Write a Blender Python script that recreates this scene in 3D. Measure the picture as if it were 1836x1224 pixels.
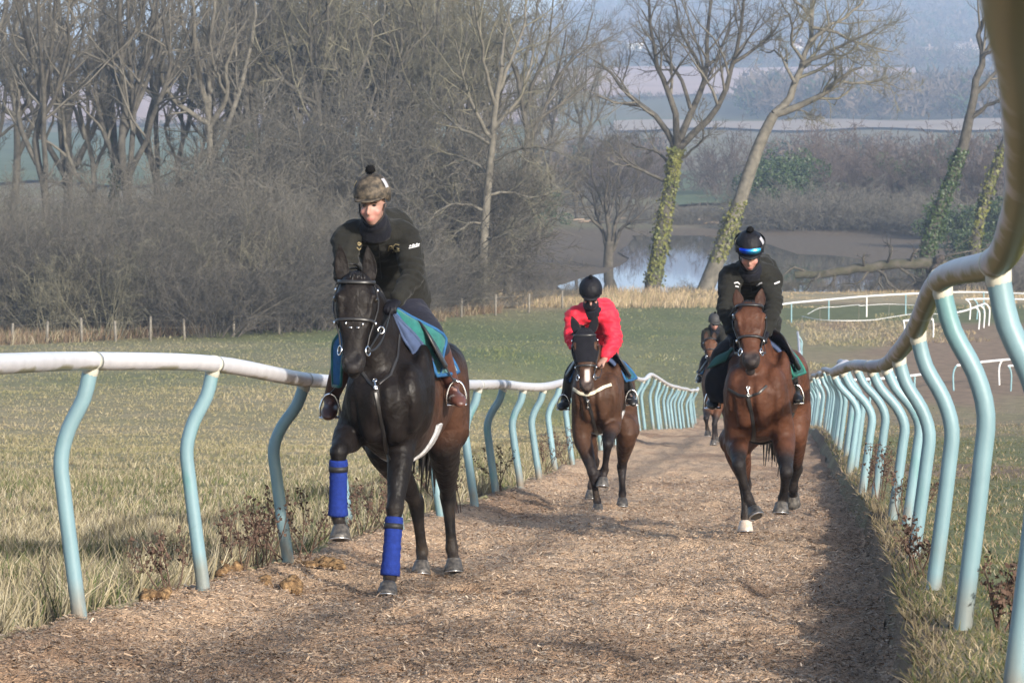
import bpy, math, random
import numpy as np
from mathutils import Vector, Matrix, noise as mnoise

for o in list(bpy.data.objects):
    bpy.data.objects.remove(o, do_unlink=True)
SC = bpy.context.scene
COL = SC.collection
random.seed(7)
RNG = np.random.default_rng(7)

# ------------------------------------------------------------------ camera
F = 6000.0                      # focal length in photo pixels (photo is 1836 wide)
YH = 215.0                      # row of the true horizon in the photo
PITCH = math.atan((612.0 - YH) / F)
CZ = 12.0                       # camera height above the scene's zero level
cam_d = bpy.data.cameras.new('camera')
cam = bpy.data.objects.new('camera', cam_d)
COL.objects.link(cam)
cam.location = (0, 0, CZ)
cam.rotation_euler = (math.pi / 2 - PITCH, 0, 0)
cam_d.sensor_width = 36.0
cam_d.lens = 36.0 * F / 1836.0
cam_d.clip_start = 0.2
cam_d.clip_end = 20000
cam_d.dof.use_dof = True
cam_d.dof.focus_distance = 20.5
cam_d.dof.aperture_fstop = 15.0
SC.camera = cam

# ------------------------------------------------------------------ light
SUN_EL = math.radians(21.0)
SUN_AZ = math.radians(32.0)     # to the right of straight behind the camera
sun_dir = Vector((math.sin(SUN_AZ) * math.cos(SUN_EL), -math.cos(SUN_AZ) * math.cos(SUN_EL), math.sin(SUN_EL)))
sl = bpy.data.lights.new('sun', 'SUN')
sl.energy = 4.2
sl.angle = math.radians(2.2)
sl.color = (1.0, 0.94, 0.85)
sun = bpy.data.objects.new('sun', sl)
COL.objects.link(sun)
sun.rotation_euler = sun_dir.to_track_quat('Z', 'Y').to_euler()
sun.location = (20, -30, 60)

W = bpy.data.worlds.new('World')
SC.world = W
W.use_nodes = True
wn = W.node_tree.nodes
wl = W.node_tree.links
for n in list(wn):
    wn.remove(n)
sky = wn.new('ShaderNodeTexSky')
sky.sky_type = 'NISHITA'
sky.sun_disc = False
sky.sun_elevation = SUN_EL
sky.sun_rotation = math.atan2(sun_dir.x, sun_dir.y)
sky.altitude = 100
sky.air_density = 1.0
sky.dust_density = 2.2
sky.ozone_density = 1.5
bg = wn.new('ShaderNodeBackground')
bg.inputs['Strength'].default_value = 0.15
wo = wn.new('ShaderNodeOutputWorld')
wl.new(sky.outputs[0], bg.inputs[0])
wl.new(bg.outputs[0], wo.inputs[0])

vs = SC.view_settings
vs.view_transform = 'Standard'
vs.look = 'None'
vs.gamma = 1.0
vs.use_curve_mapping = False
vs.exposure = 0.92
SC.cycles.use_denoising = True
SC.cycles.max_bounces = 5
SC.cycles.diffuse_bounces = 3
SC.cycles.glossy_bounces = 3
SC.cycles.transmission_bounces = 3
SC.cycles.volume_bounces = 1
SC.cycles.sample_clamp_indirect = 6.0

# ------------------------------------------------------------------ helpers
def P(px, py, d):
    """photo pixel + distance along +Y -> world point"""
    u = (px - 918.0) / F
    v = (612.0 - py) / F
    cy = math.cos(PITCH) + v * math.sin(PITCH)
    cz = -math.sin(PITCH) + v * math.cos(PITCH)
    k = d / cy
    return np.array((u * k, d, CZ + cz * k))

def pix(p):
    """world point -> photo pixel (for layout checks)"""
    x, y, z = p[0], p[1], p[2] - CZ
    fz = y * math.cos(PITCH) - z * math.sin(PITCH)
    uz = y * math.sin(PITCH) + z * math.cos(PITCH)
    return 918 + F * x / fz, 612 - F * uz / fz

def thing(name, label, cat, loc=(0, 0, 0), group=None):
    o = bpy.data.objects.new(name, None)
    o.empty_display_size = 0.2
    COL.objects.link(o)
    o.location = tuple(float(c) for c in loc)
    tag(o, label, cat, group)
    return o

def tag(o, label=None, cat=None, group=None, kind=None):
    if label: o['label'] = label
    if cat: o['category'] = cat
    if group: o['group'] = group
    if kind: o['kind'] = kind
    return o

def np_mesh(name, V, Fc, smooth=True, col=None):
    """V (n,3); Fc (m,k) array or list of such arrays with different k"""
    me = bpy.data.meshes.new(name)
    V = np.asarray(V, dtype=np.float32).reshape(-1, 3)
    if not isinstance(Fc, (list, tuple)):
        Fc = [Fc]
    Fc = [np.asarray(f, dtype=np.int32) for f in Fc if len(f)]
    nf = sum(len(f) for f in Fc)
    loops = np.concatenate([f.ravel() for f in Fc])
    tot = np.concatenate([np.full(len(f), f.shape[1], dtype=np.int32) for f in Fc])
    st = np.concatenate([[0], np.cumsum(tot)[:-1]]).astype(np.int32)
    me.vertices.add(len(V)); me.vertices.foreach_set('co', V.ravel())
    me.loops.add(len(loops)); me.loops.foreach_set('vertex_index', loops)
    me.polygons.add(nf)
    me.polygons.foreach_set('loop_start', st)
    me.polygons.foreach_set('loop_total', tot)
    if smooth:
        me.polygons.foreach_set('use_smooth', np.ones(nf, dtype=bool))
    if col is not None:
        set_col(me, col)
    me.update(calc_edges=True)
    me.validate()
    return me

def set_col(me, col):
    a = me.attributes.get('Col') or me.attributes.new('Col', 'FLOAT_COLOR', 'POINT')
    c = np.ones((len(me.vertices), 4), dtype=np.float32)
    c[:, :3] = col
    a.data.foreach_set('color', c.ravel())

def obj(name, me, mat, parent=None):
    """link a mesh whose vertices are in world coordinates; a child is moved into its parent's frame"""
    o = bpy.data.objects.new(name, me)
    COL.objects.link(o)
    if mat is not None:
        me.materials.clear(); me.materials.append(mat)
    if parent is not None:
        o.parent = parent
        r = parent
        off = Vector((0, 0, 0))
        while r is not None:
            off += r.location
            r = r.parent
        o.location = -off
        # keep child frame local to its parent's chain
        o.location = (-off.x, -off.y, -off.z)
    return o

class Geo:
    """collects closed shells; join into one vertex / face list"""
    def __init__(s): s.V = []; s.Q = []; s.T = []; s.n = 0
    def add(s, V, Q=None, T=None):
        V = np.asarray(V, dtype=float).reshape(-1, 3)
        if Q is not None and len(Q): s.Q.append(np.asarray(Q, dtype=np.int64) + s.n)
        if T is not None and len(T): s.T.append(np.asarray(T, dtype=np.int64) + s.n)
        s.V.append(V); s.n += len(V)
        return s
    def mesh(s, name, smooth=True, col=None):
        fs = []
        if s.Q: fs.append(np.concatenate(s.Q))
        if s.T: fs.append(np.concatenate(s.T))
        return np_mesh(name, np.concatenate(s.V), fs, smooth, col)
    def obj(s, name, mat, parent=None, smooth=True, col=None):
        return obj(name, s.mesh(name, smooth, col), mat, parent)

def catmull(pts, rad, m):
    pts = np.asarray(pts, float); rad = np.asarray(rad, float)
    if rad.ndim == 1: rad = np.stack([rad, rad], 1)
    if m <= 1: return pts, rad
    D = np.concatenate([pts, rad], 1)
    D = np.concatenate([2 * D[:1] - D[1:2], D, 2 * D[-1:] - D[-2:-1]])
    out = []
    for i in range(1, len(D) - 2):
        a, b, c, d = D[i-1], D[i], D[i+1], D[i+2]
        for j in range(m):
            t = j / m
            out.append(0.5 * ((2*b) + (c-a)*t + (2*a-5*b+4*c-d)*t*t + (3*b-a-3*c+d)*t**3))
    out.append(D[-2])
    out = np.array(out)
    R = np.maximum(out[:, 3:], 1e-4)
    return out[:, :3], R

def sweep(g, pts, rad, n=12, ref=(0, 0, 1), m=4, cap=True, round_cap=True):
    """closed tube through pts; rad scalar per point or (side, up) pairs; ref = the 'up' of the cross-section"""
    pts, R = catmull(pts, rad, m)
    if round_cap and cap:
        # small domed ends
        def dome(p, q, r):
            d = p - q; d = d / (np.linalg.norm(d) + 1e-9)
            e = min(r) * 0.9
            return [(p + d * e * math.sin(a), r * math.cos(a)) for a in (0.5, 1.0, 1.35)]
        s0 = dome(pts[0], pts[1], R[0]); s1 = dome(pts[-1], pts[-2], R[-1])
        pts = np.concatenate([[p for p, _ in s0[::-1]], pts, [p for p, _ in s1]])
        R = np.concatenate([[r for _, r in s0[::-1]], R, [r for _, r in s1]])
    k = len(pts)
    T = np.gradient(pts, axis=0)
    T /= np.linalg.norm(T, axis=1, keepdims=True) + 1e-9
    ref = np.asarray(ref, float)
    side = np.cross(T, ref)
    bad = np.linalg.norm(side, axis=1) < 0.15
    if bad.any():
        alt = np.cross(T, np.array((0.0, 1.0, 0.2)))
        side[bad] = alt[bad]
    side /= np.linalg.norm(side, axis=1, keepdims=True)
    for i in range(1, k):
        if np.dot(side[i], side[i-1]) < 0: side[i] = -side[i]
    up = np.cross(side, T)
    a = np.arange(n) * 2 * math.pi / n
    V = pts[:, None, :] + side[:, None, :] * (np.cos(a)[None, :, None] * R[:, 0, None, None]) \
        + up[:, None, :] * (np.sin(a)[None, :, None] * R[:, 1, None, None])
    V = V.reshape(-1, 3)
    i = np.arange(k - 1)[:, None] * n; j = np.arange(n)[None, :]; j2 = (j + 1) % n
    Q = np.stack([i + j, i + j2, i + n + j2, i + n + j], -1).reshape(-1, 4)
    Tt = None
    if cap:
        V = np.concatenate([V, pts[:1], pts[-1:]])
        c0, c1 = k * n, k * n + 1
        jj = np.arange(n); jj2 = (jj + 1) % n
        Tt = np.concatenate([np.stack([np.full(n, c0), jj2, jj], 1),
                             np.stack([np.full(n, c1), (k-1)*n + jj, (k-1)*n + jj2], 1)])
    g.add(V, Q, Tt)
    return g

def ellipsoid(g, c, r, axes=None, n=16, k=10):
    """r = (rx, ry, rz) along axes (3 row vectors, default world)"""
    axes = np.eye(3) if axes is None else np.asarray(axes, float)
    th = np.linspace(0, math.pi, k + 1)[1:-1]
    a = np.arange(n) * 2 * math.pi / n
    V = [(math.sin(t) * math.cos(x) * r[0], math.sin(t) * math.sin(x) * r[1], math.cos(t) * r[2]) for t in th for x in a]
    V += [(0, 0, r[2]), (0, 0, -r[2])]
    V = np.array(V) @ axes + np.asarray(c, float)
    kk = len(th)
    i = np.arange(kk - 1)[:, None] * n; j = np.arange(n)[None, :]; j2 = (j + 1) % n
    Q = np.stack([i + j, i + n + j, i + n + j2, i + j2], -1).reshape(-1, 4)
    jj = np.arange(n); jj2 = (jj + 1) % n
    T = np.concatenate([np.stack([np.full(n, kk*n), jj, jj2], 1), np.stack([np.full(n, kk*n+1), (kk-1)*n+jj2, (kk-1)*n+jj], 1)])
    g.add(V, Q, T)
    return g

def box(g, c, half, axes=None):
    axes = np.eye(3) if axes is None else np.asarray(axes, float)
    s = np.array([(x, y, z) for z in (-1, 1) for y in (-1, 1) for x in (-1, 1)], float) * np.asarray(half, float)
    V = s @ axes + np.asarray(c, float)
    Q = [(0, 2, 3, 1), (4, 5, 7, 6), (0, 1, 5, 4), (2, 6, 7, 3), (0, 4, 6, 2), (1, 3, 7, 5)]
    g.add(V, Q)
    return g

def fuse(name, g, voxel, it=6, fac=0.5):
    """one continuous surface out of overlapping closed shells"""
    me = g.mesh(name + '_raw', False)
    o = bpy.data.objects.new(name + '_raw', me)
    COL.objects.link(o)
    r = o.modifiers.new('r', 'REMESH'); r.mode = 'VOXEL'; r.voxel_size = voxel; r.use_smooth_shade = True
    if it:
        s = o.modifiers.new('s', 'SMOOTH'); s.factor = fac; s.iterations = it
    dg = bpy.context.evaluated_depsgraph_get()
    ev = o.evaluated_get(dg)
    m2 = bpy.data.meshes.new_from_object(ev)
    m2.name = name
    bpy.data.objects.remove(o, do_unlink=True)
    bpy.data.meshes.remove(me)
    m2.polygons.foreach_set('use_smooth', np.ones(len(m2.polygons), dtype=bool))
    return m2

def co(me):
    a = np.empty(len(me.vertices) * 3, dtype=np.float32)
    me.vertices.foreach_get('co', a)
    return a.reshape(-1, 3).astype(float)

def set_co(me, V):
    me.vertices.foreach_set('co', np.asarray(V, dtype=np.float32).ravel())
    me.update()

def normals(me):
    a = np.empty(len(me.vertices) * 3, dtype=np.float32)
    me.vertices.foreach_get('normal', a)
    return a.reshape(-1, 3).astype(float)

def smoothstep(a, b, x):
    t = np.clip((np.asarray(x, float) - a) / (b - a), 0, 1)
    return t * t * (3 - 2 * t)

def vnoise(V, s, seed=0.0):
    V = np.asarray(V, float)
    return np.array([mnoise.noise((v[0]*s + seed, v[1]*s - seed, v[2]*s + 0.7*seed)) for v in V])

def lattice_noise(x, y, s, seed=0):
    """cheap vectorised value noise in 2-D, about -1..1"""
    x = np.asarray(x, float) * s; y = np.asarray(y, float) * s
    xi = np.floor(x).astype(np.int64); yi = np.floor(y).astype(np.int64)
    fx = x - xi; fy = y - yi
    fx = fx*fx*(3-2*fx); fy = fy*fy*(3-2*fy)
    def h(a, b):
        n = (a * 374761393 + b * 668265263 + seed * 144269) & 0x7fffffff
        n = ((n ^ (n >> 13)) * 1274126177) & 0x7fffffff
        return ((n ^ (n >> 16)) & 0xffff) / 32767.5 - 1.0
    a = h(xi, yi); b = h(xi+1, yi); c = h(xi, yi+1); d = h(xi+1, yi+1)
    return (a*(1-fx)+b*fx)*(1-fy) + (c*(1-fx)+d*fx)*fy

def fbm(x, y, s, seed=0, o=4):
    r = 0; a = 1.0; t = 0
    for i in range(o):
        r = r + a * lattice_noise(x, y, s * 2**i, seed + i*17); t += a; a *= 0.5
    return r / t

# ------------------------------------------------------------------ materials
def mat(name, color=(0.5, 0.5, 0.5), rough=0.7, attr=False, nscale=8.0, nvar=0.25, bump=0.0, bscale=40.0, spec=0.4,
        sheen=0.0, metal=0.0, coat=0.0, color2=None, ndetail=5.0, trans=0.0, bdist=0.02):
    m = bpy.data.materials.new(name)
    m.use_nodes = True
    nt = m.node_tree; N = nt.nodes; L = nt.links
    b = N['Principled BSDF']
    b.inputs['Roughness'].default_value = rough
    b.inputs['Specular IOR Level'].default_value = spec
    b.inputs['Metallic'].default_value = metal
    if sheen:
        b.inputs['Sheen Weight'].default_value = sheen
        b.inputs['Sheen Roughness'].default_value = 0.5
    if coat:
        b.inputs['Coat Weight'].default_value = coat
        b.inputs['Coat Roughness'].default_value = 0.25
    tc = N.new('ShaderNodeTexCoord')
    nz = N.new('ShaderNodeTexNoise')
    nz.inputs['Scale'].default_value = nscale
    nz.inputs['Detail'].default_value = ndetail
    L.new(tc.outputs['Object'], nz.inputs['Vector'])
    if attr:
        at = N.new('ShaderNodeAttribute'); at.attribute_name = 'Col'
        base = at.outputs['Color']
    else:
        rgb = N.new('ShaderNodeRGB'); rgb.outputs[0].default_value = (*color, 1)
        base = rgb.outputs[0]
        if color2 is not None:
            rp = N.new('ShaderNodeMapRange')
            rp.inputs['From Min'].default_value = 0.35; rp.inputs['From Max'].default_value = 0.65
            L.new(nz.outputs['Fac'], rp.inputs['Value'])
            mx0 = N.new('ShaderNodeMix'); mx0.data_type = 'RGBA'
            mx0.inputs['B'].default_value = (*color2, 1)
            mx0.inputs[6].default_value = (*color, 1); mx0.inputs[7].default_value = (*color2, 1)
            L.new(rp.outputs['Result'], mx0.inputs['Factor'])
            base = mx0.outputs[2]
    mr = N.new('ShaderNodeMapRange')
    mr.inputs['From Min'].default_value = 0.25; mr.inputs['From Max'].default_value = 0.75
    mr.inputs['To Min'].default_value = 1 - nvar; mr.inputs['To Max'].default_value = 1 + nvar
    L.new(nz.outputs['Fac'], mr.inputs['Value'])
    mx = N.new('ShaderNodeVectorMath'); mx.operation = 'SCALE'
    L.new(base, mx.inputs[0]); L.new(mr.outputs['Result'], mx.inputs['Scale'])
    L.new(mx.outputs[0], b.inputs['Base Color'])
    if bump:
        n2 = N.new('ShaderNodeTexNoise'); n2.inputs['Scale'].default_value = bscale; n2.inputs['Detail'].default_value = 6
        L.new(tc.outputs['Object'], n2.inputs['Vector'])
        bp = N.new('ShaderNodeBump'); bp.inputs['Strength'].default_value = bump; bp.inputs['Distance'].default_value = bdist
        L.new(n2.outputs['Fac'], bp.inputs['Height'])
        L.new(bp.outputs[0], b.inputs['Normal'])
    return m
# ------------------------------------------------------------------ terrain
RY = np.array([-25, 0, 3, 10, 13, 17.4, 22, 28, 36, 44, 68, 90, 110, 125, 145, 170.0])
RX = np.array([-2.9, 0.12, 0.46, 1.36, 1.70, 2.15, 2.57, 3.13, 3.75, 4.43, 6.40, 8.1, 9.62, 10.85, 12.5, 14.6])
LY = np.array([-25, 0, 10, 16.3, 18.9, 21.4, 30.6, 38, 45, 73, 110, 150, 170.0])
LX = np.array([-7.5, -4.3, -2.95, -2.10, -1.75, -1.43, -0.40, 0.31, 0.85, 2.79, 6.05, 9.2, 10.9])
def Rx(y): return np.interp(y, RY, RX)
def Lx(y): return np.interp(y, LY, LX)

PY_ = np.array([-60, 0, 65, 73, 108, 116, 205, 214, 222, 330, 345, 480, 700, 950, 1200, 1600, 2000, 2300, 2800, 3600, 4600, 6500.0])
PZ_ = np.array([3.26, -1.29, -6.22, -6.85, -10.03, -10.30, -10.88, -10.95, -11.50, -11.50, -10.9, -10.5, -9.1, -5.5, 1.0, 16.7, 34.3, 53.6, 88.7, 147.0, 153.0, 150.0])
def prof(y):
    # profile along the slope, a little smoothed
    return (np.interp(y - 3, PY_, PZ_) + np.interp(y + 3, PY_, PZ_) + 2 * np.interp(y, PY_, PZ_)) / 4

def ridge(x, y):
    # the far ridge is lower on the left
    a = x / np.maximum(y, 1.0)
    f = np.interp(a, [-0.3, -0.16, -0.06, 0.0, 0.03, 0.06, 0.15, 0.3], [0.36, 0.42, 0.46, 0.66, 0.84, 0.95, 1.0, 1.0])
    w = smoothstep(1500, 3000, y)
    return 1 + (f - 1) * w

def bank_h(y): return np.interp(y, [0, 13, 30, 60, 110, 125], [0.32, 0.26, 0.18, 0.14, 0.10, 0.0])
def lip_h(y): return np.interp(y, [0, 30, 110, 125], [0.10, 0.10, 0.06, 0.0])

def ground_z(x, y, fine=True):
    """height of whatever lies on top at (x, y): track, lip, bank or field"""
    x = np.asarray(x, float); y = np.asarray(y, float)
    z = prof(y)
    z = np.where(z > 0, z * ridge(x, y), z)
    L = Lx(y); R = Rx(y)
    near = 1 - smoothstep(112, 128, y)
    # right bank: a steep cut 0.45 m inside the rail
    b = smoothstep(R - 0.34, R - 0.10, x) * bank_h(y)
    # left lip of pushed-up chips at the rail, a drop into the field behind it
    l = np.exp(-((x - (L + 0.05)) / 0.30) ** 2) * lip_h(y)
    l = l - 0.06 * smoothstep(L - 0.1, L - 0.6, x) * 1.0
    z = z + near * (b + l)
    # the left field falls away more gently than the gallop
    z = z + np.interp(y, [62, 73, 90, 110, 130, 160], [0, .2, .95, 1.55, 1.0, 0]) * smoothstep(1.5, 9.0, L - x)
    # rolling left field
    z = z + 0.25 * fbm(x, y, 0.03, 3, 2) * smoothstep(1.0, 9.0, L - x) * smoothstep(8, 30, y) * (1 - smoothstep(150, 180, y))
    z = z + 0.3 * fbm(x, y, 0.02, 5, 2) * smoothstep(2.0, 12.0, x - R) * smoothstep(20, 60, y) * (1 - smoothstep(170, 200, y))
    z = np.where(y > 500, z + 9.0 * fbm(x, y, 0.0016, 9, 3) * smoothstep(900, 2200, y), z)
    if fine:
        on = near * smoothstep(L - 0.3, L, x) * (1 - smoothstep(R - 0.32, R - 0.1, x))
        z = z + on * (0.035 * fbm(x, y, 1.6, 21, 3) + 0.018 * lattice_noise(x, y, 6.0, 31))
        z = z + near * (1 - on) * 0.05 * fbm(x, y, 1.1, 41, 3)
    return z
TZ = CZ          # terrain tables are relative to the camera
def gz(x, y): return float(ground_z(np.array([x]), np.array([y]))[0]) + TZ

def hit(px, py, lo=6.0, hi=400.0):
    """distance at which the view ray of a photo pixel meets the ground"""
    d = np.arange(lo, hi, 0.05)
    p1 = P(px, py, 1.0)
    h = CZ + (p1[2] - CZ) * d - (ground_z(p1[0] * d, d) + TZ)
    k = np.nonzero((h[:-1] > 0) & (h[1:] <= 0))[0]
    return float(d[k[0]]) if len(k) else hi

# colours are real surface albedos
C_straw = np.array((0.235, 0.195, 0.120)); C_green = np.array((0.095, 0.112, 0.048)); C_olive = np.array((0.17, 0.155, 0.075))
C_soil = np.array((0.19, 0.13, 0.09)); C_mud = np.array((0.105, 0.080, 0.055)); C_brown = np.array((0.21, 0.165, 0.105))
C_pale = np.array((0.42, 0.34, 0.26)); C_wood = np.array((0.075, 0.062, 0.05)); C_chip = np.array((0.45, 0.315, 0.205))

def lerp(a, b, t):
    t = np.asarray(t)[..., None]
    return a * (1 - t) + b * t

def ground_col(x, y):
    n1 = fbm(x, y, 0.35, 2, 4); n2 = fbm(x, y, 0.06, 4, 3); n3 = fbm(x, y * 0.35, 0.15, 8, 3)
    L = Lx(y); R = Rx(y)
    # left field: straw near, greener with distance
    c = lerp(C_straw, C_olive, np.clip(0.45 + 0.6 * n1 + 0.3 * n3, 0, 1))
    g = smoothstep(68, 132, y + 22 * n2 + 8 * n3) * np.clip(0.75 + 0.7 * n2 + 0.3 * n3, 0, 1)
    c = lerp(c, C_green, g)
    g2 = np.clip(smoothstep(0.25, 0.6, n2) * 0.6, 0, 1) * (y < 70)
    c = lerp(c, C_green * 1.2, g2)
    edge_ = 157 + 0.034 * np.clip(918 + F * x / np.maximum(y, 1.0), 0, 1300)
    c = lerp(c, C_straw * 0.85, smoothstep(-6, 3, y - edge_ + 4 * n1) * (1 - smoothstep(205, 225, y)) * (x < R + 1))
    # right of the right-hand rail
    cr = lerp(C_brown, C_olive, np.clip(0.4 + 0.8 * n1, 0, 1))
    cr = lerp(cr, C_green * 1.1, smoothstep(0.05, 0.4, n2 + 0.25 * (y < 60)) * 0.7)
    cr = lerp(cr, C_soil, smoothstep(0.1, 0.5, n3 + 0.35 * smoothstep(100, 130, y) * (1 - smoothstep(150, 165, y))) * 0.85)
    cr = lerp(cr, C_straw, smoothstep(0.25, 0.6, fbm(x, y * 0.5, 0.12, 77, 3)) * 0.8)
    cr = lerp(cr, C_green, smoothstep(176, 181, y) * (1 - smoothstep(194, 199, y)) * 0.9)
    cr = lerp(cr, C_straw * 1.1, smoothstep(196, 201, y))
    c = lerp(c, cr, smoothstep(R - 0.15, R + 0.3, x))
    # bank of turf, cut face of soil
    c = lerp(c, C_soil * 0.75, np.exp(-((x - (R - 0.12)) / 0.20) ** 2) * (y < 125) * np.clip(0.7 + n1, 0, 1))
    # mud round the pond, then rough land
    c = lerp(c, C_mud, smoothstep(216, 221, y) * (1 - smoothstep(338, 350, y)))
    far = lerp(C_olive * 0.8, C_brown * 0.7, np.clip(0.5 + n2, 0, 1))
    c = lerp(c, far, smoothstep(340, 352, y))
    c = lerp(c, C_green * 0.9, smoothstep(0.2, 0.45, fbm(x, y, 0.006, 12, 3)) * smoothstep(420, 500, y) * 0.7)
    w = lerp(C_wood, C_olive * 0.6, np.clip(0.4 + 0.8 * fbm(x, y, 0.004, 55, 3), 0, 1))
    c = lerp(c, w, smoothstep(1150, 1300, y))
    return c

def ground_sheet():
    rows = np.concatenate([np.arange(-50, 8, 4.0), np.arange(8, 40, 0.5), np.arange(40, 130, 1.1), np.arange(130, 230, 1.8),
                           np.arange(230, 420, 5.0), np.geomspace(420, 6500, 90)])
    u = np.concatenate([np.linspace(-1.2, -0.24, 24), np.linspace(-0.235, 0.235, 220), np.linspace(0.24, 1.2, 24)])
    Yg, U = np.meshgrid(rows, u, indexing='ij')
    X = U * (np.maximum(Yg, 0) + 14.0) + 0.08 * np.clip(Yg, 0, 120) * 0.0
    L = Lx(Yg); R = Rx(Yg)
    Z = ground_z(X, Yg, fine=True)
    under = (X > L - 0.02) & (X < R - 0.16) & (Yg < 118)
    Z = np.where(under, Z - 0.16 * (1 - smoothstep(108, 118, Yg)), Z)
    V = np.stack([X, Yg, Z + TZ], -1).reshape(-1, 3)
    C = ground_col(X.ravel(), Yg.ravel())
    nr, nc = X.shape
    i = np.arange(nr - 1)[:, None] * nc; j = np.arange(nc - 1)[None, :]
    Q = np.stack([i + j, i + j + 1, i + nc + j + 1, i + nc + j], -1).reshape(-1, 4)
    m = mat('turf', attr=True, rough=0.95, nscale=2.2, nvar=0.30, bump=0.6, bscale=14.0, spec=0.15, ndetail=10.0, bdist=0.06)
    o = obj('ground', np_mesh('ground', V, Q, True, C), m)
    o['kind'] = 'structure'
    return o
ground_sheet()

def track_sheet():
    rows = np.concatenate([np.arange(-20, 9, 1.5), np.arange(9, 26, 0.09), np.arange(26, 50, 0.18), np.arange(50, 118, 0.5)])
    t = np.linspace(0, 1, 84)
    Yg, Tg = np.meshgrid(rows, t, indexing='ij')
    edge = 0.10 * fbm(Yg, Yg * 0 + 3.3, 0.9, 61, 3)
    L = Lx(Yg) - 0.22 + edge; R = Rx(Yg) - 0.20 + 0.6 * edge
    X = L + (R - L) * Tg
    Z = ground_z(X, Yg)
    # hoof-churned surface: broad lumps, small pits
    lump = 0.040 * fbm(X, Yg * 0.8, 2.4, 71, 3) + 0.020 * lattice_noise(X, Yg, 9.0, 73)
    pit = smoothstep(0.45, 0.85, fbm(X, Yg, 2.0, 91, 2)) * 0.05
    prints = smoothstep(0.55, 0.9, lattice_noise(X, Yg * 0.7, 4.2, 93)) * 0.035
    Z = Z + lump - pit - prints
    edgefade = smoothstep(0, 0.03, Tg) * (1 - smoothstep(0.97, 1.0, Tg))
    Z = Z - 0.015 * edgefade - 0.13 * (1 - edgefade)
    V = np.stack([X, Yg, Z + TZ], -1).reshape(-1, 3)
    darken = np.clip(0.15 + 0.9 * smoothstep(0.05, 0.5, fbm(X, Yg * .6, 0.55, 97, 3)) + 1.2 * pit / 0.05 + 0.8 * prints / 0.035 + 0.6 * smoothstep(0.80, 0.97, Tg) + 0.4 * fbm(X, Yg, 0.8, 95, 3), 0, 1)  # broad damp patches; pits, prints and the right margin are coloured darker too
    C = lerp(C_chip, C_chip * np.array((0.58, 0.54, 0.53)), darken.ravel())
    nr, nc = X.shape
    i = np.arange(nr - 1)[:, None] * nc; j = np.arange(nc - 1)[None, :]
    Q = np.stack([i + j, i + j + 1, i + nc + j + 1, i + nc + j], -1).reshape(-1, 4)
    m = bpy.data.materials.new('woodchip')
    m.use_nodes = True
    N = m.node_tree.nodes; K = m.node_tree.links
    b = N['Principled BSDF']; b.inputs['Roughness'].default_value = 0.9; b.inputs['Specular IOR Level'].default_value = 0.15
    at = N.new('ShaderNodeAttribute'); at.attribute_name = 'Col'
    tc = N.new('ShaderNodeTexCoord')
    vo = N.new('ShaderNodeTexVoronoi'); vo.inputs['Scale'].default_value = 70.0; vo.inputs['Randomness'].default_value = 1.0
    mp = N.new('ShaderNodeMapping'); mp.inputs['Scale'].default_value = (1.0, 0.55, 1.0)
    nw = N.new('ShaderNodeTexNoise'); nw.inputs['Scale'].default_value = 9.0
    ad = N.new('ShaderNodeVectorMath'); ad.operation = 'ADD'
    sc = N.new('ShaderNodeVectorMath'); sc.operation = 'SCALE'; sc.inputs['Scale'].default_value = 0.25
    K.new(tc.outputs['Object'], nw.inputs['Vector']); K.new(nw.outputs['Color'], sc.inputs[0])
    K.new(tc.outputs['Object'], ad.inputs[0]); K.new(sc.outputs[0], ad.inputs[1])
    K.new(ad.outputs[0], mp.inputs['Vector']); K.new(mp.outputs[0], vo.inputs['Vector'])
    sep = N.new('ShaderNodeSeparateColor'); K.new(vo.outputs['Color'], sep.inputs[0])
    mr = N.new('ShaderNodeMapRange'); mr.inputs['To Min'].default_value = 0.62; mr.inputs['To Max'].default_value = 1.35
    K.new(sep.outputs[0], mr.inputs['Value'])
    mx = N.new('ShaderNodeVectorMath'); mx.operation = 'SCALE'
    K.new(at.outputs['Color'], mx.inputs[0]); K.new(mr.outputs['Result'], mx.inputs['Scale'])
    K.new(mx.outputs[0], b.inputs['Base Color'])
    bp = N.new('ShaderNodeBump'); bp.inputs['Strength'].default_value = 0.8; bp.inputs['Distance'].default_value = 0.015
    K.new(vo.outputs['Distance'], bp.inputs['Height']); K.new(bp.outputs[0], b.inputs['Normal'])
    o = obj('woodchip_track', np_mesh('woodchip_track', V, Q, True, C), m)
    o['kind'] = 'structure'
    return o
track_sheet()

def flat_poly(name, pts, z, m, kind='structure'):
    V = [(p[0], p[1], z) for p in pts]
    me = bpy.data.meshes.new(name)
    me.from_pydata(V, [], [list(range(len(V)))])
    me.update()
    o = obj(name, me, m)
    o['kind'] = kind
    return o

def on_level(px, py, z):
    d = F * 0 + 1.0
    p1 = P(px, py, 1.0)
    k = (z - CZ) / (p1[2] - CZ)
    return p1[0] * k, k

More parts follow.
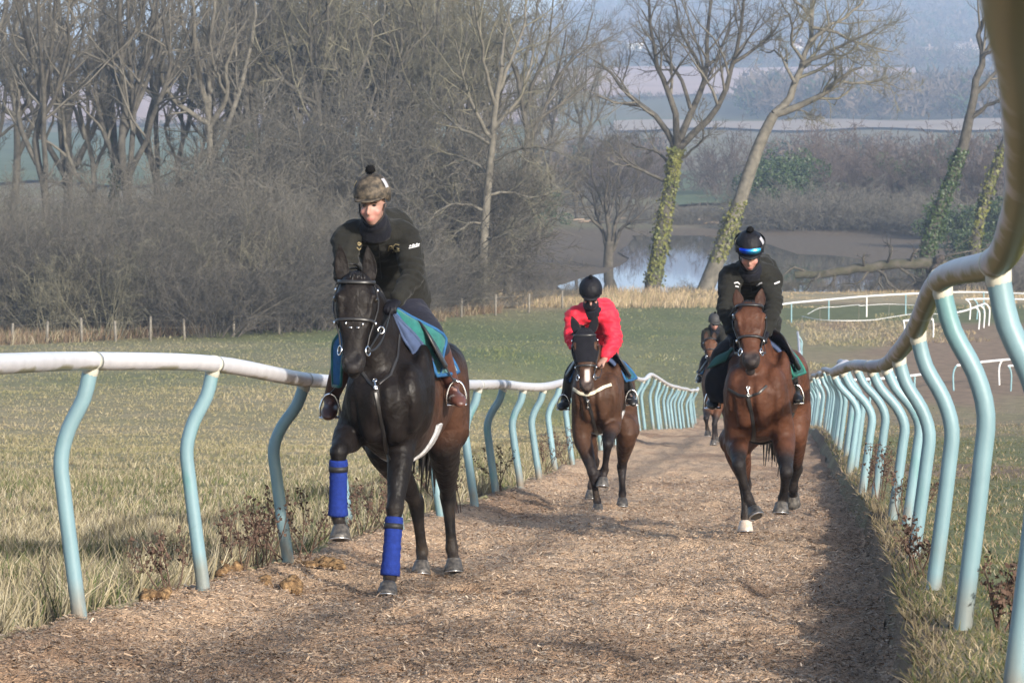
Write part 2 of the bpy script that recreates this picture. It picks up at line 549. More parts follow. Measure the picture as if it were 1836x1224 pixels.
def make_pond():
    m = bpy.data.materials.new('pond_water')
    m.use_nodes = True
    N = m.node_tree.nodes; K = m.node_tree.links
    b = N['Principled BSDF']
    b.inputs['Base Color'].default_value = (0.035, 0.035, 0.028, 1)
    b.inputs['Roughness'].default_value = 0.02
    b.inputs['IOR'].default_value = 1.333
    b.inputs['Specular IOR Level'].default_value = 0.5
    tc = N.new('ShaderNodeTexCoord'); nz = N.new('ShaderNodeTexNoise'); nz.inputs['Scale'].default_value = 0.9
    mp = N.new('ShaderNodeMapping'); mp.inputs['Scale'].default_value = (1, 0.25, 1)
    K.new(tc.outputs['Object'], mp.inputs[0]); K.new(mp.outputs[0], nz.inputs['Vector'])
    bp = N.new('ShaderNodeBump'); bp.inputs['Strength'].default_value = 0.05; bp.inputs['Distance'].default_value = 0.02
    K.new(nz.outputs['Fac'], bp.inputs['Height']); K.new(bp.outputs[0], b.inputs['Normal'])
    z = TZ - 11.42
    out = [(1000, 513), (1040, 500), (1085, 489), (1122, 470), (1128, 462), (1108, 452), (1126, 440), (1138, 426), (1128, 416), (1150, 411), (1205, 413), (1245, 409),
           (1300, 414), (1340, 425), (1385, 440), (1430, 455), (1500, 458), (1548, 465), (1560, 474), (1660, 478), (1700, 486), (1690, 500), (1640, 512), (1560, 522), (1400, 527), (1250, 526), (1100, 526), (1010, 522)]
    pts = []
    n = len(out)
    for i in range(n):
        a, c = out[i], out[(i + 1) % n]
        for t in (0, 0.33, 0.66):
            pts.append((a[0] * (1-t) + c[0] * t + random.uniform(-2, 2), a[1] * (1-t) + c[1] * t + random.uniform(-0.8, 0.8)))
    flat_poly('pond', [on_level(px, py, z) for px, py in pts], z, m)
    # puddles on the mud to the right
    for (cx, cy, w, h) in ((1500, 410, 60, 1.6), (1545, 404, 40, 1.2), (1475, 416, 18, 1.3), (1590, 407, 24, 1.2), (1530, 418, 16, 1.4)):
        ring = [on_level(cx + w * math.cos(a) * random.uniform(.7, 1.1), cy + h * math.sin(a) * random.uniform(.7, 1.1), z + 0.02) for a in np.linspace(0, 2 * math.pi, 14)[:-1]]
        flat_poly('puddle', ring, z + 0.02, m)
make_pond()

M_pale = mat('stubble', (0.27, 0.215, 0.17), 0.95, nscale=0.02, nvar=0.15, spec=0.1)
M_far_green = mat('winter_wheat', (0.095, 0.115, 0.06), 0.95, nscale=0.03, nvar=0.2, spec=0.1)
M_plough = mat('ploughed_soil', (0.33, 0.235, 0.20), 0.95, nscale=0.03, nvar=0.15, spec=0.1)

def field_patch(x0, x1, ylo, yhi, d0, d1, m, lift=0.8, wav=3.0):
    """a field on the hillside: columns of pixels from its near edge (distance d0) to its far edge (d1)"""
    nx, ny = 40, 14
    V = []
    for j in range(ny):
        t = j / (ny - 1)
        d = d0 + (d1 - d0) * t
        for i in range(nx):
            s = i / (nx - 1)
            taper = 1 - 0.10 * math.sin(3.1 * s + 1.0) * (t - 0.3)
            px = x0 + (x1 - x0) * s
            dd = d0 + (d - d0) * taper + wav * 6 * math.sin(px * 0.021 + 2.0 * t)
            x = (px - 918) / F * dd
            V.append((x, dd, gz(x, dd) + lift))
    V = np.array(V)
    i = np.arange(ny - 1)[:, None] * nx; j = np.arange(nx - 1)[None, :]
    Q = np.stack([i + j, i + j + 1, i + nx + j + 1, i + nx + j], -1).reshape(-1, 4)
    o = obj('field', np_mesh('field', V, Q), m)
    o['kind'] = 'structure'
# ------------------------------------------------------------------ running rails
M_post = mat('turquoise_plastic', (0.185, 0.315, 0.345), 0.45, nscale=5.0, nvar=0.10, spec=0.5, bump=0.05, bscale=60)
def post_material():
    m = M_post; N = m.node_tree.nodes; K = m.node_tree.links
    b = N['Principled BSDF']
    # grime and algae streaks low on the pipe and in blotches
    tc = N.new('ShaderNodeTexCoord')
    mp = N.new('ShaderNodeMapping'); mp.inputs['Scale'].default_value = (14, 14, 3.0)
    nz = N.new('ShaderNodeTexNoise'); nz.inputs['Scale'].default_value = 1.0; nz.inputs['Detail'].default_value = 8
    K.new(tc.outputs['Object'], mp.inputs[0]); K.new(mp.outputs[0], nz.inputs['Vector'])
    mr = N.new('ShaderNodeMapRange'); mr.inputs['From Min'].default_value = 0.60; mr.inputs['From Max'].default_value = 0.78; mr.inputs['To Max'].default_value = 0.75
    K.new(nz.outputs['Fac'], mr.inputs['Value'])
    old = b.inputs['Base Color'].links[0].from_socket
    mx = N.new('ShaderNodeMix'); mx.data_type = 'RGBA'; mx.inputs[7].default_value = (0.075, 0.21, 0.20, 1)
    K.new(mr.outputs['Result'], mx.inputs['Factor']); K.new(old, mx.inputs[6]); K.new(mx.outputs[2], b.inputs['Base Color'])
post_material()
M_rail = mat('white_rail_plastic', (0.50, 0.49, 0.505), 0.35, nscale=9.0, nvar=0.10, spec=0.5)
def rail_material(m, lo, hi, colr):
    N = m.node_tree.nodes; K = m.node_tree.links
    b = N['Principled BSDF']
    tc = N.new('ShaderNodeTexCoord')
    nz = N.new('ShaderNodeTexNoise'); nz.inputs['Scale'].default_value = 3.0; nz.inputs['Detail'].default_value = 4
    K.new(tc.outputs['Object'], nz.inputs['Vector'])
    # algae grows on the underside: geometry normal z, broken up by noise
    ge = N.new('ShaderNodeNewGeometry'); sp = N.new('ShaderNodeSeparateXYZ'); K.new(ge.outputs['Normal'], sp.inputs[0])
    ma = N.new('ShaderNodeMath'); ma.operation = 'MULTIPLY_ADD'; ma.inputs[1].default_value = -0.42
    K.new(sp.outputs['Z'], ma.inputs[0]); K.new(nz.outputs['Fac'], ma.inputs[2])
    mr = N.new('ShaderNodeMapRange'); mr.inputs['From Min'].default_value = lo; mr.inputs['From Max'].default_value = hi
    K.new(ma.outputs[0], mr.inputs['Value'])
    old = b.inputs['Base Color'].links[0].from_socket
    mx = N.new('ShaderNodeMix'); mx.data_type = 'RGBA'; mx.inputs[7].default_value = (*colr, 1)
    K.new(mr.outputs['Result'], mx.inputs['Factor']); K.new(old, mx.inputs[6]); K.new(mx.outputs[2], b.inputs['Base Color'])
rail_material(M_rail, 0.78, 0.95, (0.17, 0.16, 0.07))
M_rail_old = mat('weathered_rail_plastic', (0.36, 0.34, 0.355), 0.45, nscale=2.5, nvar=0.15, spec=0.45)
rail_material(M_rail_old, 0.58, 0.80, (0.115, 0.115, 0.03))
M_white = mat('white_plastic', (0.62, 0.62, 0.61), 0.4, nvar=0.08)
M_cap = mat('pale_joint', (0.40, 0.39, 0.33), 0.5, nvar=0.2)

M_postc = mat('turquoise_plastic_worn', attr=True, rough=0.45, nscale=5.0, nvar=0.10, spec=0.45, bump=0.05, bscale=60)
def run_fence(name, label, posts, inward, rail_extra0, rail_extra1, m_rail, rail_r):
    """posts: (base point, top point); the pipe bows outward, then hooks in under the rail"""
    base0 = posts[0][0]
    root = thing(name, label, 'fence', base0)
    rail = []
    for b, t in posts:
        h = t[2] - b[2]
        out = np.array((-inward, 0, 0)) * 0.085
        dx = t - b
        q = []
        for s, w in ((-0.12, -0.10), (0.0, 0.0), (0.25, 0.45), (0.48, 0.84), (0.62, 1.0), (0.74, 0.95), (0.86, 0.55), (0.97, -0.1), (1.0, -0.3)):
            hook = smoothstep(0.62, 1.0, s)
            p = b + np.array((0, 0, h * s)) + out * max(w, -0.2) * (1 if s < 0.63 else 1 - hook) + np.array((dx[0], dx[1], 0)) * hook
            q.append(p)
        g = Geo()
        rr = 0.038
        sweep(g, q, [rr] * len(q), n=12, m=3, ref=(0, 1, 0))
        me = g.mesh('post')
        V_ = co(me); hz = V_[:, 2] - b[2]
        w_ = np.clip((0.30 - hz) / 0.30, 0, 1) ** 1.5 * np.clip(0.55 + 1.2 * lattice_noise(V_[:, 0] + V_[:, 1], V_[:, 2], 14.0, int(b[1] * 10)), 0, 1)
        w2 = np.clip(fbm(V_[:, 0] + V_[:, 1], V_[:, 2] * .5, 9.0, int(b[1] * 10) + 5, 3) * 2.2 - .75, 0, .55)
        c_ = lerp(np.tile(np.array((0.152, 0.245, 0.275)) * random.uniform(.86, 1.1), (len(V_), 1)), np.array((0.075, 0.20, 0.19)), w2)
        set_col(me, lerp(c_, np.array((0.16, 0.115, 0.075)), w_ * .9))
        po = obj('post', me, M_postc, root)
        g = Geo()
        d = q[-1] - q[-2]; d = d / np.linalg.norm(d)
        sweep(g, [q[-1] - d * 0.05, q[-1] - d * 0.005], [rr + 0.003, rr + 0.003], n=12, m=1)
        c = g.obj('joint', M_cap, po)
        rail.append(t + np.array((0, 0, 0.005)) + np.array((inward, 0, 0)) * 0.012)
    pts = list(rail_extra0) + rail + list(rail_extra1)
    g = Geo()
    sweep(g, pts, [rail_r] * len(pts), n=14, m=6, ref=(0, 0, 1))
    r = g.obj('rail', m_rail, root)
    for p, q in list(zip(rail, rail[1:]))[:8]:
        d = (q - p) / np.linalg.norm(q - p)
        g = Geo()
        sweep(g, [p - d * 0.035, p + d * 0.035], [rail_r + 0.002] * 2, n=14, m=1, round_cap=False)
        g.obj('rail_collar', M_cap, r)
    return root

def fence_posts(spec, after, side_x, top_h, jitter, y_end, step=2.75):
    posts = []
    for (bx, by, tx, ty) in spec:
        d = hit(bx, by)
        b = P(bx, by, d)
        posts.append((b, P(tx, ty, d + 0.02)))
    y = posts[-1][0][1] + step
    i = 0
    while y < y_end:
        x = float(side_x(y))
        z = gz(x, y)
        h = top_h(y) + jitter * (math.sin(i * 0.83 + 0.6) * 0.6 + math.sin(i * 0.31 + 2.0) * 0.6 + random.uniform(-0.4, 0.4))
        jl = random.uniform(-.035, .035)
        posts.append((np.array((x + random.uniform(-.04, .04), y, z)), np.array((x + after + jl, y + random.uniform(-.05, .05), z + h))))
        y += step * random.uniform(0.92, 1.08); i += 1
    return posts

left_spec = [(143, 1108, 162, 649), (364, 1048, 381, 654), (516, 1003, 545, 682), (628, 958, 652, 686), (716, 942, 738, 690), (790, 922, 806, 691), (851, 903, 857, 691), (889, 883, 902, 690),
             (933, 868, 938, 694), (967, 858, 974, 694), (995, 840, 1004, 687), (1026, 829, 1036, 678), (1052, 816, 1062, 674), (1078, 805, 1088, 674), (1102, 793, 1112, 676), (1124, 779, 1132, 677), (1147, 771, 1153, 681)]
lp = fence_posts(left_spec, 0.05, Lx, lambda y: 1.20, 0.05, 114)
run_fence('running_rail', 'white plastic running rail on curved turquoise posts along the dry grass field', lp, 1.0,
          [P(-330, 668, 11.0), P(0, 652, 14.2)], [], M_rail, 0.046)
right_spec = [(1817, 1250, 1790, 474), (1726, 1127, 1690, 505), (1673, 1059, 1646, 592), (1637, 1005, 1612, 636), (1626, 940, 1590, 654), (1600, 931, 1564, 658), (1569, 893, 1536, 655), (1546, 884, 1512, 662), (1523, 849, 1496, 668)]
rp = fence_posts(right_spec, -0.07, Rx, lambda y: float(np.interp(y, [40, 70, 110], [1.22, 1.2, 1.2])), 0.045, 146)
run_fence('running_rail', 'weathered greenish running rail on turquoise posts along the steep turf bank', rp, -1.0,
          [P(1900, -900, 1.6), P(1842, -60, 3.0), P(1846, 160, 5.2), P(1842, 318, 7.0), P(1822, 400, 8.6)], [], M_rail_old, 0.047)
# near posts of the right-hand rail stand beside the camera, out of view
# ------------------------------------------------------------------ horses
from mathutils.bvhtree import BVHTree
def nrm(v):
    v = np.asarray(v, float); return v / (np.linalg.norm(v) + 1e-12)

M_coat = mat('horse_coat', attr=True, rough=0.50, nscale=9.0, nvar=0.30, spec=0.14, bump=0.55, bscale=13, bdist=0.035, sheen=0.0)
def coat_detail():
    m = M_coat; N = m.node_tree.nodes; K = m.node_tree.links; b = N['Principled BSDF']
    tc = N.new('ShaderNodeTexCoord'); nz = N.new('ShaderNodeTexNoise'); nz.inputs['Scale'].default_value = 24.0; nz.inputs['Detail'].default_value = 7
    mp = N.new('ShaderNodeMapping'); mp.inputs['Scale'].default_value = (1, 1, .35); K.new(tc.outputs['Object'], mp.inputs[0]); K.new(mp.outputs[0], nz.inputs['Vector'])
    mr = N.new('ShaderNodeMapRange'); mr.inputs['From Min'].default_value = .3; mr.inputs['From Max'].default_value = .7; mr.inputs['To Min'].default_value = .38; mr.inputs['To Max'].default_value = .66
    K.new(nz.outputs['Fac'], mr.inputs['Value']); K.new(mr.outputs['Result'], b.inputs['Roughness'])
coat_detail()
M_hair = mat('horse_hair', (0.012, 0.010, 0.009), 0.5, nscale=30, nvar=0.4, spec=0.4)
M_eye = mat('horse_eye', (0.008, 0.006, 0.005), 0.08, nvar=0.0, spec=0.8)
M_hoof = mat('hoof_horn', (0.040, 0.038, 0.037), 0.5, nscale=40, nvar=0.35, spec=0.35, color2=(0.085, 0.075, 0.065))
M_hoof_white = mat('pale_hoof_horn', (0.55, 0.48, 0.42), 0.5, nscale=40, nvar=0.25, color2=(0.40, 0.30, 0.22))
M_shoe = mat('horseshoe_steel', (0.55, 0.55, 0.56), 0.3, metal=0.9, nvar=0.2)
M_leather = mat('black_leather', (0.014, 0.013, 0.013), 0.40, nscale=20, nvar=0.3, spec=0.5)
M_brown_leather = mat('brown_leather', (0.075, 0.030, 0.022), 0.42, nscale=14, nvar=0.35, spec=0.5)
M_steel = mat('steel', (0.75, 0.75, 0.76), 0.22, metal=1.0, nvar=0.1)
M_wrap = mat('blue_bandage', (0.008, 0.022, 0.145), 0.85, nscale=50, nvar=0.25, sheen=0.0, spec=0.2, bump=0.25, bscale=120, bdist=0.01)
M_strap = mat('black_webbing', (0.012, 0.012, 0.014), 0.6, nvar=0.2)
M_teal = mat('green_felt', (0.014, 0.105, 0.098), 0.85, nscale=25, nvar=0.25, sheen=0.3, spec=0.2, bump=0.2, bscale=50)
M_blue = mat('blue_binding', (0.020, 0.085, 0.20), 0.8, nscale=25, nvar=0.2, spec=0.2)
M_slate = mat('slate_blue_pad', (0.045, 0.065, 0.125), 0.85, nscale=20, nvar=0.25, spec=0.2)
M_girth = mat('silver_girth', (0.42, 0.42, 0.43), 0.35, nscale=30, nvar=0.35, spec=0.5, bump=0.5, bscale=45, bdist=0.02)
M_cream = mat('cream_webbing', (0.55, 0.50, 0.38), 0.8, nvar=0.2)
M_blackcloth = mat('black_cloth', (0.008, 0.008, 0.011), 0.9, nscale=20, nvar=0.35, spec=0.12, sheen=0.03)

HEAD_T = np.array([-0.04, 0.04, 0.16, 0.27, 0.40, 0.54, 0.68, 0.80, 0.91, 0.99, 1.035])
HEAD_W = np.array([0.045, 0.082, 0.108, 0.118, 0.112, 0.090, 0.069, 0.064, 0.071, 0.060, 0.034])
HEAD_F = np.array([0.02, 0.065, 0.088, 0.085, 0.074, 0.062, 0.052, 0.048, 0.044, 0.030, 0.010])
HEAD_B = np.array([0.06, 0.11, 0.155, 0.180, 0.175, 0.125, 0.085, 0.074, 0.078, 0.066, 0.030])

class Head:
    def __init__(s, poll, muz, L=0.60, roll=0.0, width=1.0):
        s.a = nrm(np.asarray(muz) - np.asarray(poll)); s.p = np.asarray(poll, float)
        s.L = np.linalg.norm(np.asarray(muz) - np.asarray(poll)) / 1.0
        r = np.array((math.cos(roll), 0.0, math.sin(roll)))
        s.r = nrm(r - s.a * np.dot(r, s.a))
        f = np.cross(s.a, s.r)
        if f[1] > 0: f = -f
        s.f = f; s.w = width
    def pt(s, t, ang, off=0.0):
        """ang 0 = front of the face, +90 = image right"""
        w = np.interp(t, HEAD_T, HEAD_W) * s.w; f = np.interp(t, HEAD_T, HEAD_F); b = np.interp(t, HEAD_T, HEAD_B)
        c, q = math.cos(math.radians(ang)), math.sin(math.radians(ang))
        e = 0.82
        cx = math.copysign(abs(q) ** e, q); cy = math.copysign(abs(c) ** e, c)
        fy = (f if c >= 0 else b) * cy
        if c >= 0: # flat, slightly narrow face
            pass
        return s.p + s.a * (t * s.L) + s.r * ((w + off) * cx) + s.f * (fy + math.copysign(off, c) * abs(cy))
    def shell(s, g, off=0.0, t0=None, t1=None, n=28, cap=True):
        ts = np.linspace(HEAD_T[0] if t0 is None else t0, HEAD_T[-1] if t1 is None else t1, 26)
        V = np.array([[s.pt(t, a, off) for a in np.arange(n) * 360.0 / n] for t in ts]).reshape(-1, 3)
        k = len(ts)
        i = np.arange(k - 1)[:, None] * n; j = np.arange(n)[None, :]; j2 = (j + 1) % n
        Q = np.stack([i + j, i + j2, i + n + j2, i + n + j], -1).reshape(-1, 4)
        T = None
        if cap:
            V = np.concatenate([V, [V[:n].mean(0)], [V[(k-1)*n:].mean(0)]])
            jj = np.arange(n); jj2 = (jj + 1) % n
            T = np.concatenate([np.stack([np.full(n, k*n), jj2, jj], 1), np.stack([np.full(n, k*n+1), (k-1)*n+jj, (k-1)*n+jj2], 1)])
        g.add(V, Q, T)

def ear(g, base, tip, fwd, w=0.034, r=None):
    """leaf-shaped ear, hollow towards fwd"""
    base = np.asarray(base, float); tip = np.asarray(tip, float)
    a = tip - base; L = np.linalg.norm(a); a = a / L
    side = nrm(np.cross(a, fwd)); fw = np.cross(side, a)
    if np.dot(fw, fwd) < 0: fw = -fw
    prof_ = [(-0.15, 0.55), (0.0, 0.8), (0.2, 1.0), (0.45, 0.98), (0.7, 0.68), (0.88, 0.34), (1.0, 0.08)]
    n = 12
    V = []
    for t, ww in prof_:
        for k in range(n):
            th = 2 * math.pi * k / n
            x = math.cos(th) * w * ww
            y = math.sin(th) * w * ww * 0.55
            if y > 0: y = y * 0.15 - 0.008 * ww * (1 if 0.1 < t < 0.95 else 0)   # scooped front
            V.append(base + a * (t * L) + side * x + fw * (y))
    k = len(prof_)
    V = np.array(V)
    i = np.arange(k - 1)[:, None] * n; j = np.arange(n)[None, :]; j2 = (j + 1) % n
    Q = np.stack([i + j, i + j2, i + n + j2, i + n + j], -1).reshape(-1, 4)
    V = np.concatenate([V, [V[:n].mean(0)], [V[-n:].mean(0)]])
    jj = np.arange(n); jj2 = (jj + 1) % n
    T = np.concatenate([np.stack([np.full(n, k*n), jj2, jj], 1), np.stack([np.full(n, k*n+1), (k-1)*n+jj, (k-1)*n+jj2], 1)])
    g.add(V, Q, T)

def hoof_geo(cor, axis, fwd, s=1.0):
    """hoof below the coronet; axis points down the pastern, fwd to the toe"""
    a = nrm(axis); f = nrm(np.asarray(fwd, float) - a * np.dot(fwd, a)); r = np.cross(a, f)
    g = Geo(); sh = Geo()
    rings = [(-0.012, 0.040, 0.0), (0.0, 0.049, 0.0), (0.012, 0.050, 0.004), (0.045, 0.058, 0.018), (0.078, 0.066, 0.032), (0.082, 0.060, 0.032)]
    n = 18
    V = []
    for h, rad, sh_ in rings:
        for k in range(n):
            th = 2 * math.pi * k / n
            V.append(np.asarray(cor) + a * (h * s) + f * ((sh_ + math.cos(th) * rad * 1.06) * s) + r * (math.sin(th) * rad * s))
    k = len(rings)
    V = np.array(V)
    i = np.arange(k - 1)[:, None] * n; j = np.arange(n)[None, :]; j2 = (j + 1) % n
    Q = np.stack([i + j, i + j2, i + n + j2, i + n + j], -1).reshape(-1, 4)
    V = np.concatenate([V, [V[:n].mean(0)], [V[-n:].mean(0) - a * 0.012 * s]])
    jj = np.arange(n); jj2 = (jj + 1) % n
    T = np.concatenate([np.stack([np.full(n, k*n), jj2, jj], 1), np.stack([np.full(n, k*n+1), (k-1)*n+jj, (k-1)*n+jj2], 1)])
    g.add(V, Q, T)
    c = np.asarray(cor) + a * (0.084 * s) + f * (0.032 * s)
    arc = [c + f * (math.cos(t) * 0.058 * s) + r * (math.sin(t) * 0.055 * s) for t in np.linspace(-2.4, 2.4, 15)]
    sweep(sh, arc, [(0.010 * s, 0.005 * s)] * len(arc), n=6, m=1, ref=a)
    return g, sh

def snap_path(bvh, pts, off):
    out = []
    for p in pts:
        loc, nor, idx, dist = bvh.find_nearest(Vector(p))
        out.append(np.array(loc) + np.array(nor) * off)
    return np.array(out)

def ray_path(bvh, pxs, off, m=5):
    """draw on the surface: pixels are joined, each sample dropped on the body along its view ray"""
    out = []
    o = Vector((0, 0, CZ))
    for (a, b) in zip(pxs, pxs[1:]):
        for k in range(m):
            t = k / m
            q = P(a[0] * (1-t) + b[0] * t, a[1] * (1-t) + b[1] * t, 10.0)
            d = (Vector(q) - o).normalized()
            loc, nor, idx, dist = bvh.ray_cast(o, d)
            if loc is not None:
                out.append((np.array(loc) + np.array(nor) * off, np.array(nor)))
    return out

def band(name, path, w, th, m, parent):
    """flat strap along points with the surface normals as its facing"""
    pts = np.array([p for p, _ in path]); ns = np.array([n for _, n in path])
    T = np.gradient(pts, axis=0); T /= np.linalg.norm(T, axis=1, keepdims=True) + 1e-9
    S = np.cross(T, ns); S /= np.linalg.norm(S, axis=1, keepdims=True) + 1e-9
    N_ = np.cross(S, T)
    g = Geo()
    cs = [(-w, -th), (w, -th), (w, th * 0.6), (w * 0.6, th), (-w * 0.6, th), (-w, th * 0.6)]
    V = np.array([[p + s * x + n * y for x, y in cs] for p, s, n in zip(pts, S, N_)]).reshape(-1, 3)
    n = len(cs); k = len(pts)
    i = np.arange(k - 1)[:, None] * n; j = np.arange(n)[None, :]; j2 = (j + 1) % n
    g.add(V, np.stack([i + j, i + j2, i + n + j2, i + n + j], -1).reshape(-1, 4))
    return g.obj(name, m, parent)

def torus(g, c, R, r, axis, n=22, k=8):
    a = nrm(axis); u = nrm(np.cross(a, (0.3, 0.2, 1.0))); v = np.cross(a, u)
    V = []
    for i in range(n):
        t = 2 * math.pi * i / n
        d = u * math.cos(t) + v * math.sin(t)
        for j in range(k):
            p = 2 * math.pi * j / k
            V.append(np.asarray(c) + d * (R + r * math.cos(p)) + a * (r * math.sin(p)))
    i = np.arange(n)[:, None]; j = np.arange(k)[None, :]
    i2 = (i + 1) % n; j2 = (j + 1) % k
    g.add(V, np.stack([i*k + j, i2*k + j, i2*k + j2, i*k + j2], -1).reshape(-1, 4))

def build_horse(sp):
    d0 = sp['d0']; th = math.radians(sp['heading'])
    gx = P(sp['cx'], 800, d0)[0]
    G0 = np.array((gx, d0, gz(gx, d0)))
    bv = np.array((math.sin(th), math.cos(th), -0.07 + sp.get('pitch', 0.0))); rv = np.array((math.cos(th), -math.sin(th), 0.0))
    s = sp.get('scale', 1.0)
    lift = sp.get('lift', 0.0)
    def loc(r, b, h): return G0 + rv * (r * s) + bv * (b * s) + np.array((0, 0, h * s + lift))
    def J(j): return P(j[0], j[1], d0 + j[2] * s)
    sp['loc'] = loc
    root = thing('horse', sp['label'], 'horse', G0, 'ridden horses cantering up the gallop')
    up = np.array((0, 0, 1.0))
    g = Geo()
    # trunk
    tr = [(0.03, 1.13, .13, .15), (0.11, 1.13, .19, .25), (0.32, 1.12, .235, .35), (0.62, 1.12, .25, .375), (0.95, 1.14, .265, .36), (1.25, 1.19, .262, .315), (1.5, 1.23, .27, .285), (1.70, 1.20, .215, .25), (1.80, 1.16, .12, .15)]
    sweep(g, [loc(0, b, h) for b, h, w, hh in tr], [(w * s, hh * s) for b, h, w, hh in tr], n=24, m=4, ref=up)
    # withers ridge
    sweep(g, [loc(0, .15, 1.40), loc(0, .42, 1.50), loc(0, .75, 1.45), loc(0, 1.15, 1.43)], [(.07*s, .09*s), (.06*s, .10*s), (.09*s, .07*s), (.11*s, .06*s)], n=14, m=3, ref=up)
    # neck
    hd = Head(J(sp['poll']), J(sp['muzzle']), roll=sp.get('roll', 0.0), width=sp.get('facew', 1.0))
    n0 = hd.pt(0.06, 180, -0.09)
    n3 = loc(0.0, 0.42, 1.28)
    n1 = n0 + (n3 - n0) * 0.30 + np.array((0, 0, 0.04)); n2 = n0 + (n3 - n0) * 0.62 + np.array((0, 0, 0.03))
    sweep(g, [n0, n1, n2, n3], [(.085*s, .125*s), (.088*s, .165*s), (.115*s, .225*s), (.18*s, .32*s)], n=20, m=5, ref=up)
    # throat / under-neck fill down to the chest
    sweep(g, [hd.pt(0.30, 180, -0.06), (hd.pt(0.30, 180, -0.06) + loc(0, 0.16, 1.22)) / 2 + np.array((0, 0.06, 0)), loc(0, 0.16, 1.20)], [(.06*s, .08*s), (.085*s, .11*s), (.13*s, .14*s)], n=16, m=4, ref=up)
    # chest: shoulder points and pectorals
    for q in (-1, 1):
        ellipsoid(g, loc(q * .145, .14, 1.14), (.10*s, .17*s, .22*s))
        ellipsoid(g, loc(q * .075, .07, 1.03), (.085*s, .10*s, .17*s))
        ellipsoid(g, loc(q * .19, .36, 1.20), (.075*s, .22*s, .28*s))
        ellipsoid(g, loc(q * .15, 1.42, 1.27), (.155*s, .30*s, .22*s))
        E = J(sp['fl' if q < 0 else 'fr'][0])
        sweep(g, [loc(q * .15, .17, 1.14), E, E + (J(sp['fl' if q < 0 else 'fr'][1]) - E) * 0.3], [(.10*s, .15*s), (.09*s, .12*s), (.07*s, .09*s)], n=16, m=4, ref=(0, 1, 0.25))
        St = J(sp['hl' if q < 0 else 'hr'][0]); Hk = J(sp['hl' if q < 0 else 'hr'][1])
        sweep(g, [loc(q * .14, 1.42, 1.22), loc(q * .16, 1.55, 1.02) * 0.5 + St * 0.5, St, St * 0.6 + Hk * 0.4], [(.17*s, .26*s), (.145*s, .22*s), (.115*s, .15*s), (.08*s, .10*s)], n=16, m=4, ref=(0, 1, 0.25))
    trunk = fuse('trunk', g, 0.018, 16, 0.5)
    tv = co(trunk)
    g = Geo()
    quads = np.array([tuple(p.vertices) for p in trunk.polygons if len(p.vertices) == 4]); tris = [tuple(p.vertices) for p in trunk.polygons if len(p.vertices) == 3]
    g.add(tv, quads, np.array(tris) if tris else None)
    bpy.data.meshes.remove(trunk)
    hd.shell(g)
    # brow, cheek bone ridges, nostril rims, lips
    for q in (-1, 1):
        ellipsoid(g, hd.pt(0.25, q * 62, -0.012), (.030*s, .035*s, .026*s))
        sweep(g, [hd.pt(0.30, q * 55, -0.012), hd.pt(0.48, q * 58, -0.010), hd.pt(0.58, q * 60, -0.012)], [.020*s, .016*s, .010*s], n=8, m=3)
        ellipsoid(g, hd.pt(0.92, q * 52, -0.016), (.024*s, .028*s, .032*s))
    ellipsoid(g, hd.pt(1.0, 0, -0.02), (.045*s, .03*s, .035*s))
    ellipsoid(g, hd.pt(0.97, 180, -0.035), (.040*s, .035*s, .040*s))
    # legs
    hoofs = []
    wraps = []
    for q, leg in ((-1, sp['fl']), (1, sp['fr'])):
        E, K, Ft, C = (J(j) for j in leg[:4])
        S0 = loc(q * .15, .17, 1.16)
        m1 = E * 0.55 + K * 0.45
        k0 = K + nrm(E - K) * 0.055 * s; k1 = K + nrm(Ft - K) * 0.055 * s
        cm = K * 0.45 + Ft * 0.55; f0 = Ft + nrm(K - Ft) * 0.05 * s; pm = Ft * 0.5 + C * 0.5
        sweep(g, [S0, E, m1, k0, K, k1, cm, f0, Ft, pm, C],
              [x if isinstance(x, tuple) else (x, x) for x in [(.10*s, .15*s), (.095*s, .12*s), (.078*s, .086*s), (.053*s, .058*s), (.056*s, .057*s), (.044*s, .047*s), (.034*s, .041*s), (.036*s, .042*s), (.045*s, .048*s), (.036*s, .039*s), (.047*s, .049*s)]],
              n=16, m=4, ref=(0, 1, 0.25))
        hoofs.append((C, nrm(leg[4]), leg[5] if len(leg) > 5 else None))
        wraps.append((K, Ft))
    for q, leg in ((-1, sp['hl']), (1, sp['hr'])):
        St, H, Ft, C = (J(j) for j in leg[:4])
        hip = loc(q * .14, 1.42, 1.22)
        th2 = loc(q * .16, 1.55, 1.02) * 0.5 + St * 0.5
        m1 = St * 0.5 + H * 0.5 + np.array((0, 0.03, 0))
        h0 = H + nrm(St - H) * 0.07 * s; cm = H * 0.45 + Ft * 0.55; f0 = Ft + nrm(H - Ft) * 0.05 * s; pm = Ft * 0.5 + C * 0.5
        sweep(g, [hip, th2, St, m1, h0, H, H * 0.75 + Ft * 0.25, cm, f0, Ft, pm, C],
              [(.17*s, .26*s), (.145*s, .22*s), (.115*s, .15*s), (.084*s, .10*s), (.052*s, .066*s), (.056*s, .072*s), (.044*s, .055*s), (.036*s, .043*s), (.037*s, .043*s), (.045*s, .049*s), (.037*s, .040*s), (.047*s, .049*s)],
              n=16, m=4, ref=(0, 1, 0.25))
        hoofs.append((C, nrm(leg[4]), leg[5] if len(leg) > 5 else None))
    me = fuse('body', g, sp.get('voxel', 0.013), 4, 0.5)
    V = co(me); Nn = normals(me)
    # nostrils, groove between the pectorals, eye sockets
    def dent(c, rad, dep):
        d = np.linalg.norm(V - c, axis=1); w = np.exp(-(d / rad) ** 2)
        V[:] = V - Nn * (w * dep)[:, None]
        return w
    col = np.tile(np.asarray(sp['coat'], float), (len(V), 1))
